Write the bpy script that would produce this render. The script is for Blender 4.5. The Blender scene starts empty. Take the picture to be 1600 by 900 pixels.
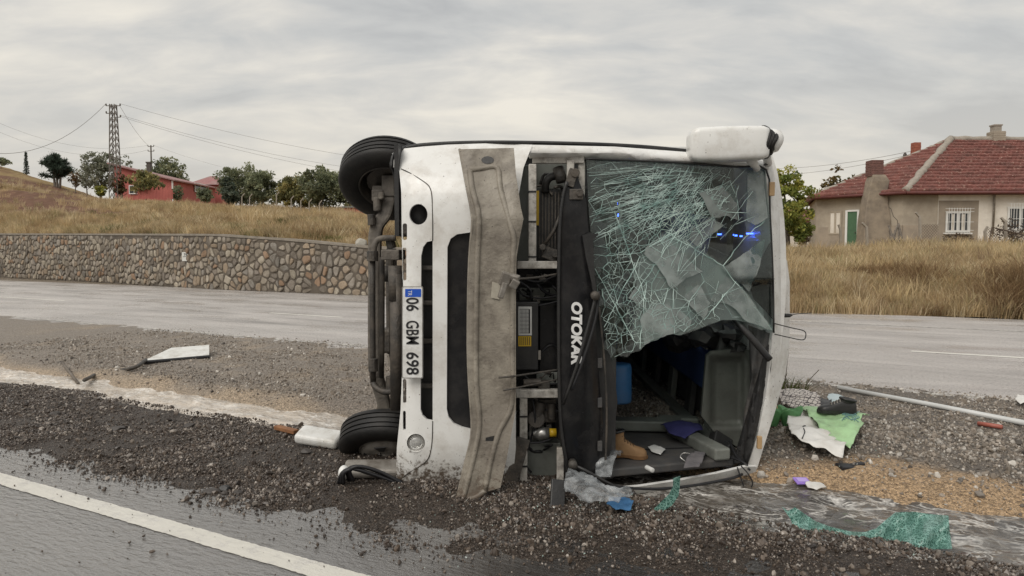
import bpy, bmesh, math, random
import numpy as np
from mathutils import Vector, Matrix, Euler
from mathutils.geometry import tessellate_polygon

S = bpy.context.scene
COL = S.collection
random.seed(7)
RNG = np.random.default_rng(11)

# ------------------------------------------------------------------ camera
CAM_H = 1.6
PITCH = math.atan(60 / 1100)
cd = bpy.data.cameras.new('camera')
cam = bpy.data.objects.new('camera', cd)
COL.objects.link(cam)
cam.location = (0, 0, CAM_H)
cam.rotation_euler = (math.pi / 2 - PITCH, 0, 0)
cd.sensor_width = 36
cd.lens = 36 * 1100 / 1600
cd.clip_start = 0.05
cd.clip_end = 3000
S.camera = cam

# ------------------------------------------------------------------ light
SUN_EL, SUN_AZ = math.radians(48), math.radians(215)     # azimuth clockwise from +Y
S.view_settings.view_transform = 'Standard'
S.view_settings.look = 'None'
S.view_settings.exposure = 0.4
S.view_settings.gamma = 1.0
S.view_settings.use_curve_mapping = False
sl = bpy.data.lights.new('sun', 'SUN')
sl.energy = 1.5
sl.angle = math.radians(40)
sl.color = (1.0, 0.95, 0.88)
so = bpy.data.objects.new('sun', sl)
COL.objects.link(so)
sd = Vector((math.sin(SUN_AZ) * math.cos(SUN_EL), math.cos(SUN_AZ) * math.cos(SUN_EL), math.sin(SUN_EL)))
so.rotation_euler = sd.to_track_quat('Z', 'Y').to_euler()

W = bpy.data.worlds.new('World')
S.world = W
W.use_nodes = True
nt = W.node_tree
nt.nodes.clear()
def wn(t, **kw):
    n = nt.nodes.new(t)
    for k, v in kw.items():
        setattr(n, k, v)
    return n
out = wn('ShaderNodeOutputWorld')
bg = wn('ShaderNodeBackground')
bg.inputs[1].default_value = 0.1
sky = wn('ShaderNodeTexSky', sky_type='NISHITA', sun_disc=False)
sky.sun_elevation = SUN_EL
sky.sun_rotation = SUN_AZ
sky.air_density = 1.5
sky.dust_density = 4.0
tc = wn('ShaderNodeTexCoord')
sep = wn('ShaderNodeSeparateXYZ')
nt.links.new(tc.outputs['Generated'], sep.inputs[0])
# clouds seen on a flat layer overhead: direction / elevation
ad = wn('ShaderNodeMath', operation='ADD'); ad.inputs[1].default_value = 0.34
mxz = wn('ShaderNodeMath', operation='MAXIMUM'); mxz.inputs[1].default_value = 0.0
nt.links.new(sep.outputs[2], mxz.inputs[0]); nt.links.new(mxz.outputs[0], ad.inputs[0])
dv = wn('ShaderNodeVectorMath', operation='DIVIDE')
cmb = wn('ShaderNodeCombineXYZ')
for i in range(3):
    nt.links.new(ad.outputs[0], cmb.inputs[i])
nt.links.new(tc.outputs['Generated'], dv.inputs[0]); nt.links.new(cmb.outputs[0], dv.inputs[1])
SKO = (2.1, 7.7, 0)
def wnoise(scale, detail, rough, dist=0.0, off=(0, 0, 0), st=(1, 1, 1)):
    m = wn('ShaderNodeMapping'); m.inputs['Location'].default_value = off; m.inputs['Scale'].default_value = st
    nt.links.new(dv.outputs[0], m.inputs[0])
    n = wn('ShaderNodeTexNoise'); n.inputs['Scale'].default_value = scale
    n.inputs['Detail'].default_value = detail; n.inputs['Roughness'].default_value = rough
    n.inputs['Distortion'].default_value = dist
    nt.links.new(m.outputs[0], n.inputs['Vector'])
    return n
n1 = wnoise(1.15, 7, 0.5, 0.3, SKO, (0.8, 1.5, 1))
n2 = wnoise(3.6, 8, 0.55, 0.4, (1.1, 4.2, 0), (0.8, 1.7, 1))
mxn = wn('ShaderNodeMix', data_type='FLOAT'); mxn.inputs[0].default_value = 0.4
nt.links.new(n1.outputs[0], mxn.inputs[2]); nt.links.new(n2.outputs[0], mxn.inputs[3])
cr = wn('ShaderNodeValToRGB')
e = cr.color_ramp
e.elements[0].position = 0.39; e.elements[0].color = (3.75, 3.78, 3.78, 1)
e.elements[1].position = 0.62; e.elements[1].color = (6.9, 6.5, 5.75, 1)
m_ = e.elements.new(0.46); m_.color = (4.5, 4.5, 4.4, 1)
m_ = e.elements.new(0.52); m_.color = (5.3, 5.15, 4.85, 1)
nt.links.new(mxn.outputs[0], cr.inputs[0])
# pale haze towards the horizon
hz = wn('ShaderNodeMapRange'); hz.inputs[1].default_value = 0.0; hz.inputs[2].default_value = 0.24
hz.inputs[3].default_value = 0.8; hz.inputs[4].default_value = 0.0
nt.links.new(sep.outputs[2], hz.inputs[0])
hm = wn('ShaderNodeMix', data_type='RGBA')
hm.inputs[7].default_value = (5.6, 5.25, 4.65, 1)
nt.links.new(hz.outputs[0], hm.inputs[0]); nt.links.new(cr.outputs[0], hm.inputs[6])
fm = wn('ShaderNodeMix', data_type='RGBA'); fm.inputs[0].default_value = 0.94
nt.links.new(sky.outputs[0], fm.inputs[6]); nt.links.new(hm.outputs[2], fm.inputs[7])
nt.links.new(fm.outputs[2], bg.inputs[0]); nt.links.new(bg.outputs[0], out.inputs[0])

# ------------------------------------------------------------------ materials
MATS = {}
def mat(name, col, col2=None, scale=6.0, rough=0.6, rough2=None, bump=0.0, bscale=40.0, metal=0.0,
        spec=0.5, dirt=None, dscale=3.0, damt=0.5, detail=6.0, vcol=None, coat=0.0, emit=None, estr=0.0,
        speck=None, sscale=120.0, sthr=0.62, trans=0.0, alpha=1.0, stretch=(1, 1, 1), rand=None, mud=0.0, world=False, transl=0.0):
    """a principled material: two-tone noise, stains, specks, fine bump"""
    m = bpy.data.materials.new(name)
    m.use_nodes = True
    t = m.node_tree
    b = t.nodes['Principled BSDF']
    N = t.nodes.new
    L = t.links.new
    co = N('ShaderNodeTexCoord')
    mp = N('ShaderNodeMapping'); mp.inputs['Scale'].default_value = stretch
    geo = N('ShaderNodeNewGeometry')
    L(geo.outputs['Position'] if world else co.outputs['Object'], mp.inputs[0])
    vec = mp.outputs[0]
    def noise(s, d=detail, r=0.6):
        n = N('ShaderNodeTexNoise'); n.inputs['Scale'].default_value = s
        n.inputs['Detail'].default_value = d; n.inputs['Roughness'].default_value = r
        L(vec, n.inputs['Vector'])
        return n.outputs[0]
    def ramp(src, a, c):
        r = N('ShaderNodeMapRange'); r.inputs[1].default_value = a; r.inputs[2].default_value = c
        L(src, r.inputs[0])
        return r.outputs[0]
    def mix(f, a, c):
        x = N('ShaderNodeMix'); x.data_type = 'RGBA'
        if isinstance(f, float): x.inputs[0].default_value = f
        else: L(f, x.inputs[0])
        for i, q in ((6, a), (7, c)):
            if isinstance(q, tuple): x.inputs[i].default_value = (*q, 1)
            else: L(q, x.inputs[i])
        return x.outputs[2]
    cur = tuple(col)
    if vcol:
        a = N('ShaderNodeAttribute'); a.attribute_name = vcol
        cur = a.outputs['Color']
        if rand: pass
    if rand:                                   # list of colours picked per instance
        oi = N('ShaderNodeObjectInfo')
        rr = N('ShaderNodeValToRGB'); el = rr.color_ramp
        for i, c in enumerate(rand):
            if i < 2: q = el.elements[i]
            else: q = el.elements.new(0.5)
        for i, c in enumerate(rand):
            el.elements[i].position = i / max(1, len(rand) - 1)
        for i, c in enumerate(rand):
            el.elements[i].color = (*c, 1)
        L(oi.outputs['Random'], rr.inputs[0])
        cur = rr.outputs[0]
    if col2 is not None:
        if vcol or rand:
            x = N('ShaderNodeMix'); x.data_type = 'RGBA'; x.blend_type = 'MULTIPLY'
            x.inputs[0].default_value = 1.0
            L(cur, x.inputs[6])
            L(mix(ramp(noise(scale), 0.35, 0.65), (1, 1, 1), tuple(col2)), x.inputs[7])
            cur = x.outputs[2]
        else:
            cur = mix(ramp(noise(scale), 0.35, 0.65), cur, tuple(col2))
    if dirt is not None:
        f = N('ShaderNodeMath'); f.operation = 'MULTIPLY'; f.inputs[1].default_value = damt
        L(ramp(noise(dscale, 9, 0.7), 0.46, 0.66), f.inputs[0])
        cur = mix(f.outputs[0], cur, tuple(dirt))
    if speck is not None:
        cur = mix(ramp(noise(sscale, 2, 0.5), sthr, sthr + 0.04), cur, tuple(speck))
    if mud:                                    # dried splashes thrown up from the ground, thinning out upwards
        sz_ = N('ShaderNodeSeparateXYZ'); L(geo.outputs['Position'], sz_.inputs[0])
        hgt = N('ShaderNodeMapRange'); hgt.inputs[1].default_value = 0.0; hgt.inputs[2].default_value = mud; hgt.inputs[3].default_value = 0.30; hgt.inputs[4].default_value = 0.0
        L(sz_.outputs[2], hgt.inputs[0])
        nn = N('ShaderNodeTexNoise'); nn.inputs['Scale'].default_value = 26; nn.inputs['Detail'].default_value = 8; nn.inputs['Roughness'].default_value = 0.75; L(geo.outputs['Position'], nn.inputs['Vector'])
        ad_ = N('ShaderNodeMath'); ad_.operation = 'ADD'; L(nn.outputs[0], ad_.inputs[0]); L(hgt.outputs[0], ad_.inputs[1])
        cur = mix(ramp(ad_.outputs[0], 0.66, 0.78), cur, (0.13, 0.1, 0.075))
    if isinstance(cur, tuple): b.inputs['Base Color'].default_value = (*cur, 1)
    else: L(cur, b.inputs['Base Color'])
    if rough2 is not None:
        r = N('ShaderNodeMapRange'); r.inputs[1].default_value = 0.35; r.inputs[2].default_value = 0.65
        r.inputs[3].default_value = rough; r.inputs[4].default_value = rough2
        L(noise(scale * 1.7), r.inputs[0]); L(r.outputs[0], b.inputs['Roughness'])
    else:
        b.inputs['Roughness'].default_value = rough
    b.inputs['Metallic'].default_value = metal
    b.inputs['Specular IOR Level'].default_value = spec
    b.inputs['Coat Weight'].default_value = coat
    if trans: b.inputs['Transmission Weight'].default_value = trans
    b.inputs['Alpha'].default_value = alpha
    if emit: 
        b.inputs['Emission Color'].default_value = (*emit, 1); b.inputs['Emission Strength'].default_value = estr
    if bump:
        bn = N('ShaderNodeBump'); bn.inputs['Strength'].default_value = bump; bn.inputs['Distance'].default_value = 0.02
        L(noise(bscale, 5, 0.65), bn.inputs['Height']); L(bn.outputs[0], b.inputs['Normal'])
    if transl:                                 # thin leaves and blades let light through
        tl_ = N('ShaderNodeBsdfTranslucent'); ms_ = N('ShaderNodeMixShader'); ms_.inputs[0].default_value = transl
        if isinstance(cur, tuple): tl_.inputs[0].default_value = (*cur, 1)
        else: L(cur, tl_.inputs[0])
        L(b.outputs[0], ms_.inputs[1]); L(tl_.outputs[0], ms_.inputs[2]); L(ms_.outputs[0], t.nodes['Material Output'].inputs[0])
    MATS[name] = m
    return m

# ------------------------------------------------------------------ object helpers
def tag(o, label=None, cat=None, group=None, kind=None):
    if label: o['label'] = label
    if cat: o['category'] = cat
    if group: o['group'] = group
    if kind: o['kind'] = kind
    return o
ORG = {}
def empty(name, loc, label, cat, group=None):
    o = bpy.data.objects.new(name, None)
    o.empty_display_size = 0.2
    o.location = loc
    COL.objects.link(o)
    ORG[o] = Vector(loc)
    return tag(o, label, cat, group)
def obj_from(name, me, m, parent=None, smooth=False):
    """link a mesh given in world coordinates; a child keeps its parent's origin"""
    o = bpy.data.objects.new(name, me)
    COL.objects.link(o)
    if m is not None and not me.materials: me.materials.append(m)
    if parent is not None:
        og = ORG[parent]
        me.transform(Matrix.Translation(-og))
        o.parent = parent
        ORG[o] = og
    else:
        n = max(1, len(me.vertices))
        a = np.empty(n * 3, np.float32)
        if len(me.vertices):
            me.vertices.foreach_get('co', a); a = a.reshape(-1, 3)
            og = Vector(((a[:, 0].min() + a[:, 0].max()) / 2, (a[:, 1].min() + a[:, 1].max()) / 2, a[:, 2].min()))
        else: og = Vector((0, 0, 0))
        og = Vector([float(q) for q in og])
        me.transform(Matrix.Translation(-og)); o.location = og
        ORG[o] = og
    if smooth:
        me.polygons.foreach_set('use_smooth', [True] * len(me.polygons))
    me.update()
    return o
def np_mesh(name, verts, faces, cols=None, cname='Col', smooth=False):
    """verts (n,3); faces (m,k) int array"""
    me = bpy.data.meshes.new(name)
    verts = np.asarray(verts, np.float32); faces = np.asarray(faces, np.int32)
    k = faces.shape[1]
    me.vertices.add(len(verts)); me.vertices.foreach_set('co', verts.ravel())
    me.loops.add(faces.size); me.loops.foreach_set('vertex_index', faces.ravel())
    me.polygons.add(len(faces)); me.polygons.foreach_set('loop_start', np.arange(0, faces.size, k, dtype=np.int32))
    if smooth: me.polygons.foreach_set('use_smooth', np.ones(len(faces), bool))
    if cols is not None:
        at_ = me.color_attributes.new(cname, 'FLOAT_COLOR', 'POINT')
        c = np.ones((len(verts), 4), np.float32); c[:, :3] = cols
        at_.data.foreach_set('color', c.ravel())
    me.update(calc_edges=True)
    me.validate()
    return me
def bm_obj(name, bm, m, parent=None, smooth=False, bevel=0.0, seg=2, auto=None):
    me = bpy.data.meshes.new(name)
    bmesh.ops.recalc_face_normals(bm, faces=bm.faces)
    bm.to_mesh(me); bm.free()
    o = obj_from(name, me, m, parent, smooth)
    if bevel:
        b = o.modifiers.new('bevel', 'BEVEL'); b.width = bevel; b.segments = seg; b.limit_method = 'ANGLE'; b.angle_limit = math.radians(35)
        b.harden_normals = False
    return o
def box(bm, c, s, rot=None):
    """box of size s at centre c, optionally turned by a Matrix / Euler"""
    mtx = Matrix.Translation(Vector(c))
    if rot is not None:
        mtx = mtx @ (Euler(rot).to_matrix().to_4x4() if isinstance(rot, tuple) else rot)
    mtx = mtx @ Matrix.Diagonal((s[0], s[1], s[2], 1))
    return bmesh.ops.create_cube(bm, size=1.0, matrix=mtx)['verts']
def tube(bm, pts, r, n=8, cap=True):
    """swept round bar through pts; r number or list"""
    pts = [Vector(p) for p in pts]
    k = len(pts)
    rs = r if isinstance(r, (list, tuple)) else [r] * k
    rings = []
    up = None
    for i, p in enumerate(pts):
        t = (pts[min(i + 1, k - 1)] - pts[max(i - 1, 0)]).normalized()
        if up is None:
            up = t.orthogonal().normalized()
        else:
            up = (up - t * up.dot(t))
            up = up.normalized() if up.length > 1e-6 else t.orthogonal().normalized()
        sd_ = t.cross(up)
        rings.append([bm.verts.new(p + (up * math.cos(2 * math.pi * j / n) + sd_ * math.sin(2 * math.pi * j / n)) * rs[i]) for j in range(n)])
    for a, c in zip(rings, rings[1:]):
        for j in range(n):
            bm.faces.new((a[j], a[(j + 1) % n], c[(j + 1) % n], c[j]))
    if cap:
        bm.faces.new(rings[0][::-1]); bm.faces.new(rings[-1])
def smooth_path(pts, n=6):
    """Catmull-Rom through pts"""
    P = [Vector(p) for p in pts]
    P = [P[0] * 2 - P[1]] + P + [P[-1] * 2 - P[-2]]
    o = []
    for i in range(1, len(P) - 2):
        for k in range(n):
            t = k / n
            a, b, c, d = P[i - 1], P[i], P[i + 1], P[i + 2]
            o.append(0.5 * ((2 * b) + (c - a) * t + (2 * a - 5 * b + 4 * c - d) * t * t + (3 * b - a - 3 * c + d) * t ** 3))
    o.append(P[-2])
    return o
def lathe(bm, prof, mtx, n=32):
    """revolve profile [(r, h)] about local Z"""
    rings = []
    for r, h in prof:
        rings.append([bm.verts.new(mtx @ Vector((r * math.cos(2 * math.pi * j / n), r * math.sin(2 * math.pi * j / n), h))) for j in range(n)])
    for a, c in zip(rings, rings[1:]):
        for j in range(n):
            bm.faces.new((a[j], a[(j + 1) % n], c[(j + 1) % n], c[j]))
    return rings

SP, CP = math.sin(PITCH), math.cos(PITCH)
def ray(px, py):
    xc = (px - 800) / 1100; yc = (450 - py) / 1100
    return Vector((xc, CP + yc * SP, -SP + yc * CP))
def at(px, py, Y):
    """the point at depth Y that is seen at a pixel of the 1600x900 photograph"""
    d = ray(px, py)
    return Vector((0, 0, CAM_H)) + d * (Y / d.y)
def gr(px, py, z=0.0):
    d = ray(px, py)
    return Vector((0, 0, CAM_H)) + d * ((z - CAM_H) / d.z)

# noise in numpy
def vnoise(x, y, seed=0):
    xi = np.floor(x).astype(np.int64); yi = np.floor(y).astype(np.int64)
    fx = x - xi; fy = y - yi
    fx = fx * fx * (3 - 2 * fx); fy = fy * fy * (3 - 2 * fy)
    def h(a, b):
        n = (a * 374761393 + b * 668265263 + seed * 974634777) & 0xffffffff
        n = ((n ^ (n >> 13)) * 1274126177) & 0xffffffff
        return ((n ^ (n >> 16)) & 0xffff) / 65535.0
    return (h(xi, yi) * (1 - fx) + h(xi + 1, yi) * fx) * (1 - fy) + (h(xi, yi + 1) * (1 - fx) + h(xi + 1, yi + 1) * fx) * fy
def fbm(x, y, oct=4, seed=0):
    a = 0.5; s = 0; t = 0
    for i in range(oct):
        s = s + a * vnoise(x * 2 ** i + 17.3 * i, y * 2 ** i - 9.1 * i, seed + i); t += a; a *= 0.5
    return s / t
# ================================================================== the ground
# road frame: u runs along the carriageways (to the right and nearer), v across them (away from the camera)
def uv(x, y): return 0.88 * x - 0.475 * y, 0.475 * x + 0.88 * y
def xy(u, v): return 0.88 * u + 0.475 * v, -0.475 * u + 0.88 * v
def edge_v(x):
    return np.interp(x, [-30, -0.6, 2.0, 6, 40], [3.1, 3.05, 3.78, 3.82, 3.82])
def ground_z(x, y, fine=True):
    x = np.asarray(x, float); y = np.asarray(y, float)
    u, v = uv(x, y)
    ve = edge_v(x) + 0.35 * (fbm(u * 1.3, v * 0.8, 3, 5) - 0.5)
    wob = 0.16 * (fbm(u * 0.9, v * 0.4, 3, 9) - 0.5)
    vv = v + wob
    pv = [4.35, 4.62, 5.0, 5.36, 5.62, 6.3, 8.3, 8.8, 9.5, 400]
    pz = [0.03, -0.10, -0.24, -0.10, 0.0, 0.03, 0.026, 0.012, -0.03, -0.08]
    far = np.interp(vv, pv, pz)
    a = np.clip((v - ve + 0.5) / 0.9, -1.5, 1)
    near = np.where(a < 0.55, (a - 0.55) * 0.05, (a - 0.55) * 0.06)
    vv = vv + 0.30 * np.clip((x - 0.5) / 0.8, 0, 1) * np.clip((5.0 - vv) / 0.4, 0, 1)
    far = np.interp(vv, pv, pz)
    w = np.clip((vv - 4.1) / 0.25, 0, 1)
    z = near * (1 - w) + far * w
    m = np.clip((v - 2.4) / 0.8, 0, 1) * np.clip((10.2 - v) / 0.8, 0, 1)
    z = z + m * (0.045 * (fbm(u * 2.6, v * 2.6, 3, 2) - 0.5) + 0.03 * (fbm(u * 9, v * 9, 3, 4) - 0.5))
    z = z - 0.075 * np.exp(-((x - 1.0) / 0.75) ** 2 - ((y - 4.72) / 0.28) ** 2)
    z = z + 0.04 * np.exp(-((y - 4.5) / 0.14) ** 2) * np.clip((x + 0.95) / 0.15, 0, 1) * np.clip((0.55 - x) / 0.2, 0, 1) * (0.5 + fbm(u * 6, v * 6, 2, 19))
    z = z + np.interp(v, [-60, -30, -15, -12], [9.0, 5.5, 0.0, 0.0])  # unseen bank added behind the camera to darken reflections in the glass
    return z
def lines(lo, hi, step, far, k=1.13):
    a = list(np.arange(lo, hi + 1e-6, step))
    s = step; p = hi
    while p < far: s *= k; p += s; a.append(p)
    s = step; p = lo
    while p > -far: s *= k; p -= s; a.insert(0, p)
    return np.array(a)
gx = lines(-7, 5, 0.05, 900); gy = lines(2.6, 9.6, 0.05, 1200)
X, Y = np.meshgrid(gx, gy)
Z = ground_z(X, Y)
V = np.stack([X, Y, Z], -1).reshape(-1, 3)
nx, ny = len(gx), len(gy)
I = np.arange(nx * ny).reshape(ny, nx)
F = np.stack([I[:-1, :-1], I[:-1, 1:], I[1:, 1:], I[1:, :-1]], -1).reshape(-1, 4)
U_, V_ = uv(X, Y)
def smix(a, b, f): return a + (b - a) * f[..., None]
c_dark = np.array([0.062, 0.048, 0.038]); c_sand = np.array([0.46, 0.365, 0.265]); c_grav = np.array([0.29, 0.25, 0.21])
c_soil = np.array([0.14, 0.09, 0.06])
nz = fbm(U_ * 1.1, V_ * 1.6, 4, 21); nz2 = fbm(U_ * 3.1, V_ * 3.1, 3, 31)
C = np.broadcast_to(c_dark, X.shape + (3,)).copy()
C = smix(C, c_sand, np.clip((V_ - 4.42 + 0.5 * (nz - 0.5)) / 0.15, 0, 1))
C = smix(C, np.array([0.5, 0.35, 0.21]), np.clip((V_ - 5.0) / 0.2, 0, 1) * np.clip((X - 0.6) / 1.0, 0, 1))
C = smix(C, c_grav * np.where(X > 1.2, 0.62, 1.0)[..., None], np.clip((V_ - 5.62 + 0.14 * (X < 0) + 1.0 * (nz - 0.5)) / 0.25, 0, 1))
C = smix(C, c_sand * 0.9, np.clip((nz2 - 0.56) * 6, 0, 1) * np.clip((V_ - 5.9) / 0.6, 0, 1) * np.clip((9.4 - V_) / 0.5, 0, 1) * 0.6)
C = smix(C, np.array([0.24, 0.2, 0.15]), np.clip((V_ - 18.5) / 1.5, 0, 1))
C = smix(C, np.array([0.16, 0.12, 0.07]), np.clip((-12.5 - V_) / 1.0, 0, 1))
m = mat('gravel_soil', (1, 1, 1), (0.62, 0.6, 0.58), scale=38, rough=0.75, bump=0.9, bscale=70, vcol='Col', spec=0.35,
        speck=(0.42, 0.39, 0.36), sscale=150, sthr=0.66)
t = m.node_tree; b = t.nodes['Principled BSDF']; src = b.inputs['Base Color'].links[0].from_socket     # fines between the loose stones
vg = t.nodes.new('ShaderNodeTexVoronoi'); vg.inputs['Scale'].default_value = 85; ge = t.nodes.new('ShaderNodeNewGeometry'); t.links.new(ge.outputs['Position'], vg.inputs['Vector'])
sv = t.nodes.new('ShaderNodeSeparateColor'); t.links.new(vg.outputs['Color'], sv.inputs[0])
mr_ = t.nodes.new('ShaderNodeMapRange'); mr_.inputs[3].default_value = 0.55; mr_.inputs[4].default_value = 1.65; t.links.new(sv.outputs[0], mr_.inputs[0])
mm = t.nodes.new('ShaderNodeMix'); mm.data_type = 'RGBA'; mm.blend_type = 'MULTIPLY'; mm.inputs[0].default_value = 1; t.links.new(src, mm.inputs[6]); t.links.new(mr_.outputs[0], mm.inputs[7]); t.links.new(mm.outputs[2], b.inputs['Base Color'])
bp = t.nodes.new('ShaderNodeBump'); bp.inputs['Strength'].default_value = 0.9; bp.inputs['Distance'].default_value = 0.012; bp.invert = True; t.links.new(vg.outputs['Distance'], bp.inputs['Height']); t.links.new(b.inputs['Normal'].links[0].from_socket, bp.inputs['Normal']); t.links.new(bp.outputs[0], b.inputs['Normal'])
b.inputs['Roughness'].default_value = 0.5
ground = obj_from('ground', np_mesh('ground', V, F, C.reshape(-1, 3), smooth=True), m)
tag(ground, kind='structure')

def strip(name, v0, v1, u0, u1, z, m, us=60, vs=12, cols=None):
    uu = np.linspace(u0, u1, us); vvv = np.linspace(v0, v1, vs)
    A, B = np.meshgrid(uu, vvv)
    x, y = xy(A, B)
    Vv = np.stack([x, y, np.full_like(x, z)], -1).reshape(-1, 3)
    J = np.arange(us * vs).reshape(vs, us)
    Ff = np.stack([J[:-1, :-1], J[:-1, 1:], J[1:, 1:], J[1:, :-1]], -1).reshape(-1, 4)
    return tag(obj_from(name, np_mesh(name, Vv, Ff), m), kind='structure')

def wet_mat(name, base, base2, rough_wet, rough_dry, ripple, line=None, wetlo=0.4, wethi=0.6, wetscale=0.9, dark=False, mott=False, spec=0.5, coat=0.0):
    m = bpy.data.materials.new(name); m.use_nodes = True
    t = m.node_tree; N = t.nodes.new; L = t.links.new; b = t.nodes['Principled BSDF']
    co = N('ShaderNodeNewGeometry')
    mp = N('ShaderNodeMapping'); mp.inputs['Rotation'].default_value = (0, 0, math.radians(28.4)); L(co.outputs['Position'], mp.inputs[0])
    def noise(s, d=5, r=0.6, st=None):
        n = N('ShaderNodeTexNoise'); n.inputs['Scale'].default_value = s; n.inputs['Detail'].default_value = d; n.inputs['Roughness'].default_value = r
        if st:
            q = N('ShaderNodeMapping'); q.inputs['Scale'].default_value = st; L(mp.outputs[0], q.inputs[0]); L(q.outputs[0], n.inputs['Vector'])
        else: L(mp.outputs[0], n.inputs['Vector'])
        return n.outputs[0]
    def rg(s, a, c, lo=0, hi=1):
        r = N('ShaderNodeMapRange'); r.inputs[1].default_value = a; r.inputs[2].default_value = c; r.inputs[3].default_value = lo; r.inputs[4].default_value = hi
        L(s, r.inputs[0]); return r.outputs[0]
    def mixc(f, a, c):
        x = N('ShaderNodeMix'); x.data_type = 'RGBA'; L(f, x.inputs[0])
        for i, q in ((6, a), (7, c)):
            if isinstance(q, tuple): x.inputs[i].default_value = (*q, 1)
            else: L(q, x.inputs[i])
        return x.outputs[2]
    grain = noise(160, 3, 0.7)
    broad = noise(1.1, 6, 0.6, (0.25, 1.0, 1))
    c = mixc(rg(broad, 0.35, 0.65), base, base2)
    c = mixc(rg(grain, 0.5, 0.75), c, tuple(min(1, q * 2.2) for q in base2))
    if mott:                        # coarse chippings, bleeding patches and wheel tracks
        c = mixc(rg(noise(34, 3, 0.8), 0.52, 0.66), c, (0.1, 0.092, 0.086)); c = mixc(rg(noise(60, 2, 0.8), 0.6, 0.68), c, (0.58, 0.55, 0.52))
        c = mixc(rg(noise(0.8, 7, 0.7, (0.12, 1.4, 1)), 0.56, 0.72), c, (0.16, 0.148, 0.138))
    if line:
        wear = noise(9, 7, 0.75); 
        c = mixc(rg(wear, line[1], line[1] + 0.12), line[0], c)
        c = mixc(rg(grain, 0.62, 0.72), c, base)
    if dark:                        # darker colour towards the right along the road, its edge ragged
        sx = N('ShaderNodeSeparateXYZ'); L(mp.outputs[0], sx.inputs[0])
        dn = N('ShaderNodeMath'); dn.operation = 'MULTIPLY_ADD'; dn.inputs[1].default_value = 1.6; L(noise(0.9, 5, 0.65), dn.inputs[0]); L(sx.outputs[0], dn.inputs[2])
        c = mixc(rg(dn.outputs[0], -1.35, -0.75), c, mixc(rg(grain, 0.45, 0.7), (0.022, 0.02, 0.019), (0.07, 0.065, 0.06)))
    L(c, b.inputs['Base Color'])
    wet = rg(noise(wetscale, 5, 0.6, (0.5, 1, 1)), wetlo, wethi)
    x = N('ShaderNodeMix'); x.data_type = 'FLOAT'; L(wet, x.inputs[0]); x.inputs[2].default_value = rough_wet; x.inputs[3].default_value = rough_dry
    L(x.outputs[0], b.inputs['Roughness'])
    b.inputs['Specular IOR Level'].default_value = spec
    b.inputs['Coat Weight'].default_value = coat; b.inputs['Coat Roughness'].default_value = 0.03; b.inputs['Coat IOR'].default_value = 1.5
    rip = noise(11, 5, 0.62, (0.9, 2.6, 1))
    b1 = N('ShaderNodeBump'); b1.inputs['Strength'].default_value = ripple; b1.inputs['Distance'].default_value = 0.016; L(rip, b1.inputs['Height'])
    b2 = N('ShaderNodeBump'); b2.inputs['Distance'].default_value = 0.006; L(grain, b2.inputs['Height'])
    L(rg(wet, 0, 1, 0.12, 0.6), b2.inputs['Strength']); L(b1.outputs[0], b2.inputs['Normal'])
    L(b2.outputs[0], b.inputs['Normal'])
    if coat: L(b1.outputs[0], b.inputs['Coat Normal'])
    return m
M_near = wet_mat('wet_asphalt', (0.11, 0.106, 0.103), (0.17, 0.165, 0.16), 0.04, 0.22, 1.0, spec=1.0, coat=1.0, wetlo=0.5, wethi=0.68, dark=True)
M_far = wet_mat('pale_asphalt', (0.28, 0.26, 0.245), (0.46, 0.43, 0.405), 0.25, 0.6, 0.15, mott=True)
M_line = wet_mat('edge_paint', (0.42, 0.4, 0.37), (0.56, 0.54, 0.49), 0.25, 0.5, 0.4, line=((0.66, 0.64, 0.58), 0.5))
M_worn = wet_mat('worn_paint', (0.2, 0.185, 0.17), (0.28, 0.26, 0.24), 0.5, 0.65, 0.05, line=((0.62, 0.6, 0.55), 0.42))

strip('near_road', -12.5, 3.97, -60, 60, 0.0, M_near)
el = strip('edge_line', 2.49, 2.63, -14, 6, 0.004, M_line, us=900, vs=4)
for v_ in el.data.vertices:                       # thermoplastic with a frayed edge
    v_.co.y += 0.008 * (vnoise(np.array([v_.co.x * 9.0]), np.array([v_.co.y * 14.0]), 3)[0] - 0.5) + 0.004 * random.uniform(-1, 1)
strip('edge_line', 2.49, 2.63, -60, -14.005, 0.004, M_line); strip('edge_line', 2.49, 2.63, 6.005, 40, 0.004, M_line)
strip('far_road', 8.45, 19.6, -110, 90, 0.0, M_far)
strip('far_edge_line', 8.96, 9.08, -60, 60, 0.004, M_worn)
strip('far_lane_line', 16.75, 16.87, -60, 60, 0.004, M_worn)
M_dash = wet_mat('dash_paint', (0.6, 0.58, 0.54), (0.66, 0.64, 0.6), 0.4, 0.6, 0.05, line=((0.7, 0.68, 0.62), 0.66))
for u0, u1 in ((-27.5, -22.7), (-13.8, -11.4), (0.3, 3.4), (9, 13), (-42, -37)):
    strip('lane_dash', 12.62, 12.75, u0, u1, 0.004, M_dash)

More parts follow.
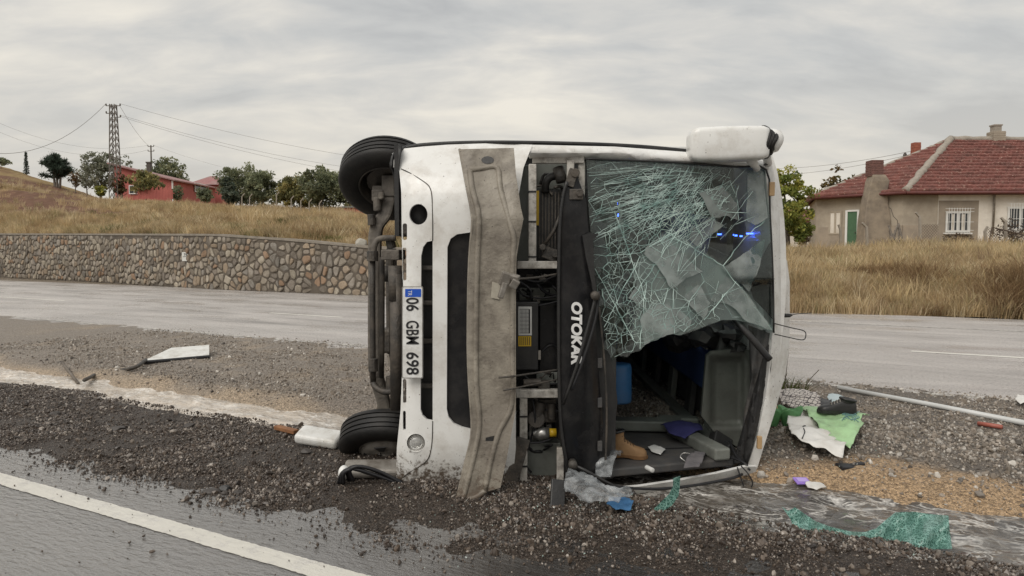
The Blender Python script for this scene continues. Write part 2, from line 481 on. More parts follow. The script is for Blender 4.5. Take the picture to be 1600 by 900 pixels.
# ------------------------------------------------------------------ running water in the ditch
def water_mat():
    m = bpy.data.materials.new('muddy_water'); m.use_nodes = True
    t = m.node_tree; N = t.nodes.new; L = t.links.new; b = t.nodes['Principled BSDF']
    co = N('ShaderNodeNewGeometry')
    mp = N('ShaderNodeMapping'); mp.inputs['Rotation'].default_value = (0, 0, math.radians(28.4)); L(co.outputs['Position'], mp.inputs[0])
    st = N('ShaderNodeMapping'); st.inputs['Scale'].default_value = (1.1, 1.9, 1); L(mp.outputs[0], st.inputs[0])
    def noise(s, d, r, dist=0.0):
        n = N('ShaderNodeTexNoise'); n.inputs['Scale'].default_value = s; n.inputs['Detail'].default_value = d
        n.inputs['Roughness'].default_value = r; n.inputs['Distortion'].default_value = dist
        L(st.outputs[0], n.inputs['Vector']); return n.outputs[0]
    def rg(q_, a_, c_, lo=0.0, hi=1.0):
        r = N('ShaderNodeMapRange'); r.inputs[1].default_value = a_; r.inputs[2].default_value = c_; r.inputs[3].default_value = lo; r.inputs[4].default_value = hi; L(q_, r.inputs[0]); return r.outputs[0]
    def mth(op, a_, b_):
        k = N('ShaderNodeMath'); k.operation = op
        for i, q_ in ((0, a_), (1, b_)):
            if isinstance(q_, (int, float)): k.inputs[i].default_value = q_
            else: L(q_, k.inputs[i])
        return k.outputs[0]
    def mixc(f, a_, c_):
        x_ = N('ShaderNodeMix'); x_.data_type = 'RGBA'; L(f, x_.inputs[0])
        for i, q_ in ((6, a_), (7, c_)):
            if isinstance(q_, tuple): x_.inputs[i].default_value = (*q_, 1)
            else: L(q_, x_.inputs[i])
        return x_.outputs[2]
    def threads(sc_, wd_):                  # thin wandering lines of froth
        return rg(mth('ABSOLUTE', mth('SUBTRACT', noise(sc_, 4, 0.55, 0.6), 0.5), 0.0), 0.0, wd_, 1.0, 0.0)
    patch = rg(noise(1.3, 5, 0.6, 0.3), 0.42, 0.62)
    fr = mth('MULTIPLY', mth('MAXIMUM', threads(2.3, 0.036), threads(5.0, 0.038)), rg(noise(2.2, 4, 0.6), 0.42, 0.6, 0.15, 0.95))
    fr = mth('MULTIPLY', fr, rg(noise(24, 5, 0.75), 0.3, 0.6, 0.35, 1.0))
    bc = mixc(patch, (0.05, 0.043, 0.036), (0.115, 0.1, 0.083))
    sx = N('ShaderNodeSeparateXYZ'); L(mp.outputs[0], sx.inputs[0])       # the shallow riffle upstream carries more silt and froth
    bc = mixc(mth('MULTIPLY', rg(sx.outputs[0], -3.0, -5.5), rg(noise(3.4, 6, 0.7, 0.5), 0.3, 0.6, 0.35, 1.0)), bc, (0.6, 0.52, 0.43))
    L(mixc(fr, bc, (0.86, 0.83, 0.78)), b.inputs['Base Color'])
    b.inputs['Roughness'].default_value = 0.04
    b.inputs['Specular IOR Level'].default_value = 0.9
    bn = N('ShaderNodeBump'); bn.inputs['Strength'].default_value = 1.0; bn.inputs['Distance'].default_value = 0.05
    L(noise(5.0, 5, 0.55, 0.9), bn.inputs['Height']); L(bn.outputs[0], b.inputs['Normal'])
    return m
uu = np.arange(-24, 12, 0.035); vv = np.arange(3.8, 5.8, 0.035)
A, B = np.meshgrid(uu, vv); x, y = xy(A, B)
z = -0.1 + 0.05 * (fbm(A * 1.6 + fbm(A * 0.9, B * 1.3, 2, 44) * 2, B * 3.6, 3, 41) - 0.5) + 0.04 * (fbm(A * 4.5 + 1.5 * fbm(A * 2, B * 2, 2, 46), B * 10, 3, 43) - 0.5)
J = np.arange(A.size).reshape(A.shape)
Ff = np.stack([J[:-1, :-1], J[:-1, 1:], J[1:, 1:], J[1:, :-1]], -1).reshape(-1, 4)
tag(obj_from('ditch_water', np_mesh('ditch_water', np.stack([x, y, z], -1).reshape(-1, 3), Ff, smooth=True), water_mat()), kind='structure')

# ------------------------------------------------------------------ banks and hill
AZ = [-1.02, -0.727, -0.56, -0.36, -0.2, 0.0, 0.2, 0.39, 0.73, 1.5]
EDGE = [68.6, 41.2, 33.9, 27.0, 24.5, 22.0, 20.0, 17.7, 16.3, 14.5]      # depth at which the bank starts
PROF = [
    ([68.6, 80, 100, 125, 400], [2.95, 6, 11, 15, 16]),
    ([41.2, 50, 60, 70, 80, 100, 400], [2.35, 4.4, 6.6, 8.0, 9.4, 13.4, 14.5]),
    ([33.9, 45, 55, 70, 90, 400], [2.2, 3.5, 4.75, 6.1, 7.4, 12]),
    ([27.0, 40, 50, 60, 100, 400], [1.98, 3.0, 4.0, 4.9, 7.0, 12]),
    ([24.5, 40, 50, 60, 100, 400], [1.55, 3.05, 4.1, 4.95, 6.6, 10]),
    ([22.0, 27, 40, 60, 100, 400], [1.2, 1.8, 2.6, 4.0, 5.5, 8]),
    ([20.0, 22, 26, 40, 100, 400], [0.0, 0.9, 1.5, 2.2, 4, 7]),
    ([17.7, 19.2, 22, 28, 32, 45, 100, 400], [-0.05, 0.45, 0.9, 1.28, 1.4, 1.55, 3.0, 7]),
    ([16.3, 17.8, 20.5, 27, 35, 45, 100, 400], [-0.05, 0.5, 0.95, 1.3, 1.42, 1.5, 3.0, 7]),
    ([14.5, 16, 19, 27, 35, 100, 400], [-0.05, 0.5, 0.95, 1.3, 1.45, 3.0, 7]),
]
def bank_edge(az): return np.interp(az, AZ, EDGE)
def bank_z(x, y):
    x = np.asarray(x, float); y = np.asarray(y, float)
    az = x / y
    Zs = np.stack([np.interp(y, p, q) for p, q in PROF])
    k = np.clip(np.searchsorted(AZ, az) - 1, 0, len(AZ) - 2)
    A0 = np.array(AZ)[k]; A1 = np.array(AZ)[k + 1]
    f = np.clip((az - A0) / (A1 - A0), 0, 1)
    # blend in terms of the distance past the edge so that the crest follows it
    e = bank_edge(az)
    out_ = np.zeros_like(az)
    it = np.arange(len(AZ))
    zz = []
    for i in it:
        zz.append(np.interp(y - e + EDGE[i], PROF[i][0], PROF[i][1]))
    zz = np.stack(zz)
    ii = np.arange(az.size)
    zf = zz.reshape(len(AZ), -1); kf = k.ravel(); ff = f.ravel()
    r = zf[kf, ii] * (1 - ff) + zf[kf + 1, ii] * ff
    r = r.reshape(az.shape)
    w = np.clip((y - e) / 3, 0, 1)
    r = r + w * (0.7 * (fbm(x * 0.16, y * 0.12, 3, 51) - 0.5) + 0.25 * (fbm(x * 0.7, y * 0.5, 3, 52) - 0.5))
    return r
az = np.linspace(-1.02, 1.5, 420)
tt = np.concatenate([np.linspace(0, 4, 26), np.linspace(4.4, 30, 70), np.linspace(31, 100, 50), np.linspace(110, 900, 12)])
A, T = np.meshgrid(az, tt)
Yb = bank_edge(A) + 0.12 + T; Xb = A * Yb
Zb = bank_z(Xb, Yb)
J = np.arange(A.size).reshape(A.shape)
Ff = np.stack([J[:-1, :-1], J[:-1, 1:], J[1:, 1:], J[1:, :-1]], -1).reshape(-1, 4)
def soil_mask(x, y):
    n = fbm(x * 0.13, y * 0.075, 4, 61)
    b = np.clip((n - 0.56) * 9, 0, 1) * (x < -8)
    # the bare track and cutting on the far left
    az_ = x / y
    wob = 10 * (fbm(x * 0.09, y * 0.06, 3, 63) - 0.5)
    tr = np.clip((y - 65 - wob - (az_ + 0.62).clip(0) * 90) / 2.0, 0, 1) * np.clip((86 - y - wob) / 3, 0, 1) * (az_ < -0.55)
    tr2 = 1.6 * np.exp(-(((y - 50 + wob * 0.3) / 4.0) ** 2)) * np.exp(-((az_ + 0.64) / 0.08) ** 2)
    return np.clip(b + tr * 1.3 + tr2, 0, 1)
sm = soil_mask(Xb, Yb)
c_straw = np.array([0.33, 0.24, 0.125]); c_brown = np.array([0.19, 0.11, 0.078])
C = smix(np.broadcast_to(c_straw, A.shape + (3,)), c_brown, sm)
m = mat('hill_soil', (1, 1, 1), (0.6, 0.58, 0.52), scale=2.5, rough=0.9, bump=0.8, bscale=6, vcol='Col', spec=0.1)
tag(obj_from('hillside', np_mesh('hillside', np.stack([Xb, Yb, Zb], -1).reshape(-1, 3), Ff, C.reshape(-1, 3), smooth=True), m), kind='structure')

# ------------------------------------------------------------------ scattering by geometry nodes
def protos(name, meshes, m):
    c = bpy.data.collections.new(name)
    for me in meshes:
        me.materials.append(m)
        c.objects.link(bpy.data.objects.new(name, me))
    return c
def scatter(name, pts, scl, rot, coll, kind='stuff'):
    me = bpy.data.meshes.new(name)
    pts = np.asarray(pts, np.float32); n = len(pts)
    me.vertices.add(n); me.vertices.foreach_set('co', pts.ravel())
    a = me.attributes.new('scl', 'FLOAT_VECTOR', 'POINT'); s = np.asarray(scl, np.float32)
    if s.ndim == 1: s = np.repeat(s[:, None], 3, 1)
    a.data.foreach_set('vector', s.ravel())
    a = me.attributes.new('rot', 'FLOAT_VECTOR', 'POINT'); a.data.foreach_set('vector', np.asarray(rot, np.float32).ravel())
    o = bpy.data.objects.new(name, me); COL.objects.link(o)
    g = bpy.data.node_groups.new(name, 'GeometryNodeTree')
    g.interface.new_socket('Geometry', in_out='INPUT', socket_type='NodeSocketGeometry')
    g.interface.new_socket('Geometry', in_out='OUTPUT', socket_type='NodeSocketGeometry')
    N = g.nodes.new; L = g.links.new
    gi = N('NodeGroupInput'); go = N('NodeGroupOutput')
    ip = N('GeometryNodeInstanceOnPoints'); ci = N('GeometryNodeCollectionInfo')
    ci.inputs['Collection'].default_value = coll
    ci.inputs['Separate Children'].default_value = True; ci.inputs['Reset Children'].default_value = True
    L(gi.outputs[0], ip.inputs['Points']); L(ci.outputs[0], ip.inputs['Instance'])
    ip.inputs['Pick Instance'].default_value = True
    def attr(nm):
        q = N('GeometryNodeInputNamedAttribute'); q.data_type = 'FLOAT_VECTOR'; q.inputs[0].default_value = nm
        return q.outputs[0]
    er = N('FunctionNodeEulerToRotation'); L(attr('rot'), er.inputs[0])
    L(er.outputs[0], ip.inputs['Rotation']); L(attr('scl'), ip.inputs['Scale'])
    L(ip.outputs[0], go.inputs[0])
    o.modifiers.new('scatter', 'NODES').node_group = g
    return tag(o, kind=kind)
def stone_meshes(n, sub=2, flat=0.7, jit=0.22, seed=3):
    r = random.Random(seed); out_ = []
    for i in range(n):
        bm = bmesh.new(); bmesh.ops.create_icosphere(bm, subdivisions=sub, radius=0.5)
        pl = [(Vector((r.gauss(0, 1), r.gauss(0, 1), r.gauss(0, 1))).normalized(), r.uniform(0.26, 0.42)) for _ in range(7)]
        for v in bm.verts:
            for nrm, dd in pl:
                k = v.co.dot(nrm)
                if k > dd: v.co -= nrm * (k - dd)
            v.co *= 1 + r.uniform(-jit, jit) * 0.3
            v.co.x *= 1.15 + 0.1 * i / n; v.co.z *= flat
        me = bpy.data.meshes.new('pebble'); bm.to_mesh(me); bm.free(); out_.append(me)
    return out_
def inframe(x, y, z, mg=30):
    d = np.stack([x, y, z - CAM_H]); f = d[1] * CP - d[2] * SP; u_ = d[1] * SP + d[2] * CP
    f = np.maximum(f, 0.01)
    px = 800 + 1100 * d[0] / f; py = 450 - 1100 * u_ / f
    return (px > -mg) & (px < 1600 + mg) & (py > -mg) & (py < 900 + mg) & (d[1] > 0.5)
def rand_rot(n): return RNG.uniform(0, 6.28, (n, 3))

M_wetgrav = mat('wet_gravel', (0.1, 0.1, 0.1), (0.7, 0.7, 0.7), scale=2.0, rough=0.3, bump=0.0, spec=0.5,
                rand=[(0.03, 0.024, 0.02), (0.085, 0.064, 0.05), (0.045, 0.035, 0.028), (0.15, 0.115, 0.09), (0.055, 0.043, 0.036), (0.11, 0.08, 0.058), (0.42, 0.37, 0.32), (0.035, 0.029, 0.026), (0.08, 0.06, 0.047), (0.2, 0.16, 0.13), (0.05, 0.04, 0.034)])
M_drygrav = mat('dry_gravel', (0.1, 0.1, 0.1), (0.75, 0.75, 0.75), scale=2.0, rough=0.6, spec=0.4,
                rand=[(0.15, 0.125, 0.1), (0.3, 0.255, 0.21), (0.38, 0.335, 0.285), (0.2, 0.165, 0.13), (0.34, 0.29, 0.24), (0.09, 0.078, 0.066), (0.68, 0.64, 0.58), (0.2, 0.165, 0.13), (0.46, 0.4, 0.34), (0.07, 0.06, 0.052), (0.5, 0.46, 0.41)])
wetc = protos('wet_pebble', stone_meshes(6, 1, 0.72, seed=3), M_wetgrav)
dryc = protos('dry_pebble', stone_meshes(6, 1, 0.72, seed=5), M_drygrav)
# near shoulder: dark wet gravel
n = 340000
u = RNG.uniform(-9, 4.2, n); v = RNG.uniform(2.5, 4.7, n)
x, y = xy(u, v); z = ground_z(x, y)
ve = edge_v(x) + 0.35 * (fbm(u * 1.3, v * 0.8, 3, 5) - 0.5)
pt_ = np.clip((fbm(u * 1.7, v * 2.3, 4, 91) - 0.33) * 5, 0.12, 1)
p = np.clip((v - ve + 0.3) / 0.5, 0, 1) ** 1.6 * 0.97 * pt_ + 0.03 * np.exp(-((ve - v) / 0.35).clip(0) ** 1.0 * 2.0) * (v < ve)
p *= np.where(y > 6.2, 0.65, 1.0)
k = (RNG.random(n) < p) & inframe(x, y, z) & (z > -0.09)
x, y, z = x[k], y[k], np.maximum(z[k], 0.0015 * (v[k] < 4.3))
s = np.clip(RNG.lognormal(math.log(0.0098), 0.55, len(x)), 0.005, 0.06)
print('wet stones', len(x))
scatter('wet_gravel', np.stack([x, y, z + s * 0.15], -1), s, rand_rot(len(x)), wetc)
# stones strewn over the wet asphalt
n = 5200
u = RNG.uniform(-8, 4, n); v = RNG.uniform(1.2, 3.6, n)
x, y = xy(u, v); ve = edge_v(x)
k = (RNG.random(n) < 0.06 + 0.5 * np.exp(-np.abs(ve - v) * 2.4)) & inframe(x, y, x * 0)
x, y = x[k], y[k]
s = np.clip(RNG.lognormal(math.log(0.0085), 0.6, len(x)), 0.004, 0.045)
scatter('strewn_stones', np.stack([x, y, 0.006 + s * 0.25], -1), s, rand_rot(len(x)), wetc)
# gravel between the ditch and the far road
n = 230000
u = RNG.uniform(-13, 5.5, n); v = RNG.uniform(5.25, 9.3, n)
x, y = xy(u, v); z = ground_z(x, y)
dens = np.clip((fbm(u * 0.9, v * 1.4, 3, 71) - 0.28) * 3.2, 0.12, 1) * np.clip((v - 5.45) / 0.35, 0.1, 1) * np.clip((9.5 - v) / 0.9, 0, 1)
dens *= np.clip(1.35 - y / 12, 0.25, 1)
dens = np.where((x > 1.2) & (v < 7.3), np.maximum(dens, 0.8 * np.clip((v - 5.9) / 0.4, 0.1, 1)), dens)
k = (RNG.random(n) < dens * 0.8) & inframe(x, y, z) & (z > -0.09)
x, y, z, v = x[k], y[k], z[k], v[k]
s = np.clip(RNG.lognormal(math.log(0.0135), 0.5, len(x)), 0.007, 0.07) * np.where((x > 1.2) & (v < 7.3), 1.3, 1.0)
print('dry stones', len(x))
scatter('pale_gravel', np.stack([x, y, np.maximum(z, np.where(v > 8.5, 0.0, -1)) + s * 0.15], -1), s, rand_rot(len(x)), dryc)

# ------------------------------------------------------------------ dry grass
def tuft(seed, nb, h, spread, wid, lean=0.35, heads=0.0):
    r = random.Random(seed); vs = []; fs = []
    for i in range(nb):
        a = r.uniform(0, 6.28); d = spread * math.sqrt(r.random())
        bx, by = d * math.cos(a), d * math.sin(a)
        hh = h * r.uniform(0.5, 1.1); la = a + r.gauss(0, 0.7); ln = lean * r.uniform(0.2, 1.4) * hh
        w = wid * r.uniform(0.6, 1.3); pa = r.uniform(0, 3.14); wx, wy = w * math.cos(pa), w * math.sin(pa)
        b0 = len(vs)
        for t, ww in ((0, 1.0), (0.5, 0.85), (0.85, 0.6)):
            ox = bx + math.cos(la) * ln * t * t; oy = by + math.sin(la) * ln * t * t; oz = hh * t * (1 - 0.12 * t)
            vs += [(ox - wx * ww, oy - wy * ww, oz), (ox + wx * ww, oy + wy * ww, oz)]
        vs += [(bx + math.cos(la) * ln * 1.1, by + math.sin(la) * ln * 1.1, hh * 0.93)] * 2
        for q in range(3): fs.append((b0 + 2 * q, b0 + 2 * q + 1, b0 + 2 * q + 3, b0 + 2 * q + 2))
    vs = np.array(vs, np.float32)
    return np_mesh('grass_tuft', vs, np.array(fs))
def grass_mat(name, cols):
    m = mat(name, (1, 1, 1), (0.66, 0.6, 0.54), scale=0.55, rough=0.8, spec=0.15, rand=cols, world=True, transl=0.3)
    return m
M_straw = grass_mat('straw', [(0.654, 0.513, 0.301), (0.831, 0.690, 0.438), (0.478, 0.357, 0.206), (0.900, 0.802, 0.560), (0.359, 0.268, 0.168), (0.763, 0.601, 0.349), (0.395, 0.365, 0.203), (0.677, 0.536, 0.355), (0.283, 0.202, 0.131)])
M_rust = grass_mat('rust_straw', [(0.292, 0.191, 0.111), (0.433, 0.302, 0.171), (0.217, 0.146, 0.091), (0.544, 0.413, 0.242), (0.305, 0.234, 0.144)])
M_green = grass_mat('green_grass', [(0.1, 0.13, 0.04), (0.16, 0.18, 0.06), (0.2, 0.2, 0.08)])
strawc = protos('straw_tuft', [tuft(i, 34, 0.55, 0.28, 0.007) for i in range(6)], M_straw)
rustc = protos('rust_tuft', [tuft(20 + i, 38, 0.6, 0.3, 0.006, 0.6) for i in range(5)], M_rust)
greenc = protos('green_tuft', [tuft(40 + i, 40, 0.3, 0.25, 0.006) for i in range(4)], M_green)
def bank_pts(n, az0, az1, t0, t1, pw=1.0):
    a = RNG.uniform(az0, az1, n); t = t0 + (t1 - t0) * RNG.random(n) ** pw
    y = bank_edge(a) + t; x = a * y
    return a, t, x, y
def grass(name, x, y, s, coll):
    k = inframe(x, y, bank_z(x, y), 220)
    x, y, s = x[k], y[k], s[k]
    z = bank_z(x, y) - 0.03
    rot = np.stack([RNG.normal(0, 0.12, len(x)), RNG.normal(0, 0.12, len(x)), RNG.uniform(0, 6.28, len(x))], -1)
    s3 = np.stack([s * RNG.uniform(0.8, 1.3, len(x)), s * RNG.uniform(0.8, 1.3, len(x)), s], -1)
    print(name, len(x))
    scatter(name, np.stack([x, y, z], -1), s3, rot, coll)
# left bank
a, t, x, y = bank_pts(31000, -0.88, -0.08, 0.5, 45, 1.25)
keep = ((soil_mask(x, y) < 0.2 + 0.6 * (fbm(x * 0.5, y * 0.4, 3, 95) > 0.56)) | (RNG.random(len(x)) < 0.06)) & (RNG.random(len(x)) < 0.35 + 0.65 * fbm(x * 0.35, y * 0.3, 2, 77))
x, y, t = x[keep], y[keep], t[keep]
grass('dry_grass', x, y, RNG.uniform(0.4, 1.15, len(x)) * (0.3 + 1.2 * fbm(x * 0.3, y * 0.3, 2, 78)), strawc)
a, t, x, y = bank_pts(1500, -0.74, -0.15, 1, 30)
keep = (fbm(x * 0.25, y * 0.25, 2, 79) > 0.6) & (soil_mask(x, y) < 0.2)
grass('brown_grass', x[keep], y[keep], RNG.uniform(0.6, 1.3, keep.sum()), rustc)
# right bank
a, t, x, y = bank_pts(20000, 0.24, 0.9, 0.15, 19, 1.15)
n_ = fbm(x * 0.45, y * 0.5, 3, 81)
low = (t < 4.2) & (n_ > 0.44) & (x / y > 0.45)
sz_ = RNG.uniform(0.35, 0.95, len(x)) * (0.55 + 0.9 * fbm(x * 0.6, y * 0.6, 2, 88)) * np.clip(1.15 - t / 30, 0.5, 1)
grass('dry_grass', x[~low], y[~low], sz_[~low], strawc)
grass('brown_grass', x[low], y[low], sz_[low] * 1.15, rustc)
a, t, x, y = bank_pts(500, 0.3, 0.78, 0.5, 16); grass('tall_grass', x, y, RNG.uniform(0.9, 1.35, len(x)), strawc)
a, t, x, y = bank_pts(900, -0.75, -0.1, 0.6, 40); k = (fbm(x * 0.5, y * 0.5, 2, 85) > 0.5) & (soil_mask(x, y) < 0.2); grass('tall_grass', x[k], y[k], RNG.uniform(1.0, 1.7, k.sum()), strawc)
a, t, x, y = bank_pts(2600, -0.6, -0.1, 0.5, 12); k = fbm(x * 0.6, y * 0.6, 2, 86) > 0.6; grass('green_grass', x[k], y[k], RNG.uniform(0.8, 1.6, k.sum()), greenc)
a, t, x, y = bank_pts(2600, 0.38, 0.78, 7, 15)
keep = fbm(x * 0.3, y * 0.4, 2, 83) > 0.52
grass('green_grass', x[keep], y[keep], RNG.uniform(0.5, 1.1, keep.sum()), greenc)
# ================================================================== materials of the bus
M_white = mat('white_paint', (0.80, 0.80, 0.78), (0.74, 0.735, 0.71), scale=2.2, rough=0.28, rough2=0.42, coat=0.15,
              dirt=(0.36, 0.31, 0.25), dscale=5.5, damt=0.38, speck=(0.12, 0.1, 0.085), sscale=75, sthr=0.715, mud=0.34)
M_white2 = mat('white_trim', (0.80, 0.80, 0.78), (0.72, 0.715, 0.69), scale=2.2, rough=0.3, rough2=0.45, dirt=(0.3, 0.26, 0.2), dscale=6, damt=0.4, speck=(0.1, 0.085, 0.07), sscale=55, sthr=0.68)
M_dirty = mat('dirty_white', (0.60, 0.58, 0.54), (0.44, 0.41, 0.36), scale=9, rough=0.5, dirt=(0.1, 0.085, 0.07), dscale=14, damt=0.8)
M_gloss = mat('black_gloss', (0.012, 0.012, 0.013), (0.02, 0.02, 0.022), scale=3, rough=0.12, rough2=0.3, spec=0.28, dirt=(0.06, 0.055, 0.05), dscale=6, damt=0.35)
M_plast = mat('black_plastic', (0.014, 0.014, 0.015), (0.03, 0.029, 0.028), scale=7, rough=0.45, bump=0.15, bscale=60)
M_dark = mat('dark_metal', (0.045, 0.042, 0.039), (0.085, 0.075, 0.064), scale=9, rough=0.55, metal=0.2, bump=0.4, bscale=45, dirt=(0.17, 0.14, 0.11), dscale=8, damt=0.5)
M_axle = mat('muddy_steel', (0.12, 0.108, 0.095), (0.2, 0.175, 0.145), scale=7, rough=0.7, bump=0.4, bscale=35, dirt=(0.06, 0.052, 0.045), dscale=6, damt=0.8)
M_rubber = mat('tyre_rubber', (0.009, 0.009, 0.0095), (0.018, 0.017, 0.016), scale=6, rough=0.5, spec=0.35, bump=0.2, bscale=80, dirt=(0.05, 0.044, 0.036), dscale=4, damt=0.35)
M_rim = mat('wheel_steel', (0.33, 0.31, 0.28), (0.22, 0.2, 0.175), scale=8, rough=0.5, metal=0.3, bump=0.2, dirt=(0.12, 0.1, 0.08), dscale=9, damt=0.7)
M_beige = mat('undersealed_panel', (0.33, 0.298, 0.245), (0.21, 0.185, 0.152), scale=2.6, rough=0.42, rough2=0.65, mud=0.3, bump=0.35, bscale=26,
              dirt=(0.07, 0.055, 0.042), dscale=5.0, damt=0.7, speck=(0.05, 0.04, 0.033), sscale=60, sthr=0.7, stretch=(1, 1, 1.15))
M_grey = mat('grey_plastic', (0.19, 0.2, 0.18), (0.15, 0.16, 0.145), scale=3, rough=0.5, bump=0.1, bscale=120, dirt=(0.07, 0.065, 0.055), dscale=5, damt=0.5)
M_dgrey = mat('dark_lining', (0.05, 0.05, 0.052), (0.075, 0.074, 0.072), scale=6, rough=0.7, bump=0.2, bscale=90, dirt=(0.13, 0.11, 0.09), dscale=7, damt=0.4)
M_locker = mat('locker_plastic', (0.115, 0.12, 0.105), (0.09, 0.095, 0.084), scale=3, rough=0.5, bump=0.1, bscale=120, dirt=(0.05, 0.046, 0.04), dscale=5, damt=0.5)
M_blue = mat('blue_fabric', (0.05, 0.1, 0.27), (0.065, 0.125, 0.32), scale=5, rough=0.75, bump=0.2, bscale=150)
M_bluep = mat('blue_plastic', (0.035, 0.14, 0.33), (0.05, 0.17, 0.38), scale=5, rough=0.4, dirt=(0.08, 0.08, 0.08), damt=0.3)
M_yellow = mat('yellow_plastic', (0.72, 0.47, 0.02), (0.6, 0.38, 0.02), scale=8, rough=0.4)
M_paper = mat('label_paper', (0.68, 0.68, 0.66), (0.6, 0.6, 0.58), scale=10, rough=0.6)
M_ink = mat('black_ink', (0.015, 0.015, 0.017), rough=0.5)
M_pblue = mat('plate_blue', (0.015, 0.09, 0.5), rough=0.35)
M_pwhite = mat('plate_white', (0.78, 0.78, 0.77), (0.7, 0.7, 0.68), scale=12, rough=0.35, dirt=(0.35, 0.32, 0.28), dscale=12, damt=0.35)
M_letter = mat('letter_white', (0.75, 0.75, 0.74), rough=0.4)
M_chrome = mat('bright_metal', (0.55, 0.54, 0.52), (0.4, 0.39, 0.37), scale=12, rough=0.3, metal=0.8)
M_cap_ = mat('old_sticker', (0.45, 0.42, 0.35), (0.36, 0.33, 0.27), scale=20, rough=0.7)
M_lens = mat('lamp_lens', (0.7, 0.7, 0.68), rough=0.08, trans=0.6, spec=0.6)
M_amber = mat('amber_lens', (0.45, 0.3, 0.16), rough=0.25)
M_blue_refl = mat('blue_reflection', (0.02, 0.05, 0.5), rough=0.3, emit=(0.05, 0.12, 1.0), estr=9)  # glow for the added stand-ins of reflected police lights

# ================================================================== the overturned bus
bus = empty('bus', (0.5, 7.6, 0.0), 'white bus lying on its side in the gravel with a shattered windscreen', 'bus')

def panel(name, outer, m, depth, thick=0.02, holes=(), step=22, parent=bus, cols=None, back=True):
    """sheet cut to an outline (with holes), following a depth function, with real thickness"""
    bm = bmesh.new()
    for loop in (outer, *holes):
        vs = [bm.verts.new((p[0], p[1], 0)) for p in loop]
        for a, b in zip(vs, vs[1:] + vs[:1]): bm.edges.new((a, b))
    bmesh.ops.triangle_fill(bm, use_beauty=True, use_dissolve=False, edges=bm.edges[:], normal=(0, 0, 1))
    xs = [p[0] for p in outer]; ys = [p[1] for p in outer]
    for ax, lo, hi in ((0, min(xs), max(xs)), (1, min(ys), max(ys))):
        q = lo + step
        while q < hi:
            co = [0, 0, 0]; co[ax] = q; no = [0, 0, 0]; no[ax] = 1
            bmesh.ops.bisect_plane(bm, geom=bm.verts[:] + bm.edges[:] + bm.faces[:], plane_co=co, plane_no=no, dist=1e-4)
            q += step
    lay = None
    if cols is not None: lay = bm.verts.layers.float_color.new('Col')
    for v in bm.verts:
        px, py = v.co.x, v.co.y
        if lay is not None: v[lay] = cols(px, py)
        v.co = at(px, py, depth(px, py) if callable(depth) else depth)
    bm.normal_update()
    bm.verts.index_update()
    if sum(f.normal.y * f.calc_area() for f in bm.faces) > 0:
        bmesh.ops.reverse_faces(bm, faces=bm.faces[:])
    front = bm.faces[:]
    for f in front: f.smooth = True
    if thick:
        be = [e for e in bm.edges if len(e.link_faces) == 1]
        cp = {}
        off = Vector((0, thick, 0))
        for e in be:
            for v in e.verts:
                if v not in cp:
                    cp[v] = (bm.verts.new(v.co), bm.verts.new(v.co + off))
        for e in be:
            l = e.link_faces[0]
            a, b = e.verts
            for lp in l.loops:
                if lp.vert in (a, b) and lp.link_loop_next.vert in (a, b): a, b = lp.vert, lp.link_loop_next.vert; break
            bm.faces.new((cp[b][0], cp[a][0], cp[a][1], cp[b][1]))
        if back:
            mp = {}
            for f in front:
                for v in f.verts:
                    if v not in mp: mp[v] = bm.verts.new(v.co + off)
            for f in front: bm.faces.new([mp[v] for v in reversed(f.verts)])
    me = bpy.data.meshes.new(name); bm.to_mesh(me); bm.free()
    return obj_from(name, me, m, parent)
def ell(cx, cy, rx, ry, n=24): return [(cx + rx * math.cos(2 * math.pi * i / n), cy + ry * math.sin(2 * math.pi * i / n)) for i in range(n)]
def rrect(x0, y0, x1, y1, r, n=4):
    o = []
    for cx, cy, a in ((x1 - r, y0 + r, -90), (x1 - r, y1 - r, 0), (x0 + r, y1 - r, 90), (x0 + r, y0 + r, 180)):
        for i in range(n + 1):
            t = math.radians(a + 90 * i / n); o.append((cx + r * math.cos(t), cy + r * math.sin(t)))
    return o
def fdep(px, py):
    """depth of the bus front: raked towards the roof, rounded at both flanks"""
    y = float(np.interp(px, [600, 612, 625, 645, 740, 880, 920, 1205, 1233], [4.86, 4.76, 4.68, 4.635, 4.62, 4.72, 4.76, 5.15, 5.3]))
    k = float(np.interp(px, [800, 950], [1.0, 0.35]))
    if py < 330: y += k * 0.30 * ((330 - py) / 105) ** 2.2
    if py > 690: y += k * 0.12 * ((py - 690) / 85) ** 2
    return y
def rel(d): return lambda px, py: fdep(px, py) + d
def ptube(name, pts, r, m, parent=bus, n=8, sm=5, **kw):
    """round bar through (px, py, Y) points"""
    bm = bmesh.new()
    P = [at(*p) for p in pts]
    tube(bm, smooth_path(P, sm) if len(P) > 2 and sm > 1 else P, r, n)
    return bm_obj(name, bm, m, parent, smooth=True)
def pbox(name, x0, y0, x1, y1, Y0, Y1, m, parent=bus, bevel=0.006):
    """upright box whose front covers a pixel rectangle at depth Y0"""
    a = at(x0, y0, Y0); b = at(x1, y1, Y0)
    bm = bmesh.new()
    box(bm, ((a.x + b.x) / 2, (Y0 + Y1) / 2, (a.z + b.z) / 2), (abs(b.x - a.x), Y1 - Y0, abs(a.z - b.z)))
    return bm_obj(name, bm, m, parent, bevel=bevel)
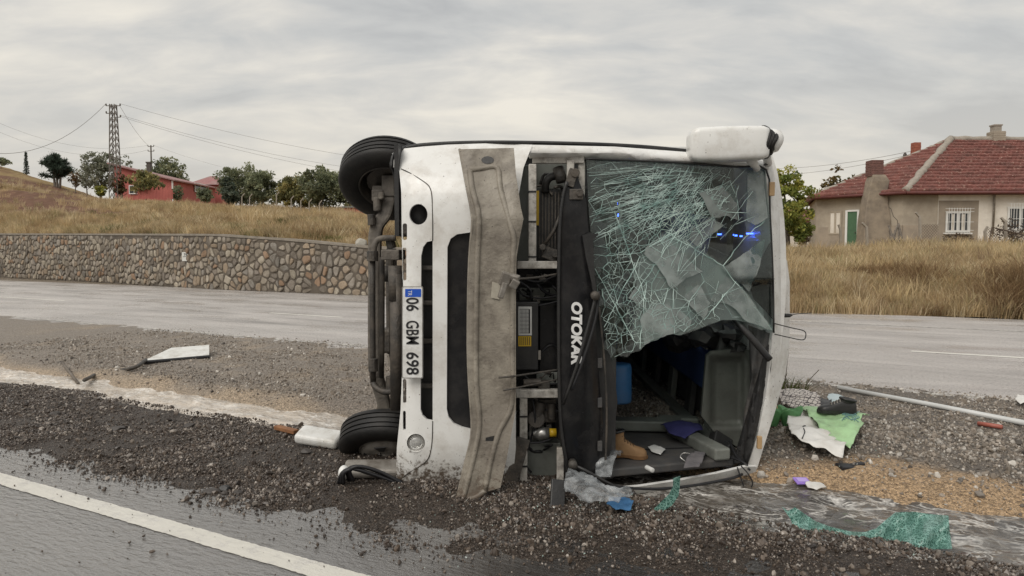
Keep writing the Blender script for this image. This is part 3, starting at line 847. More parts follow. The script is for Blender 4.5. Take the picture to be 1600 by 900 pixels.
def text(name, body, centre, length, height, m, parent, shear=0.0, bold=0.0, depth=0.0015, flipdir=None):
    """flat lettering that runs downwards with its tops to the right"""
    cu = bpy.data.curves.new(name, 'FONT'); cu.body = body; cu.align_x = 'CENTER'; cu.align_y = 'CENTER'
    cu.shear = shear; cu.offset = bold; cu.extrude = 0.0; cu.resolution_u = 4
    tmp = bpy.data.objects.new(name, cu); COL.objects.link(tmp)
    bpy.context.view_layer.update()
    me = bpy.data.meshes.new_from_object(tmp.evaluated_get(bpy.context.evaluated_depsgraph_get()))
    bpy.data.objects.remove(tmp); bpy.data.curves.remove(cu)
    a = np.array([v.co[:] for v in me.vertices]); lo, hi = a.min(0), a.max(0)
    c = (lo + hi) / 2
    me.transform(Matrix.Translation((-c[0], -c[1], 0)))
    me.transform(Matrix.Diagonal((length / (hi[0] - lo[0]), height / (hi[1] - lo[1]), 1, 1)))
    X_, Y_ = flipdir or (Vector((0, 0, -1)), Vector((1, 0, 0)))
    Z_ = X_.cross(Y_)
    R = Matrix((X_, Y_, Z_)).transposed().to_4x4()
    me.transform(Matrix.Translation(centre) @ R)
    me.materials.clear()
    return obj_from(name, me, m, parent)

# ---- front fascia with its openings
grille_hole = [(790, 363), (735, 363), (714, 366), (704, 373), (699, 386), (698, 640), (701, 652), (709, 662), (722, 668), (735, 671), (790, 671)]
slot_hole = [(676, 376), (667, 378), (661, 386), (658, 400), (657, 640), (660, 649), (667, 656), (676, 658)]
slits = [rrect(629, 349, 636, 375, 3), rrect(629, 387, 635, 438, 2.5), rrect(629.5, 592, 635, 630, 2.5), rrect(629.5, 642, 634, 672, 2)]
fascia = panel('front_fascia', [(612, 246), (613, 240), (618, 236), (632, 232), (660, 229), (700, 226), (760, 224), (832, 226), (818, 262), (806, 330), (806, 700), (800, 764),
               (740, 771), (680, 774), (640, 774), (622, 771), (619, 755), (620, 700), (626, 640), (629, 560), (630, 450), (628, 380), (627, 300), (624, 268), (613, 260)],
               M_white, fdep, 0.03, [grille_hole, slot_hole, ell(654, 335, 14, 16), ell(650, 692, 14, 14)] + slits, step=16)
panel('grille_panel', [(690, 355), (796, 355), (796, 680), (690, 680)], M_gloss, rel(0.035), 0.01, step=40)
panel('slot_backing', [(640, 340), (685, 340), (685, 672), (640, 672)], M_plast, rel(0.14), 0.02, step=40)
for y in (415, 470, 530, 600): pbox('slot_rib', 657, y, 677, y + 7, 4.70, 4.75, M_dark)
# recess of the missing lamp, and the lamp that is left
for (cx, cy, rx, ry) in ((654, 335, 14.5, 16.5), (650, 692, 14.5, 14.5)):
    bm = bmesh.new(); ra = []
    for d_, k_ in ((0.0, 1.0), (0.03, 0.98), (0.09, 0.86)):
        ra.append([bm.verts.new(at(p[0], p[1], fdep(cx, cy) + d_)) for p in ell(cx, cy, rx * k_, ry * k_)])
    for a, b in zip(ra, ra[1:]):
        for j in range(24): bm.faces.new((a[j], a[(j + 1) % 24], b[(j + 1) % 24], b[j]))
    bm.faces.new(ra[-1])
    bm_obj('lamp_socket', bm, M_plast if cy < 500 else M_white, bus, smooth=True)
lampc = at(650, 692, fdep(650, 692) + 0.025)
Rlamp = Matrix.Translation(lampc) @ Matrix.Rotation(math.pi / 2, 4, 'X')
bm = bmesh.new(); lathe(bm, [(0.057, -0.02), (0.057, 0.0), (0.05, 0.006), (0.047, 0.0)], Rlamp); lamp = bm_obj('fog_lamp', bm, M_chrome, bus, smooth=True)
bm = bmesh.new(); lathe(bm, [(0.047, 0.0), (0.04, 0.012), (0.025, 0.019), (0.001, 0.021)], Rlamp); bm_obj('lens', bm, M_lens, lamp, smooth=True)
bm = bmesh.new(); lathe(bm, [(0.045, -0.0), (0.03, -0.02), (0.012, -0.03), (0.012, 0.004), (0.001, 0.006)], Rlamp); bm_obj('reflector', bm, M_chrome, lamp, smooth=True)
def pseam(pts, r=0.0035, d=-0.001):
    return ptube('panel_seam', [(x, y, fdep(x, y) + d) for x, y in pts], r, M_dark, n=6, sm=4)
pseam([(627, 264), (640, 270), (664, 285), (672, 294), (675, 310), (676, 345), (676, 376)])
pseam([(676, 658), (675, 690), (671, 712), (662, 724), (640, 738), (622, 752)])
# ---- number plate
plate = panel('number_plate', rrect(629.5, 449, 659.5, 590, 2), M_pwhite, 4.575, 0.008, step=200)
panel('plate_band', rrect(633, 451.5, 658, 464, 1), M_pblue, 4.5735, 0.001, parent=plate, step=200)
panel('plate_frame', rrect(628, 447.5, 661, 591.5, 2.5), M_chrome, 4.579, 0.012, holes=[rrect(631.3, 451, 658, 588.5, 2)], step=200, parent=plate)
text('plate_number', '06', at(644.5, 475.5, 4.572), 0.088, 0.084, M_ink, plate, bold=0.018)
text('plate_number', 'GBM', at(644.5, 519.5, 4.572), 0.155, 0.084, M_ink, plate, bold=0.014)
text('plate_number', '698', at(644.5, 568, 4.572), 0.148, 0.084, M_ink, plate, bold=0.018)
text('plate_letters', 'TR', at(640.5, 458, 4.572), 0.034, 0.026, M_letter, plate)
# ---- open hood flap, its dirty inner side towards the road
flap_out = [(718, 233), (803, 231), (806, 270), (814, 325), (818, 342), (812, 372), (807, 402), (806, 460), (806, 640), (802, 662), (791, 720), (782, 762), (752, 771), (742, 789),
            (712, 796), (716, 770), (728, 718), (736, 685), (737, 655), (733, 600), (731, 540), (732, 440), (735, 380), (738, 342), (730, 296)]
def flapd(px, py):
    b = float(np.interp(py, [230, 340, 640, 790], [4.60, 4.43, 4.43, 4.36]))
    e = float(np.interp(px, [712, 736, 750, 795, 806, 818], [0.03, 0.0, 0.018, 0.018, 0.0, 0.03]))
    return b + e
flap = panel('hood_flap', flap_out, M_beige, flapd, 0.018, step=10)
panel('handle_recess', ell(762, 250, 10, 6, 12), M_plast, lambda x, y: flapd(x, y) - 0.003, 0.004, parent=flap)
for pts in ([(734, 266), (738, 296), (748, 340), (746, 400), (744, 500), (744, 600), (749, 660), (742, 705), (728, 765), (722, 782)],
            [(734, 266), (756, 263), (777, 263), (782, 296), (797, 350), (803, 375), (801, 420), (801, 540), (800, 630), (781, 672), (768, 715), (758, 766)],
            [(722, 782), (745, 776), (758, 766)]):
    ptube('pressed_rib', [(x, y, flapd(x, y) + 0.004) for x, y in pts], 0.019, M_beige, flap, n=8, sm=4)
ptube('flap_edge', [(x, y, flapd(x, y) + 0.008) for x, y in flap_out[14:] + flap_out[:1]], 0.009, M_beige, flap, n=6, sm=2)
bm = bmesh.new()
c = at(789, 436, 4.39); box(bm, c, (0.06, 0.05, 0.085), (0.2, 0.3, 0.2)); box(bm, c + Vector((0.05, -0.01, 0.012)), (0.085, 0.035, 0.035), (0.4, 0.2, -0.3)); box(bm, c + Vector((-0.015, -0.02, -0.07)), (0.035, 0.03, 0.1), (0, 0.3, 0.3)); box(bm, c + Vector((0.06, -0.03, -0.03)), (0.05, 0.02, 0.06), (0.5, 0.5, 0.1))
bm_obj('latch', bm, M_rim, flap, bevel=0.006)
panel('sticker', [(769, 440), (782, 444), (780, 468), (767, 465)], M_cap_, 4.438, 0.001, parent=flap)
panel('drain_slot', [(759, 684), (772, 681), (769, 702), (757, 706)], M_plast, 4.425, 0.004, parent=flap)
ptube('stay_rod', [(779, 590, 4.40), (800, 588, 4.42), (835, 583, 4.55), (876, 577, 4.7)], 0.007, M_dark, n=6)
ptube('stay_rod', [(786, 610, 4.40), (812, 605, 4.44), (875, 592, 4.7)], 0.006, M_dark, n=6)
ptube('stay_rod', [(805, 436, 4.40), (835, 434, 4.55), (872, 428, 4.7)], 0.007, M_dark, n=6)

# ---- engine bay behind the flap
bay = panel('bay_backing', [(800, 240), (925, 240), (925, 770), (800, 770)], M_plast, 5.28, 0.02, step=200)
frm = pbox('frame_bar', 826, 256, 838, 409, 4.74, 4.79, M_dirty)
pbox('frame_bar', 886, 250, 897, 330, 4.76, 4.81, M_dirty)
pbox('frame_bar', 832, 244, 913, 255, 4.78, 4.83, M_dirty)
pbox('frame_bar', 904, 252, 914, 330, 4.80, 4.85, M_dirty)
pbox('frame_bar', 808, 408, 876, 420, 4.735, 4.79, M_dirty)
pbox('frame_bar', 806, 609, 876, 622, 4.735, 4.79, M_dirty)
pbox('frame_bar', 812, 622, 824, 756, 4.745, 4.79, M_dirty)
pbox('frame_bar', 870, 700, 881, 757, 4.76, 4.80, M_dirty)
pbox('frame_bar', 800, 756, 905, 768, 4.73, 4.80, M_dirty)
for x, y in ((826, 298), (826, 345), (826, 400), (812, 650), (812, 690), (812, 728), (886, 290)):
    pbox('cable_tie', x - 1, y, x + (12 if x != 886 else 12), y + 2.5, 4.735, 4.80, M_ink, bevel=0)
pbox('bay_lining', 806, 258, 832, 408, 4.98, 5.02, M_grey)
pbox('bay_lining', 838, 250, 890, 296, 5.05, 5.09, M_grey)
pbox('bay_lining', 822, 692, 876, 757, 4.9, 5.2, M_grey)
pbox('bay_lining', 828, 666, 850, 690, 5.0, 5.1, M_dirty)
pbox('bay_lining', 812, 450, 872, 470, 5.0, 5.03, M_grey)
rad = pbox('radiator', 832, 296, 888, 407, 4.9, 4.99, M_plast)
for i in range(9): pbox('radiator_rib', 842 + i * 5, 300, 843.6 + i * 5, 403, 4.885, 4.902, M_dark, rad, bevel=0)
pbox('yellow_strip', 838, 298, 842, 352, 4.87, 4.898, M_yellow, rad, bevel=0)
ptube('hose', [(852, 300, 4.88), (853, 286, 4.86), (860, 277, 4.86), (872, 275, 4.88), (884, 280, 4.95)], 0.028, M_rubber, n=10)
bm = bmesh.new(); tube(bm, [at(872, 262, 4.86), at(878, 284, 4.84)], 0.04, 12); bm_obj('filler_neck', bm, M_dark, bus, smooth=True)
ptube('wiper_link', [(884, 316, 4.72), (866, 360, 4.74), (848, 386, 4.76)], 0.013, M_dark, sm=1)
bm = bmesh.new()
box(bm, at(860, 397, 4.80), (0.1, 0.08, 0.08), (0, 0.4, 0)); tube(bm, [at(848, 386, 4.73), at(848, 386, 4.79)], 0.022, 10); tube(bm, [at(868, 396, 4.73), at(868, 396, 4.8)], 0.028, 12)
bm_obj('wiper_motor', bm, M_dark, bus, bevel=0.004)
for p in ([(808, 432, 4.8), (840, 440, 4.82), (876, 428, 4.8)], [(808, 455, 4.82), (822, 462, 4.8), (845, 466, 4.82), (876, 462, 4.85)], [(812, 440, 4.78), (828, 452, 4.76), (831, 470, 4.8)],
          [(816, 585, 4.8), (838, 598, 4.78), (876, 600, 4.8)], [(833, 625, 4.84), (836, 660, 4.82), (828, 690, 4.84), (820, 722, 4.78), (830, 738, 4.8)], [(818, 690, 4.74), (840, 692, 4.76), (862, 686, 4.8)],
          [(846, 630, 4.86), (866, 634, 4.85), (876, 632, 4.86)], [(850, 640, 4.86), (870, 642, 4.85), (880, 645, 4.86)], [(826, 480, 4.82), (850, 476, 4.84), (876, 470, 4.85)], [(838, 560, 4.85), (858, 540, 4.84), (874, 545, 4.86)]):
    ptube('cable', p, 0.0075, M_ink, n=6)
rb = random.Random(31)
for k in range(26):                            # loom of cables and small fittings
    x, y = rb.uniform(812, 872), rb.choice((rb.uniform(424, 470), rb.uniform(585, 606), rb.uniform(625, 700), rb.uniform(260, 295), rb.uniform(726, 756)))
    q = [(x, y, rb.uniform(4.83, 4.98))]
    for _ in range(3): q.append((min(878, max(808, q[-1][0] + rb.uniform(-22, 22))), q[-1][1] + rb.uniform(-16, 16), rb.uniform(4.82, 5.0)))
    ptube('cable', q, rb.choice((0.005, 0.007, 0.011)), rb.choice((M_ink, M_ink, M_dark, M_rubber)), n=5, sm=3)
for k in range(16):
    x, y = rb.uniform(814, 872), rb.choice((rb.uniform(424, 470), rb.uniform(626, 690), rb.uniform(726, 752))); w = rb.uniform(4, 12); h = rb.uniform(4, 14)
    pbox('fitting', x, y, x + w, y + h, rb.uniform(4.9, 5.0), 5.05, rb.choice((M_dark, M_plast, M_dark, M_rim)), bevel=0.004)
batt = pbox('battery_box', 804, 472, 841, 578, 4.76, 4.98, M_plast)
pbox('fuse_box', 843, 474, 876, 584, 4.88, 5.0, M_gloss)
pbox('battery_clip', 841, 548, 845, 562, 4.77, 4.8, M_rim, bevel=0.001)
lab = panel('battery_label', [(810, 479), (831, 479), (831, 524), (810, 524)], M_paper, 4.757, 0.002, parent=batt)
bm = bmesh.new()
for i in range(8): box(bm, at(812.5 + i * 2.1, 502, 4.7555), (0.0022 if i != 7 else 0.009, 0.0008, 0.165))
for i in range(7): box(bm, at(819, 483 + i * 6.2, 4.7552), (0.062, 0.0008, 0.0022))
bm_obj('label_print', bm, M_ink, batt)
panel('warning_label', [(810, 525.5), (830, 525.5), (830, 541), (810, 541)], M_yellow, 4.757, 0.002, parent=batt)
bm = bmesh.new()
for i in range(6): box(bm, at(812.5 + i * 3, 533, 4.7555), (0.005, 0.0008, 0.055))
bm_obj('label_print', bm, M_ink, batt)
bm = bmesh.new(); tube(bm, [at(818, 598, 4.77), at(846, 597, 4.77)], 0.026, 12); box(bm, at(850, 600, 4.8), (0.08, 0.06, 0.05)); bm_obj('pump', bm, M_dark, bus, smooth=False, bevel=0.004)
pbox('pump_bracket', 838, 582, 876, 600, 4.86, 4.9, M_grey)
bm = bmesh.new(); tube(bm, [at(833, 678, 4.84), at(842, 678, 4.84), at(848, 677, 4.84), at(858, 677, 4.84)], [0.026, 0.045, 0.045, 0.04], 14); res = bm_obj('reservoir', bm, M_chrome, bus, smooth=True)
bm = bmesh.new(); tube(bm, [at(857.5, 676, 4.84), at(869, 676, 4.84)], 0.03, 12); bm_obj('yellow_cap', bm, M_yellow, res, smooth=True)
bm = bmesh.new()
tube(bm, [at(838, 655, 4.82), at(838, 655, 4.9)], 0.06, 16); tube(bm, [at(846, 628, 4.86), at(840, 650, 4.86)], 0.04, 10); box(bm, at(855, 640, 4.92), (0.12, 0.1, 0.16)); tube(bm, [at(862, 630, 4.85), at(862, 655, 4.85)], 0.03, 10)
box(bm, at(830, 640, 4.95), (0.08, 0.08, 0.2))
bm_obj('compressor', bm, M_dark, bus, bevel=0.005)
bm = bmesh.new(); box(bm, at(808, 720, 4.7), (0.09, 0.03, 0.32), (0, 0.28, 0)); bm_obj('bracket', bm, M_dark, bus, bevel=0.004)

# ---- black panel below the windscreen with the maker's lettering
def hatd(px, py): return fdep(px, py) - 0.045 + 0.00004 * (px - 900) ** 2 + 0.05 * max(0, (py - 640) / 120) ** 2
hat = panel('name_panel', [(886, 286), (892, 268), (899, 266), (906, 286), (915, 310), (919, 360), (926, 440), (930, 510), (936, 590), (942, 660), (944, 700), (940, 752), (907, 766), (893, 752), (883, 725), (874, 660), (871, 560), (871, 420), (875, 350), (880, 310)],
      M_gloss, hatd, 0.035, step=14)
ptube('panel_edge', [(886, 284, 4.68), (880, 306, 4.68), (875, 345, 4.675), (873, 420, 4.675), (873, 560, 4.675), (876, 660, 4.68), (885, 722, 4.7), (895, 750, 4.73), (908, 765, 4.77)], 0.012, M_plast, n=8, sm=4)
text('maker_name', 'OTOKAR', at(901, 521, 4.665), 0.42, 0.074, M_letter, hat, shear=0.15, bold=0.05)
bm = bmesh.new(); tube(bm, [at(899, 270, 4.68), at(899, 270, 4.76)], 0.03, 10); box(bm, at(893, 278, 4.72), (0.06, 0.05, 0.12), (0, 0.3, 0)); tube(bm, [at(906, 301, 4.66), at(906, 301, 4.72)], 0.026, 12); box(bm, at(900, 304, 4.7), (0.09, 0.04, 0.07))
bm_obj('panel_hinge', bm, M_dark, bus, bevel=0.004)
# black moulding torn off along the lower edge of the glass
panel('torn_moulding', [(910, 368), (922, 363), (936, 366), (927, 374), (929, 430), (936, 480), (931, 486), (924, 440), (915, 400)], M_plast, rel(-0.06), 0.03, step=12)
dash = panel('dash_cover', [(915, 300), (921, 300), (930, 400), (938, 480), (950, 545), (961, 590), (965, 628), (960, 672), (952, 715), (946, 758), (934, 764), (928, 700), (924, 560)],
      M_plast, rel(0.03), 0.10, step=18)
for y in (560, 622, 690): pbox('dash_clip', 934, y, 941, y + 15, 4.775, 4.81, M_dgrey, dash, bevel=0.002)
ptube('dash_edge', [(936, 480, 4.78), (944, 560, 4.78), (948, 640, 4.79), (946, 720, 4.8), (942, 758, 4.83)], 0.008, M_dark, dash, n=6)
bm = bmesh.new()
lathe(bm, [(0.0, 0.0), (0.165, 0.0), (0.19, 0.03), (0.165, 0.06), (0.0, 0.06)], Matrix.Translation(at(938, 630, 5.02)) @ Matrix.Rotation(math.pi / 2, 4, 'Y') @ Matrix.Diagonal((1.35, 0.8, 1, 1)), 28)
bm_obj('instrument_hood', bm, M_plast, bus, smooth=True)
bm = bmesh.new(); box(bm, at(915, 520, 5.1), (0.42, 0.3, 2.1)); bm_obj('dashboard', bm, M_dgrey, bus, bevel=0.05, seg=4)

# ---- white surround of the windscreen
top_beam = panel('side_pillar', [(826, 243), (834, 229), (870, 227), (960, 229), (1080, 238), (1150, 246), (1197, 250), (1206, 254), (1200, 266), (1150, 260), (1080, 256), (1000, 251), (915, 247), (860, 246), (828, 246)],
      M_white, lambda px, py: fdep(px, 300) - 0.02 + 0.012 * abs(py - np.interp(px, [826, 960, 1200], [236, 240, 260])) ** 1.3 * 0.35, 0.07, step=12)
panel('roof_edge', [(1195, 256), (1206, 254), (1211, 280), (1217, 330), (1222, 392), (1230, 408), (1234, 440), (1234, 540), (1228, 580), (1212, 640), (1196, 690), (1183, 732), (1166, 738),
      (1170, 722), (1184, 680), (1196, 620), (1204, 560), (1208, 510), (1208, 440), (1204, 370), (1197, 290)],
      M_white2, lambda px, py: 5.13 + max(0, (px - 1204)) * 0.012 + 0.0000012 * (py - 470) ** 2, 0.2, step=12)
panel('lower_pillar', [(903, 768), (940, 765.5), (1000, 760), (1060, 751), (1120, 740), (1166, 729), (1183, 729), (1181, 737), (1160, 744), (1110, 757), (1050, 767), (985, 775), (925, 779), (906, 778)],
      M_white2, lambda px, py: fdep(px, 600) - 0.10 + max(0, py - np.interp(px, [903, 1180], [772, 731])) * 0.006, 0.04, step=12)
panel('pillar_cap', [(1157, 728), (1167, 725), (1168, 738), (1158, 742)], M_plast, 5.06, 0.05)
for (x0, y0, x1, y1, Y_) in ((1203, 284, 1211, 306, 5.12), (1184, 682, 1191, 702, 5.1)):
    pbox('marker_lamp', x0, y0, x1, y1, Y_, Y_ + 0.03, M_amber, bevel=0.006)
pbox('hinge_cover', 1196, 250, 1200, 258, 5.08, 5.12, M_plast, bevel=0.002)
# ---- shell: roof, flanks, floor, tail
ZT, XR = 2.335, 2.0
bm = bmesh.new()
prof = []
for i in range(15):
    t = i / 14; z = 0.0 + t * ZT; x = 1.90 + 0.22 * math.sin(math.pi * min(1, max(0, t * 0.96 + 0.02))) ** 0.6 - 0.1 * (1 - t)
    prof.append((x, z))
for y0, y1 in ((5.32, 11.2),):
    A_ = [bm.verts.new((x, y0, z)) for x, z in prof]; B_ = [bm.verts.new((x, y1, z)) for x, z in prof]
    A2 = [bm.verts.new((x - 0.06, y0, z)) for x, z in prof]; B2 = [bm.verts.new((x - 0.06, y1, z)) for x, z in prof]
    for i in range(14):
        bm.faces.new((A_[i], A_[i + 1], B_[i + 1], B_[i])); bm.faces.new((A2[i], A2[i + 1], B2[i + 1], B2[i])); bm.faces.new((A_[i], A_[i + 1], A2[i + 1], A2[i])); bm.faces.new((B_[i], B_[i + 1], B2[i + 1], B2[i]))
bm_obj('roof', bm, M_white, bus, smooth=False)
bm = bmesh.new()
box(bm, (2.03, 6.0, 1.17), (0.14, 0.9, 1.1)); bm_obj('roof_hatch', bm, M_white, bus, bevel=0.05, seg=3)
def flank(z, name, m, X0=-0.72, Y0=5.2):
    """side wall with window openings"""
    bm = bmesh.new()
    box(bm, ((X0 + 0.35) / 2, 8.2, z), (0.35 - X0, 6.0, 0.05)); box(bm, (1.68, (Y0 + 11.2) / 2, z), (0.34, 11.2 - Y0, 0.05))
    for y in (5.3, 6.35, 7.9, 9.45, 11.0): box(bm, (0.95, y, z), (1.15, 0.2 if y > 5.2 else 0.24, 0.046))
    return bm_obj(name, bm, m, bus, bevel=0.01)
flank(ZT, 'upper_flank', M_white)
flank(-0.02, 'lower_flank', M_dgrey, Y0=5.8)
M_tint = bpy.data.materials.new('tinted_glass'); M_tint.use_nodes = True
b = M_tint.node_tree.nodes['Principled BSDF']; b.inputs['Base Color'].default_value = (0.03, 0.035, 0.04, 1); b.inputs['Roughness'].default_value = 0.05
tr = M_tint.node_tree.nodes.new('ShaderNodeBsdfTransparent'); tr.inputs[0].default_value = (0.1, 0.115, 0.135, 1)
mxs = M_tint.node_tree.nodes.new('ShaderNodeMixShader'); mxs.inputs[0].default_value = 0.35
M_tint.node_tree.links.new(tr.outputs[0], mxs.inputs[1]); M_tint.node_tree.links.new(b.outputs[0], mxs.inputs[2])
M_tint.node_tree.links.new(mxs.outputs[0], M_tint.node_tree.nodes['Material Output'].inputs[0])
for y0, y1 in ((5.42, 6.25), (6.45, 7.8), (8.0, 9.35), (9.55, 10.9)):
    bm = bmesh.new(); box(bm, (0.93, (y0 + y1) / 2, ZT + 0.022), (1.2, y1 - y0 + 0.12, 0.012)); bm_obj('side_window', bm, M_tint, bus)
ptube('side_trim', [(618, 235, 4.95), (660, 226.5, 4.95), (760, 222.5, 4.95), (900, 224.5, 4.98), (1000, 229, 5.03), (1086, 237, 5.1)], 0.014, M_plast, n=8)
bm = bmesh.new(); box(bm, (-0.62, 8.2, ZT / 2), (0.16, 6.0, ZT - 0.1)); bm_obj('floor_pan', bm, M_dark, bus, bevel=0.02)
bm = bmesh.new(); box(bm, (0.65, 11.22, ZT / 2), (2.7, 0.06, ZT)); bm_obj('rear_panel', bm, M_white, bus, bevel=0.03)
bm = bmesh.new(); box(bm, (-0.1, 8.6, 1.18), (0.05, 5.2, 2.2)); bm_obj('cabin_floor', bm, M_dgrey, bus)
bm = bmesh.new(); box(bm, (1.76, 8.4, 1.2), (0.05, 5.4, 2.2)); bm_obj('ceiling', bm, M_dgrey, bus)
# engine bulkhead keeps the bay dark
bm = bmesh.new(); box(bm, (-0.1, 5.32, 1.17), (1.0, 0.04, 2.25)); bm_obj('bulkhead', bm, M_plast, bus)
# ---- cabin seen through the broken screen
bm = bmesh.new(); box(bm, (1.70, 8.0, 0.56), (0.09, 4.6, 0.40), (0, -0.12, 0)); bm_obj('blue_rack', bm, M_blue, bus, bevel=0.04, seg=3)
ptube('rack_rail', [(1105, 545, 5.9), (1040, 503, 7.8), (1000, 490, 9.0)], 0.012, M_chrome, n=6, sm=1)
for i, y in enumerate((5.9, 6.6, 7.35, 8.15, 9.0, 9.9)):
    bm = bmesh.new(); box(bm, (1.69, y, 0.20), (0.06, 0.18, 0.36), (0, 0.1, 0)); bm_obj('rack_bracket', bm, M_grey if i % 2 == 0 else M_dgrey, bus, bevel=0.012)
bm = bmesh.new(); box(bm, (1.60, 8.0, 0.05), (0.12, 5.2, 0.07)); bm_obj('window_rail', bm, M_grey, bus, bevel=0.015)
bm = bmesh.new(); box(bm, (1.70, 8.0, 0.92), (0.06, 4.8, 0.3), (0, 0.15, 0)); bm_obj('rack_panel', bm, M_dgrey, bus, bevel=0.02)
# grey moulded locker over the driver's place
lk = panel('overhead_locker', [(1104, 556), (1112, 549), (1160, 544), (1172, 548), (1175, 580), (1172, 690), (1166, 706), (1120, 680), (1096, 650), (1100, 600)], M_locker,
     lambda px, py: 5.50 + 0.07 * min(1, max(0, min(px - 1108, 1164 - px, py - 556, 668 - py)) / 7), 0.04, step=5)
panel('locker_side', [(1172, 520), (1196, 516), (1200, 560), (1192, 630), (1176, 700), (1170, 690), (1174, 600)], M_dgrey, lambda px, py: 5.42 - (px - 1172) * 0.006, 0.03, step=12)
# torn lining and curtain at the roof end
for i, (d, mm) in enumerate(((0, M_dgrey), (0.03, M_plast))):
    q = [(1170, 508), (1206, 522), (1203, 575), (1190, 625), (1172, 676), (1161, 700), (1158, 690), (1164, 640), (1176, 590)] if i == 0 else [(1196, 548), (1207, 530), (1205, 575), (1196, 620), (1182, 672), (1168, 726), (1148, 730), (1152, 700), (1170, 640)]
    panel('torn_lining', q, mm, lambda px, py, d=d: 5.21 + d * 0.0 - 0.03 * i + 0.025 * math.sin(px * 0.45 + py * 0.06), 0.012, step=5)
ptube('grab_bar', [(1150, 500, 5.12), (1160, 512, 5.08), (1180, 535, 5.05), (1203, 562, 5.04)], 0.024, M_plast, n=10)
bm = bmesh.new()
for (x, y, Y_, s) in ((1080, 515, 5.8, 0.16), (1100, 525, 5.7, 0.14), (1120, 512, 5.7, 0.13), (1140, 520, 5.6, 0.11), (1062, 530, 6.2, 0.16), (1150, 540, 5.55, 0.08)):
    bmesh.ops.create_icosphere(bm, subdivisions=2, radius=s, matrix=Matrix.Translation(at(x, y, Y_)) @ Matrix.Diagonal((1, 1, 0.7, 1)))
for v in bm.verts: v.co += Vector([random.uniform(-0.02, 0.02) for _ in range(3)])
bm_obj('torn_headliner', bm, M_plast, bus)
# lower flank: inner trim lying on the ground
bm = bmesh.new(); Q = [(0.56, 4.86), (1.66, 5.16), (1.6, 5.95), (0.62, 5.98)]
lo = [bm.verts.new((x, y, -0.01)) for x, y in Q]; hi = [bm.verts.new((x, y, 0.05)) for x, y in Q]
for i in range(4): bm.faces.new((lo[i], lo[(i + 1) % 4], hi[(i + 1) % 4], hi[i]))
bm.faces.new(hi); bm.faces.new(lo[::-1]); bm_obj('door_panel', bm, M_dgrey, bus, bevel=0.012)
bm = bmesh.new(); box(bm, (1.05, 5.38, 0.052), (0.95, 0.012, 0.012), (0, 0, 0.12)); bm_obj('panel_joint', bm, M_ink, bus)
for a, b_, w in (((0.75, 5.98, 0.12), (1.45, 5.92, 0.10), 0.17), ((1.36, 5.86, 0.10), (1.55, 5.1, 0.09), 0.13), ((1.28, 6.1, 0.1), (1.62, 6.05, 0.1), 0.12)):
    a, b_ = Vector(a), Vector(b_); d = b_ - a
    bm = bmesh.new(); box(bm, (a + b_) / 2, (d.length, w, 0.09), (0, 0, math.atan2(d.y, d.x))); bm_obj('pillar_trim', bm, M_grey, bus, bevel=0.015)
bm = bmesh.new()
for (x, y, Y_, s) in ((1125, 690, 5.5, 0.10), (1140, 705, 5.4, 0.09), (1110, 705, 5.5, 0.08), (1150, 720, 5.2, 0.07), (1130, 725, 5.25, 0.07)):
    box(bm, at(x, y, Y_), (s * 1.6, s, s), (random.random(), random.random(), random.random()))
bm_obj('broken_trim', bm, M_plast, bus, bevel=0.01)
for p in ([(1100, 715, 5.3), (1130, 712, 5.2), (1160, 722, 5.05), (1172, 735, 5.0)], [(1085, 705, 5.4), (1120, 725, 5.2), (1150, 732, 5.08)], [(1140, 690, 5.3), (1150, 712, 5.15), (1168, 728, 5.02)]):
    ptube('wire', p, 0.008, M_ink, n=6)
# seats further back, seen through the glass
def seat(y, z):
    bm = bmesh.new(); box(bm, (0.42, y, z), (0.75, 0.1, 0.42)); box(bm, (0.88, y + 0.01, z), (0.2, 0.09, 0.28)); s_ = bm_obj('seat_back', bm, M_blue, bus, bevel=0.04, seg=3)
    bm = bmesh.new(); box(bm, (0.13, y - 0.22, z), (0.14, 0.44, 0.42)); bm_obj('seat_cushion', bm, M_blue, bus, bevel=0.04, seg=3)
for y in (6.5, 7.5, 8.5, 9.5):
    for z in (0.35, 0.8, 1.6, 2.05): seat(y, z)
bm = bmesh.new(); box(bm, (1.15, 5.75, 1.75), (0.1, 0.1, 0.9)); bm_obj('partition_post', bm, M_dgrey, bus, bevel=0.02)
bm = bmesh.new(); box(bm, (1.45, 6.0, 1.75), (0.5, 0.04, 0.34), (0.2, 0.2, 0)); refl_board = bm_obj('reflection_board', bm, M_blue, bus, bevel=0.02)  # added board behind the glowing stand-ins for a reflection
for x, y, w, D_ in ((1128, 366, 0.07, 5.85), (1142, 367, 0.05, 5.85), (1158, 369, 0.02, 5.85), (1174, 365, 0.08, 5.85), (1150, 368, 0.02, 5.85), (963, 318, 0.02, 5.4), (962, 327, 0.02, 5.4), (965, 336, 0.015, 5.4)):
    bm = bmesh.new(); box(bm, at(x, y, D_), (w, 0.01, 0.012 if D_ > 5.5 else 0.02)); bm_obj('blue_reflection', bm, M_blue_refl, bus)  # added glowing strips stand in for police lights reflected in the windscreen

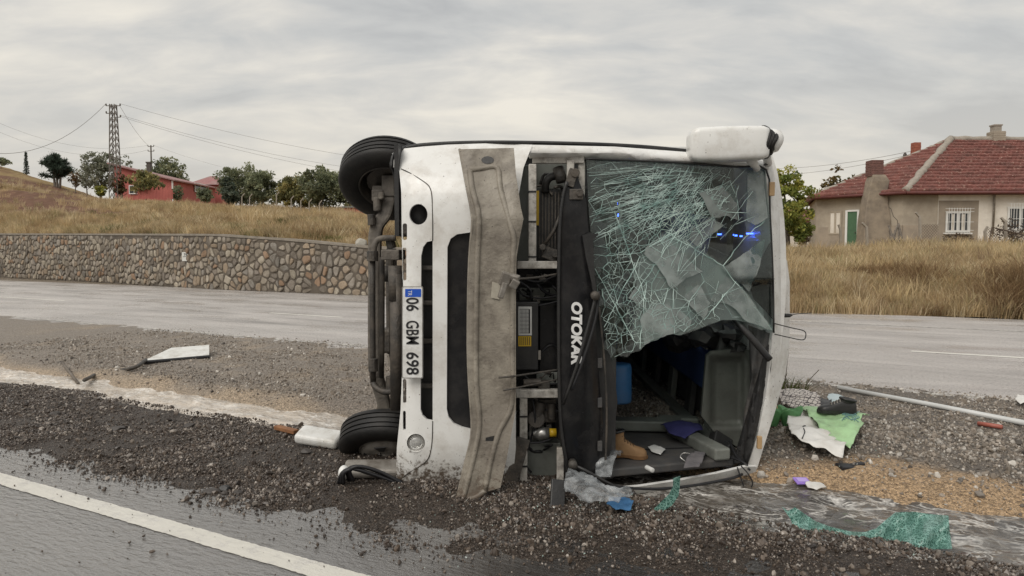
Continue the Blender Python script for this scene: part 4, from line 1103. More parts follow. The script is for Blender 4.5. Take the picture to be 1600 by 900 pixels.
# ---- shattered windscreen
def glass_mat():
    m = bpy.data.materials.new('crazed_glass'); m.use_nodes = True
    t = m.node_tree; t.nodes.clear(); N = t.nodes.new; L = t.links.new
    out_ = N('ShaderNodeOutputMaterial')
    co = N('ShaderNodeTexCoord'); at_ = N('ShaderNodeAttribute'); at_.attribute_name = 'Col'
    sp_ = N('ShaderNodeSeparateColor'); L(at_.outputs['Color'], sp_.inputs[0])     # R: web, G: streaks, B: dust
    def mapping(sc, rot=(0, 0, 0)):
        q = N('ShaderNodeMapping'); q.inputs['Scale'].default_value = sc; q.inputs['Rotation'].default_value = rot; L(co.outputs['Object'], q.inputs[0]); return q.outputs[0]
    def warp(vec, sc, amt):
        n = N('ShaderNodeTexNoise'); n.inputs['Scale'].default_value = sc; n.inputs['Detail'].default_value = 3; L(vec, n.inputs['Vector'])
        s_ = N('ShaderNodeVectorMath'); s_.operation = 'SUBTRACT'; s_.inputs[1].default_value = (0.5, 0.5, 0.5); L(n.outputs['Color'], s_.inputs[0])
        k = N('ShaderNodeVectorMath'); k.operation = 'SCALE'; k.inputs['Scale'].default_value = amt; L(s_.outputs[0], k.inputs[0])
        a = N('ShaderNodeVectorMath'); a.operation = 'ADD'; L(vec, a.inputs[0]); L(k.outputs[0], a.inputs[1]); return a.outputs[0]
    def web(vec, scale, width):
        v = N('ShaderNodeTexVoronoi'); v.voronoi_dimensions = '3D'; v.feature = 'DISTANCE_TO_EDGE'; v.inputs['Scale'].default_value = scale; v.inputs['Randomness'].default_value = 1.0
        L(vec, v.inputs['Vector'])
        r = N('ShaderNodeMapRange'); r.inputs[1].default_value = 0.0; r.inputs[2].default_value = width; r.inputs[3].default_value = 1; r.inputs[4].default_value = 0
        L(v.outputs['Distance'], r.inputs[0]); return r.outputs[0]
    def mul(a, b_):
        k = N('ShaderNodeMath'); k.operation = 'MULTIPLY'
        for i, q in ((0, a), (1, b_)):
            if isinstance(q, (int, float)): k.inputs[i].default_value = q
            else: L(q, k.inputs[i])
        return k.outputs[0]
    def mx_(a, b_):
        k = N('ShaderNodeMath'); k.operation = 'MAXIMUM'; L(a, k.inputs[0]); L(b_, k.inputs[1]); return k.outputs[0]
    base = mapping((1, 0.02, 1))
    wv = warp(base, 3.0, 0.10)
    st = warp(mapping((1.0, 0.02, 3.2), (0, math.radians(-13), 0)), 2.0, 0.16)
    a1 = mul(web(wv, 7.5, 0.045), sp_.outputs[0])
    a2 = mul(web(warp(base, 6.0, 0.05), 17, 0.055), sp_.outputs[0])
    nz_ = N('ShaderNodeTexNoise'); nz_.inputs['Scale'].default_value = 4.0; L(base, nz_.inputs['Vector'])
    gate = N('ShaderNodeMapRange'); gate.inputs[1].default_value = 0.47; gate.inputs[2].default_value = 0.56; L(nz_.outputs[0], gate.inputs[0])
    a2 = mul(a2, gate.outputs[0])
    b1 = mul(web(st, 9, 0.06), sp_.outputs[1]); b2 = mul(web(st, 21, 0.08), sp_.outputs[1])
    cr_ = mx_(mx_(a1, a2), mx_(b1, b2))
    # dusting of powdered glass
    dn = N('ShaderNodeTexNoise'); dn.inputs['Scale'].default_value = 55; dn.inputs['Detail'].default_value = 8; dn.inputs['Roughness'].default_value = 0.8; L(base, dn.inputs['Vector'])
    dr = N('ShaderNodeMapRange'); dr.inputs[1].default_value = 0.38; dr.inputs[2].default_value = 0.7; L(dn.outputs[0], dr.inputs[0])
    dust = mul(dr.outputs[0], sp_.outputs[2])
    vz = N('ShaderNodeMapRange'); vz.inputs[1].default_value = 0.3; vz.inputs[2].default_value = 0.7; vz.inputs[3].default_value = 0.75; vz.inputs[4].default_value = 1.15; L(nz_.outputs[0], vz.inputs[0])
    fac = mx_(mx_(mul(cr_, 0.22), dust), mul(vz.outputs[0], at_.outputs['Alpha']))
    # each splinter leans its own way
    vc = N('ShaderNodeTexVoronoi'); vc.inputs['Scale'].default_value = 7.5; L(wv, vc.inputs['Vector'])
    sb = N('ShaderNodeVectorMath'); sb.operation = 'SUBTRACT'; sb.inputs[1].default_value = (0.5, 0.5, 0.5); L(vc.outputs['Color'], sb.inputs[0])
    sc = N('ShaderNodeVectorMath'); sc.operation = 'SCALE'; L(sb.outputs[0], sc.inputs[0]); L(mul(sp_.outputs[0], 0.22), sc.inputs['Scale'])
    ge = N('ShaderNodeNewGeometry'); an = N('ShaderNodeVectorMath'); an.operation = 'ADD'; L(ge.outputs['Normal'], an.inputs[0]); L(sc.outputs[0], an.inputs[1])
    nm = N('ShaderNodeVectorMath'); nm.operation = 'NORMALIZE'; L(an.outputs[0], nm.inputs[0])
    tr_ = N('ShaderNodeBsdfTransparent'); tr_.inputs[0].default_value = (0.5, 0.59, 0.58, 1)
    gl = N('ShaderNodeBsdfGlossy'); gl.inputs['Roughness'].default_value = 0.06; gl.inputs[0].default_value = (0.95, 1, 0.98, 1); L(nm.outputs[0], gl.inputs['Normal'])
    m1 = N('ShaderNodeMixShader'); m1.inputs[0].default_value = 0.055; L(tr_.outputs[0], m1.inputs[1]); L(gl.outputs[0], m1.inputs[2])
    df = N('ShaderNodeBsdfDiffuse'); df.inputs[0].default_value = (0.48, 0.58, 0.54, 1)
    tl = N('ShaderNodeBsdfTranslucent'); tl.inputs[0].default_value = (0.42, 0.62, 0.56, 1)
    md = N('ShaderNodeMixShader'); md.inputs[0].default_value = 0.3; L(df.outputs[0], md.inputs[1]); L(tl.outputs[0], md.inputs[2])
    m2 = N('ShaderNodeMixShader'); L(fac, m2.inputs[0]); L(m1.outputs[0], m2.inputs[1]); L(md.outputs[0], m2.inputs[2])
    L(m2.outputs[0], out_.inputs[0])
    return m
M_glass = glass_mat()
glass_out = [(916, 248), (1000, 251), (1080, 256), (1150, 260), (1196, 264), (1203, 340), (1207, 440), (1208, 500), (1211, 520), (1190, 512), (1168, 504), (1150, 500), (1128, 500), (1108, 508), (1085, 517),
             (1062, 524), (1040, 520), (1028, 531), (1010, 536), (1000, 548), (988, 551), (980, 558), (966, 556), (957, 564), (950, 548), (941, 545), (946, 530), (938, 500), (934, 470), (926, 400), (920, 330)]
def bump2(x, y, cx, cy, rx, ry): return math.exp(-((x - cx) / rx) ** 2 - ((y - cy) / ry) ** 2)
def inpoly(x, y, P):
    c = False; j = len(P) - 1
    for i in range(len(P)):
        if (P[i][1] > y) != (P[j][1] > y) and x < (P[j][0] - P[i][0]) * (y - P[i][1]) / (P[j][1] - P[i][1]) + P[i][0]: c = not c
        j = i
    return c
SHEET = [(1050, 358), (1090, 385), (1130, 415), (1170, 460), (1211, 520), (1168, 505), (1110, 506), (1000, 548), (985, 520), (1000, 460), (985, 420), (1010, 385)]
def gdepth(px, py):
    y = fdep(px, 400) + 0.012
    # the loose lower sheet sags inwards and tips up towards the sky
    s = (px - 960) * 0.35 + (py - 400)
    f = min(1, max(0, (py - np.interp(px, [920, 1050, 1211], [500, 358, 520])) / 60)) 
    sag = -0.0011 * max(0, py - np.interp(px, [930, 1050, 1130, 1211], [470, 360, 415, 520]))
    if px > 1040: y += sag * 1.0
    else: y += sag * float(np.interp(px, [940, 1040], [0.3, 1]))
    y += 0.02 * bump2(px, py, 1020, 330, 60, 50) + 0.02 * bump2(px, py, 1130, 380, 40, 40) - 0.015 * bump2(px, py, 980, 430, 40, 60)
    if px > 1150 and py < 440: y -= 0.0006 * (py - 260) * min(1, (px - 1150) / 25)
    return y
VEIL = [(SHEET, 0.30), ([(1165, 262), (1196, 266), (1204, 372), (1190, 356), (1165, 358)], 0.14)]  # whitening of crazed facets, with reflected sky put into the colour
def gcol(px, py):
    web_ = 0.95 * bump2(px, py, 985, 440, 75, 150) + 0.8 * bump2(px, py, 1070, 330, 70, 90) + 0.7 * bump2(px, py, 1130, 470, 60, 60)
    streak = 1.0 * bump2(px, py, 1000, 320, 85, 55) + 0.9 * bump2(px, py, 1060, 290, 80, 40) + 0.5 * bump2(px, py, 960, 420, 45, 110)
    dust = 0.55 * bump2(px, py, 1000, 262, 130, 16) + 0.35 * bump2(px, py, 1090, 275, 50, 22) + 0.3 * bump2(px, py, 945, 300, 22, 60) + 0.03
    if inpoly(px, py, SHEET):
        web_ *= 0.55; streak *= 0.15; dust = 0.1 + 0.25 * bump2(px, py, 1040, 520, 60, 30)
        if py > 440: web_ += 0.45 * bump2(px, py, 1060, 500, 90, 60)
    if px > 1163: web_ *= 0.12; streak = 0; dust = 0.2 if py < 380 else 0.06
    if px < 926: dust *= 0.5; web_ *= 0.4
    veil = 0.0
    for P, k in VEIL:
        if inpoly(px, py, P): veil = k
    return (min(1, web_ * 1.25), min(1, streak), min(0.75, dust), veil)
ws = panel('windscreen', glass_out, M_glass, gdepth, 0, step=5, cols=gcol)
# the cracks themselves: slender open fissures standing out of the glass, two families
def poly_clip(P, a, b, c):
    o = []
    for i in range(len(P)):
        p, q = P[i], P[(i + 1) % len(P)]; fp = a * p[0] + b * p[1] - c; fq = a * q[0] + b * q[1] - c
        if fp <= 0: o.append(p)
        if (fp < 0) != (fq < 0) and abs(fp - fq) > 1e-9:
            t = fp / (fp - fq); o.append((p[0] + (q[0] - p[0]) * t, p[1] + (q[1] - p[1]) * t))
    return o
rc = random.Random(12)
RV, RF = [], []
def fissure(p, q, w, wig=0.06):
    L_ = math.hypot(q[0] - p[0], q[1] - p[1]); n = max(1, int(L_ / 9)); nx_, ny_ = -(q[1] - p[1]) / max(L_, 1e-6), (q[0] - p[0]) / max(L_, 1e-6)
    prev = None
    for i in range(n + 1):
        t = i / n; o = rc.gauss(0, wig * L_ / n) if 0 < i < n else 0
        x, y = p[0] + (q[0] - p[0]) * t + nx_ * o, p[1] + (q[1] - p[1]) * t + ny_ * o
        if not inpoly(x, y, glass_out): prev = None; continue
        ww = w * rc.uniform(0.6, 1.2); dd = gdepth(x, y) - 0.017
        b = len(RV); RV.extend([at(x - nx_ * ww, y - ny_ * ww, dd)[:], at(x + nx_ * ww, y + ny_ * ww, dd)[:]])
        if prev is not None: RF.append((prev, prev + 1, b + 1, b))
        prev = b
def dens(x, y): return 0.95 * bump2(x, y, 985, 430, 70, 150) + 0.75 * bump2(x, y, 1060, 320, 80, 75) + 0.75 * bump2(x, y, 1060, 500, 110, 45) + 0.3 * bump2(x, y, 1150, 470, 45, 50)
for npt, thr, w in ((200, 0.24, 0.27), (380, 0.62, 0.18)):
    sd_ = []
    while len(sd_) < npt:
        x, y = rc.uniform(915, 1212), rc.uniform(246, 566); k = dens(x, y)
        if x > 1165 and y < 440: k *= 0.1
        if inpoly(x, y, SHEET) and y < 450: k *= 0.35
        if rc.random() < k * 0.9 + 0.015: sd_.append((x, y))
    for i, (x, y) in enumerate(sd_):
        P = [(x - 70, y - 70), (x + 70, y - 70), (x + 70, y + 70), (x - 70, y + 70)]
        for j, (x2_, y2_) in enumerate(sd_):
            if j == i: continue
            a, b = x2_ - x, y2_ - y; l = math.hypot(a, b)
            if l < 95 and l > 1e-6: P = poly_clip(P, a / l, b / l, (a * (x2_ + x) / 2 + b * (y2_ + y) / 2) / l)
            if len(P) < 3: break
        for k in range(len(P)):
            p, q = P[k], P[(k + 1) % len(P)]; mx0, my0 = (p[0] + q[0]) / 2, (p[1] + q[1]) / 2
            if (q[0], q[1]) < (p[0], p[1]) and rc.random() < 0.93: continue
            if dens(mx0, my0) > thr * rc.uniform(0.4, 1.3): fissure(p, q, w * rc.uniform(0.5, 1.5))
for k in range(200):                                  # long near-parallel streaks sweeping up to the right
    x, y = rc.gauss(1010, 50), rc.gauss(315, 34); L_ = rc.uniform(18, 85); a = math.radians(rc.gauss(-17, 7) - (y - 315) * 0.18)
    fissure((x - L_ / 2 * math.cos(a), y - L_ / 2 * math.sin(a)), (x + L_ / 2 * math.cos(a), y + L_ / 2 * math.sin(a)), rc.uniform(0.1, 0.32), 0.05)
for k in range(150):                                  # a fan running down from the upper pillar
    x, y = rc.gauss(1075, 40), rc.gauss(315, 40); L_ = rc.uniform(14, 60); a = math.radians(rc.gauss(125, 14))
    fissure((x - L_ / 2 * math.cos(a), y - L_ / 2 * math.sin(a)), (x + L_ / 2 * math.cos(a), y + L_ / 2 * math.sin(a)), rc.uniform(0.1, 0.3), 0.05)
for p, q in (((1040, 362), (1130, 415)), ((1130, 415), (1206, 515)), ((1100, 375), (1075, 330)), ((1130, 415), (1165, 370)), ((1165, 370), (1195, 345)), ((985, 470), (1080, 330)), ((1000, 400), (940, 520)), ((960, 330), (1010, 470)), ((1048, 365), (1000, 395)), ((1000, 395), (945, 400)), ((1010, 440), (1000, 545)), ((1150, 440), (1100, 500)), ((930, 420), (990, 530))):
    fissure(p, q, 0.5, 0.08)
M_crack = mat('crushed_glass', (0.62, 0.78, 0.73), (0.2, 0.34, 0.31), scale=9, rough=0.35, spec=0.6)
tag(obj_from('crack_lines', np_mesh('crack_lines', np.array(RV), np.array(RF)), M_crack, ws), kind='stuff')
# splinters of the outer ply that stand off the screen, sky reflection put into their pale colour
M_shard = bpy.data.materials.new('pale_splinter'); M_shard.use_nodes = True
t = M_shard.node_tree; t.nodes.clear(); o_ = t.nodes.new('ShaderNodeOutputMaterial'); tr = t.nodes.new('ShaderNodeBsdfTransparent'); tr.inputs[0].default_value = (0.7, 0.78, 0.76, 1)
pb = t.nodes.new('ShaderNodeBsdfPrincipled'); pb.inputs['Base Color'].default_value = (0.36, 0.4, 0.385, 1); pb.inputs['Roughness'].default_value = 0.22; pb.inputs['Specular IOR Level'].default_value = 0.7
co = t.nodes.new('ShaderNodeTexCoord'); nn = t.nodes.new('ShaderNodeTexNoise'); nn.inputs['Scale'].default_value = 9; nn.inputs['Detail'].default_value = 7; t.links.new(co.outputs['Object'], nn.inputs['Vector'])
rr_ = t.nodes.new('ShaderNodeMapRange'); rr_.inputs[1].default_value = 0.3; rr_.inputs[2].default_value = 0.7; rr_.inputs[3].default_value = 0.2; rr_.inputs[4].default_value = 0.62; t.links.new(nn.outputs[0], rr_.inputs[0])
mx = t.nodes.new('ShaderNodeMixShader'); t.links.new(rr_.outputs[0], mx.inputs[0]); t.links.new(tr.outputs[0], mx.inputs[1]); t.links.new(pb.outputs[0], mx.inputs[2]); t.links.new(mx.outputs[0], o_.inputs[0])
for P, tx, ty in (([(1050, 359), (1078, 377), (1072, 402), (1098, 424), (1066, 440), (1050, 452), (1030, 420), (1006, 396), (1012, 384)], 0.0004, -0.0006), ([(1100, 394), (1129, 416), (1168, 460), (1207, 516), (1168, 503), (1142, 478), (1112, 470), (1096, 440)], -0.0005, -0.0004),
                  ([(1092, 302), (1118, 292), (1150, 287), (1153, 345), (1134, 337), (1112, 340)], 0.0005, -0.0005), ([(1068, 368), (1110, 338), (1131, 352), (1104, 372), (1090, 386)], -0.0006, -0.0003), ([(1128, 418), (1162, 396), (1196, 372), (1182, 430), (1170, 456)], 0.0004, -0.0004),
                  ([(982, 466), (1000, 438), (1012, 487)], 0.0004, -0.0006), ([(1000, 500), (1016, 474), (1036, 456), (1062, 470), (1086, 492), (1078, 512), (1050, 522), (1022, 530), (1006, 540)], 0.0003, -0.0004), ([(1072, 448), (1094, 446), (1110, 474), (1100, 500), (1090, 490), (1068, 468)], -0.0004, -0.0006), ([(1168, 268), (1193, 270), (1200, 340), (1180, 352), (1167, 345)], 0.0002, -0.0003)):
    Q_ = []
    for a_, b_ in zip(P, P[1:] + P[:1]):              # a torn, uneven outline
        Q_.append(a_)
        for k_ in (0.25, 0.5, 0.75): Q_.append((a_[0] + (b_[0] - a_[0]) * k_ + rc.uniform(-1.7, 1.7), a_[1] + (b_[1] - a_[1]) * k_ + rc.uniform(-1.7, 1.7)))
    P = Q_
    cx_ = sum(q[0] for q in P) / len(P); cy_ = sum(q[1] for q in P) / len(P)
    panel('glass_splinter', P, M_shard, lambda x, y, cx_=cx_, cy_=cy_, tx=tx, ty=ty: gdepth(x, y) - 0.012 + (x - cx_) * tx + (y - cy_) * ty * 0.8, 0.003, step=14, parent=ws, back=False)
# black ceramic band along the left edge of the glass, black triangle at the right
panel('glass_band', [(914, 247), (930, 248), (931, 300), (936, 370), (944, 450), (950, 520), (945, 545), (936, 500), (926, 400), (918, 320)], M_gloss, rel(0.022), 0.004, step=20)
panel('glass_band', [(1186, 410), (1205, 375), (1208, 440), (1208, 500), (1196, 486), (1178, 468), (1172, 452)], M_gloss, lambda x, y: gdepth(x, y) + 0.02, 0.004, step=20)
ptube('glass_seal', [(914, 248, 4.77), (960, 249.5, 4.8), (1060, 254, 4.94), (1150, 260.5, 5.08), (1197, 265, 5.13), (1203, 330, 5.14), (1208, 440, 5.15), (1209, 520, 5.15)], 0.008, M_plast, n=6, sm=3)

# ---- wipers
def wiper(arm, blade):
    a = ptube('wiper', arm, 0.011, M_plast, n=6, sm=3)
    ptube('wiper_blade', blade, 0.010, M_ink, a, n=6, sm=4)
    c = at(*arm[0]); bm = bmesh.new()
    tube(bm, [c + Vector((0, -0.03, 0)), c + Vector((0, 0.05, 0))], 0.03, 14); bm_obj('wiper_pivot', bm, M_dark, a, smooth=True)
wiper([(895, 726, 4.66), (915, 735, 4.62), (945, 752, 4.62), (984, 771, 4.66)], [(925, 748, 4.64), (965, 760, 4.66), (1020, 764, 4.75), (1080, 759, 4.85), (1140, 748, 4.95), (1160, 741, 5.0)])
wiper([(930, 462, 4.65), (926, 482, 4.64), (905, 560, 4.62), (880, 632, 4.64)], [(936, 455, 4.66), (930, 500, 4.65), (912, 560, 4.63), (893, 610, 4.63)])
# wires hanging from the lower corner and the antenna loop by the roof
for p in ([(1158, 728, 4.98), (1170, 742, 4.96), (1176, 757, 4.96), (1165, 768, 4.97), (1160, 774, 4.97)], [(1152, 730, 4.98), (1158, 748, 4.97), (1164, 765, 4.97)]):
    ptube('hanging_wire', p, 0.005, M_ink, n=5)
ptube('wire_loop', [(1208, 505, 5.2), (1236, 512, 5.25), (1256, 517, 5.3), (1259, 525, 5.3), (1254, 531, 5.3), (1232, 527, 5.25), (1206, 521, 5.2)], 0.004, M_ink, n=5)
bm = bmesh.new(); tube(bm, [at(1226, 493, 5.34), at(1234, 493, 5.34), at(1238, 492, 5.34)], [0.016, 0.014, 0.006], 8); bm_obj('roof_knob', bm, M_plast, bus)
ptube('aerial', [(1236, 492, 5.34), (1250, 490, 5.4), (1268, 489, 5.5)], 0.003, M_ink, n=5)

# ---- mirror standing up from the upper flank
bm = bmesh.new()
mc = at(1137, 226, 4.98)
secs = [(-0.275, 0.60, 0.62), (-0.262, 0.86, 0.86), (-0.22, 0.98, 0.97), (-0.05, 1.02, 1.0), (0.15, 1.0, 1.0), (0.225, 0.97, 0.97), (0.262, 0.86, 0.86), (0.272, 0.6, 0.6)]
rings = []
for sx, kz, ky in secs:
    ring = []
    for j in range(24):
        a = 2 * math.pi * j / 24; ca, sa = math.cos(a), math.sin(a)
        q = 0.32
        yy = math.copysign(abs(ca) ** q, ca) * 0.10 * ky; zz = math.copysign(abs(sa) ** q, sa) * 0.118 * kz
        ring.append(bm.verts.new(mc + Vector((sx, yy, zz + 0.028 * sx * 1.0))))
    rings.append(ring)
for a, b_ in zip(rings, rings[1:]):
    for j in range(24): bm.faces.new((a[j], a[(j + 1) % 24], b_[(j + 1) % 24], b_[j]))
bm.faces.new(rings[0]); bm.faces.new(rings[-1])
mir = bm_obj('door_mirror', bm, M_white, bus, smooth=True)
bm = bmesh.new()
for k in range(5):
    c = at(1194 + 2.6 * k, 222 + (k % 2) * 2, 4.98); rr = 0.105 - 0.011 * k
    tube(bm, [c + Vector((0.012 * math.sin(3 * a_) , 0.09 * math.cos(a_), rr * math.sin(a_))) for a_ in [i * 2 * math.pi / 20 for i in range(21)]], 0.013, 6, cap=False)
bm_obj('cable_coil', bm, M_rubber, mir, smooth=True)
bm = bmesh.new(); tube(bm, [at(1196, 221, 4.98), at(1206, 220, 4.98), at(1216, 220, 4.98), at(1221, 221, 4.98)], [0.08, 0.085, 0.075, 0.04], 16); bm_obj('mirror_foot', bm, M_white, mir, smooth=True)
bm = bmesh.new(); tube(bm, [at(1172, 248, 5.0), at(1178, 256, 5.05), at(1183, 264, 5.1)], [0.035, 0.03, 0.025], 10); tube(bm, [at(1198, 243, 5.05), at(1200, 256, 5.12)], 0.03, 10); bm_obj('mirror_stay', bm, M_white, mir, smooth=True)

# ---- wheels: steered, so the discs lean
def wheel(centre, axis, face):
    """axis: outward direction of the axle; face: which side the hub cap is on"""
    ax = Vector(axis).normalized()
    q = ax.to_track_quat('Z', 'Y').to_matrix().to_4x4()
    Mx = Matrix.Translation(centre) @ q
    R, w = 0.385, 0.21
    prof = [(0.225, -w / 2 + 0.01), (0.24, -w / 2), (0.29, -w / 2 - 0.012), (0.34, -w / 2 - 0.006), (0.37, -w / 2 + 0.012), (0.381, -w / 2 + 0.03)]
    g = [-0.055, -0.02, 0.02, 0.055]
    last = -w / 2 + 0.03
    for gg in g:
        prof += [(R, gg - 0.006), (R - 0.012, gg - 0.005), (R - 0.012, gg + 0.005), (R, gg + 0.006)]
    prof += [(0.381, w / 2 - 0.03), (0.37, w / 2 - 0.012), (0.34, w / 2 + 0.006), (0.29, w / 2 + 0.012), (0.24, w / 2), (0.225, w / 2 - 0.01)]
    bm = bmesh.new(); lathe(bm, prof, Mx, 56)
    wo = bm_obj('wheel', bm, M_rubber, bus, smooth=True)
    wo.data.set_sharp_from_angle(angle=math.radians(38))
    bm = bmesh.new()
    lathe(bm, [(0.23, -w / 2 + 0.012), (0.222, -w / 2 + 0.0), (0.212, -w / 2 + 0.02), (0.2, -0.02), (0.2, 0.03), (0.17, 0.05), (0.1, 0.055), (0.06, 0.09), (0.001, 0.09)], Mx, 40)
    lathe(bm, [(0.2, 0.03), (0.205, w / 2 - 0.02), (0.222, w / 2), (0.23, w / 2 - 0.012)], Mx, 40)
    bm_obj('rim', bm, M_rim if face else M_dark, wo, smooth=True)
    if face:      # pressed trim disc with openings
        bm = bmesh.new(); lathe(bm, [(0.215, w / 2 - 0.006), (0.2, w / 2 + 0.016), (0.15, w / 2 + 0.03), (0.09, w / 2 + 0.03), (0.075, w / 2 + 0.05), (0.001, w / 2 + 0.055)], Mx, 40)
        bm_obj('wheel_trim', bm, M_rim, wo, smooth=True)
        bm = bmesh.new()
        for k in range(5):
            a = 2 * math.pi * k / 5 + 0.5
            P = [(0.19, a - 0.26), (0.19, a + 0.26), (0.13, a + 0.12), (0.13, a - 0.12)]
            for hh in (0.0,):
                lo = [bm.verts.new(Mx @ Vector((r * math.cos(t), r * math.sin(t), w / 2 + 0.0225 + (0.19 - r) * 0.2))) for r, t in P]
                hi = [bm.verts.new(Mx @ Vector((r * math.cos(t), r * math.sin(t), w / 2 + 0.030 + (0.19 - r) * 0.15))) for r, t in P]
                for i in range(4): bm.faces.new((lo[i], lo[(i + 1) % 4], hi[(i + 1) % 4], hi[i]))
                bm.faces.new(hi)
        bm_obj('trim_opening', bm, M_plast, wo)
        bm = bmesh.new()
        for k in range(6):
            a = 2 * math.pi * k / 6; p = Mx @ Vector((0.1 * math.cos(a), 0.1 * math.sin(a), w / 2 + 0.03)); tube(bm, [p, p + ax * 0.02], 0.012, 6)
        bm_obj('wheel_nut', bm, M_dark, wo)
    return wo
dl = math.radians(39)
upw = at(609, 281, 5.5); lww = at(609, 689, 5.42)
wheel(upw, (0, math.sin(dl), math.cos(dl)), False)
wheel(lww, (0, -math.sin(dl), -math.cos(dl)), True)
for z in (0.36, 0.12, 2.25, 2.0):
    wheel(Vector((-0.96, 9.2, z)), (0, 0, 1 if z > 1 else -1), z in (0.12, 2.25))
# ---- axle, steering and suspension
def prism_bar(name, pts, w, d, m):
    """forged bar of rectangular section through (px, py, Y)"""
    P = smooth_path([at(*p) for p in pts], 4); bm = bmesh.new(); rings = []
    for i, p in enumerate(P):
        t = (P[min(i + 1, len(P) - 1)] - P[max(i - 1, 0)]).normalized(); s_ = t.cross(Vector((0, 1, 0))).normalized()
        rings.append([bm.verts.new(p + s_ * a * w + Vector((0, b_ * d, 0))) for a, b_ in ((-1, -1), (-0.7, -1.15), (0.7, -1.15), (1, -1), (1, 1), (-1, 1))])
    for a, b_ in zip(rings, rings[1:]):
        for j in range(6): bm.faces.new((a[j], a[(j + 1) % 6], b_[(j + 1) % 6], b_[j]))
    bm.faces.new(rings[0]); bm.faces.new(rings[-1])
    return bm_obj(name, bm, m, bus)
prism_bar('front_axle', [(612, 296, 5.42), (607, 318, 5.4), (602, 335, 5.38), (590, 352, 5.36), (586, 375, 5.36), (586, 420, 5.36), (586, 560, 5.36), (592, 600, 5.38), (600, 630, 5.4), (603, 660, 5.42)], 0.045, 0.04, M_axle)
ptube('tie_rod', [(582, 400, 5.22), (582, 500, 5.22), (583, 598, 5.24)], 0.022, M_dark, n=10, sm=2)
ptube('tie_rod', [(597, 402, 5.3), (597, 500, 5.3), (596, 590, 5.3)], 0.02, M_dark, n=10, sm=2)
ptube('drag_link', [(618, 372, 5.2), (600, 372, 5.2), (590, 375, 5.2), (585, 386, 5.2), (584, 402, 5.22)], 0.022, M_axle, n=10)
ptube('drag_link', [(583, 598, 5.24), (588, 606, 5.22), (600, 612, 5.2), (612, 612, 5.2)], 0.024, M_dark, n=10)
bm = bmesh.new()
box(bm, at(592, 306, 5.40), (0.09, 0.12, 0.09)); box(bm, at(600, 298, 5.44), (0.16, 0.12, 0.07)); tube(bm, [at(589, 308, 5.33), at(590, 330, 5.33)], 0.032, 10); tube(bm, [at(596, 300, 5.3), at(596, 312, 5.3)], 0.026, 8)
box(bm, at(610, 292, 5.45), (0.1, 0.2, 0.16)); tube(bm, [at(610, 283, 5.4), at(612, 300, 5.4)], 0.05, 12)
bm_obj('brake_caliper', bm, M_axle, bus, bevel=0.012)
bm = bmesh.new(); lathe(bm, [(0.06, 0.0), (0.17, 0.0), (0.17, 0.03), (0.06, 0.03)], Matrix.Translation(upw + Vector((0, -0.03, -0.03))) @ Vector((0, math.sin(dl), math.cos(dl))).to_track_quat('Z', 'Y').to_matrix().to_4x4(), 30); bm_obj('brake_disc', bm, M_dark, bus, smooth=False)
bm = bmesh.new(); tube(bm, [at(580, 335, 5.3), at(581, 352, 5.3)], 0.03, 10); tube(bm, [at(582, 392, 5.2), at(582, 408, 5.2)], 0.042, 10); tube(bm, [at(583, 560, 5.2), at(583, 580, 5.2)], 0.036, 10); tube(bm, [at(611, 588, 5.25), at(611, 612, 5.25)], 0.04, 10); tube(bm, [at(609, 374, 5.25), at(612, 388, 5.25)], 0.035, 10)
bm_obj('ball_joint', bm, M_dark, bus, bevel=0.004)
bm = bmesh.new(); box(bm, at(615, 398, 5.15), (0.13, 0.3, 0.075)); bm_obj('spring_hanger', bm, M_axle, bus, bevel=0.008)
bm = bmesh.new(); tube(bm, [at(617, 415, 5.05), at(618, 470, 5.05)], 0.05, 14); tube(bm, [at(620, 428, 5.05), at(620, 640, 5.05)], 0.048, 14); bm_obj('shock_absorber', bm, M_dark, bus, smooth=True)
bm = bmesh.new(); tube(bm, [at(613, 422, 5.3), at(613, 560, 5.3)], 0.024, 10); tube(bm, [at(606, 415, 5.6), at(606, 440, 5.6)], 0.05, 10); bm_obj('exhaust_pipe', bm, M_dark, bus, smooth=True)
for k in range(4):
    o_ = ptube('spring_leaf', [(607 + k * 3, 556 + 3 * k, 5.3), (611 + k * 3, 574 + k * 2, 5.22), (622 + k * 2, 592, 5.12), (634, 606 - k * 3, 5.0)], 0.010, M_axle, n=6)
bm = bmesh.new(); box(bm, (-0.72, 6.6, 0.55), (0.1, 3.6, 0.1)); box(bm, (-0.72, 6.6, 1.75), (0.1, 3.6, 0.1)); bm_obj('chassis_rail', bm, M_dark, bus, bevel=0.01)
bm = bmesh.new(); box(bm, at(614, 530, 5.9), (0.16, 0.3, 0.2)); box(bm, at(612, 470, 6.0), (0.07, 0.2, 0.9)); bm_obj('underbody_box', bm, M_dark, bus, bevel=0.02)
for p in ([(614, 246, 4.85), (611, 258, 4.83), (616, 272, 4.86), (622, 300, 4.9)], [(640, 226, 4.98), (624, 236, 4.9), (614, 244, 4.84), (612, 262, 4.82)]):
    ptube('wheel_arch_edge', p, 0.012, M_plast, n=6)
bm = bmesh.new(); box(bm, at(626, 300, 4.95), (0.03, 0.35, 0.62)); bm_obj('bumper_return', bm, M_plast, bus)
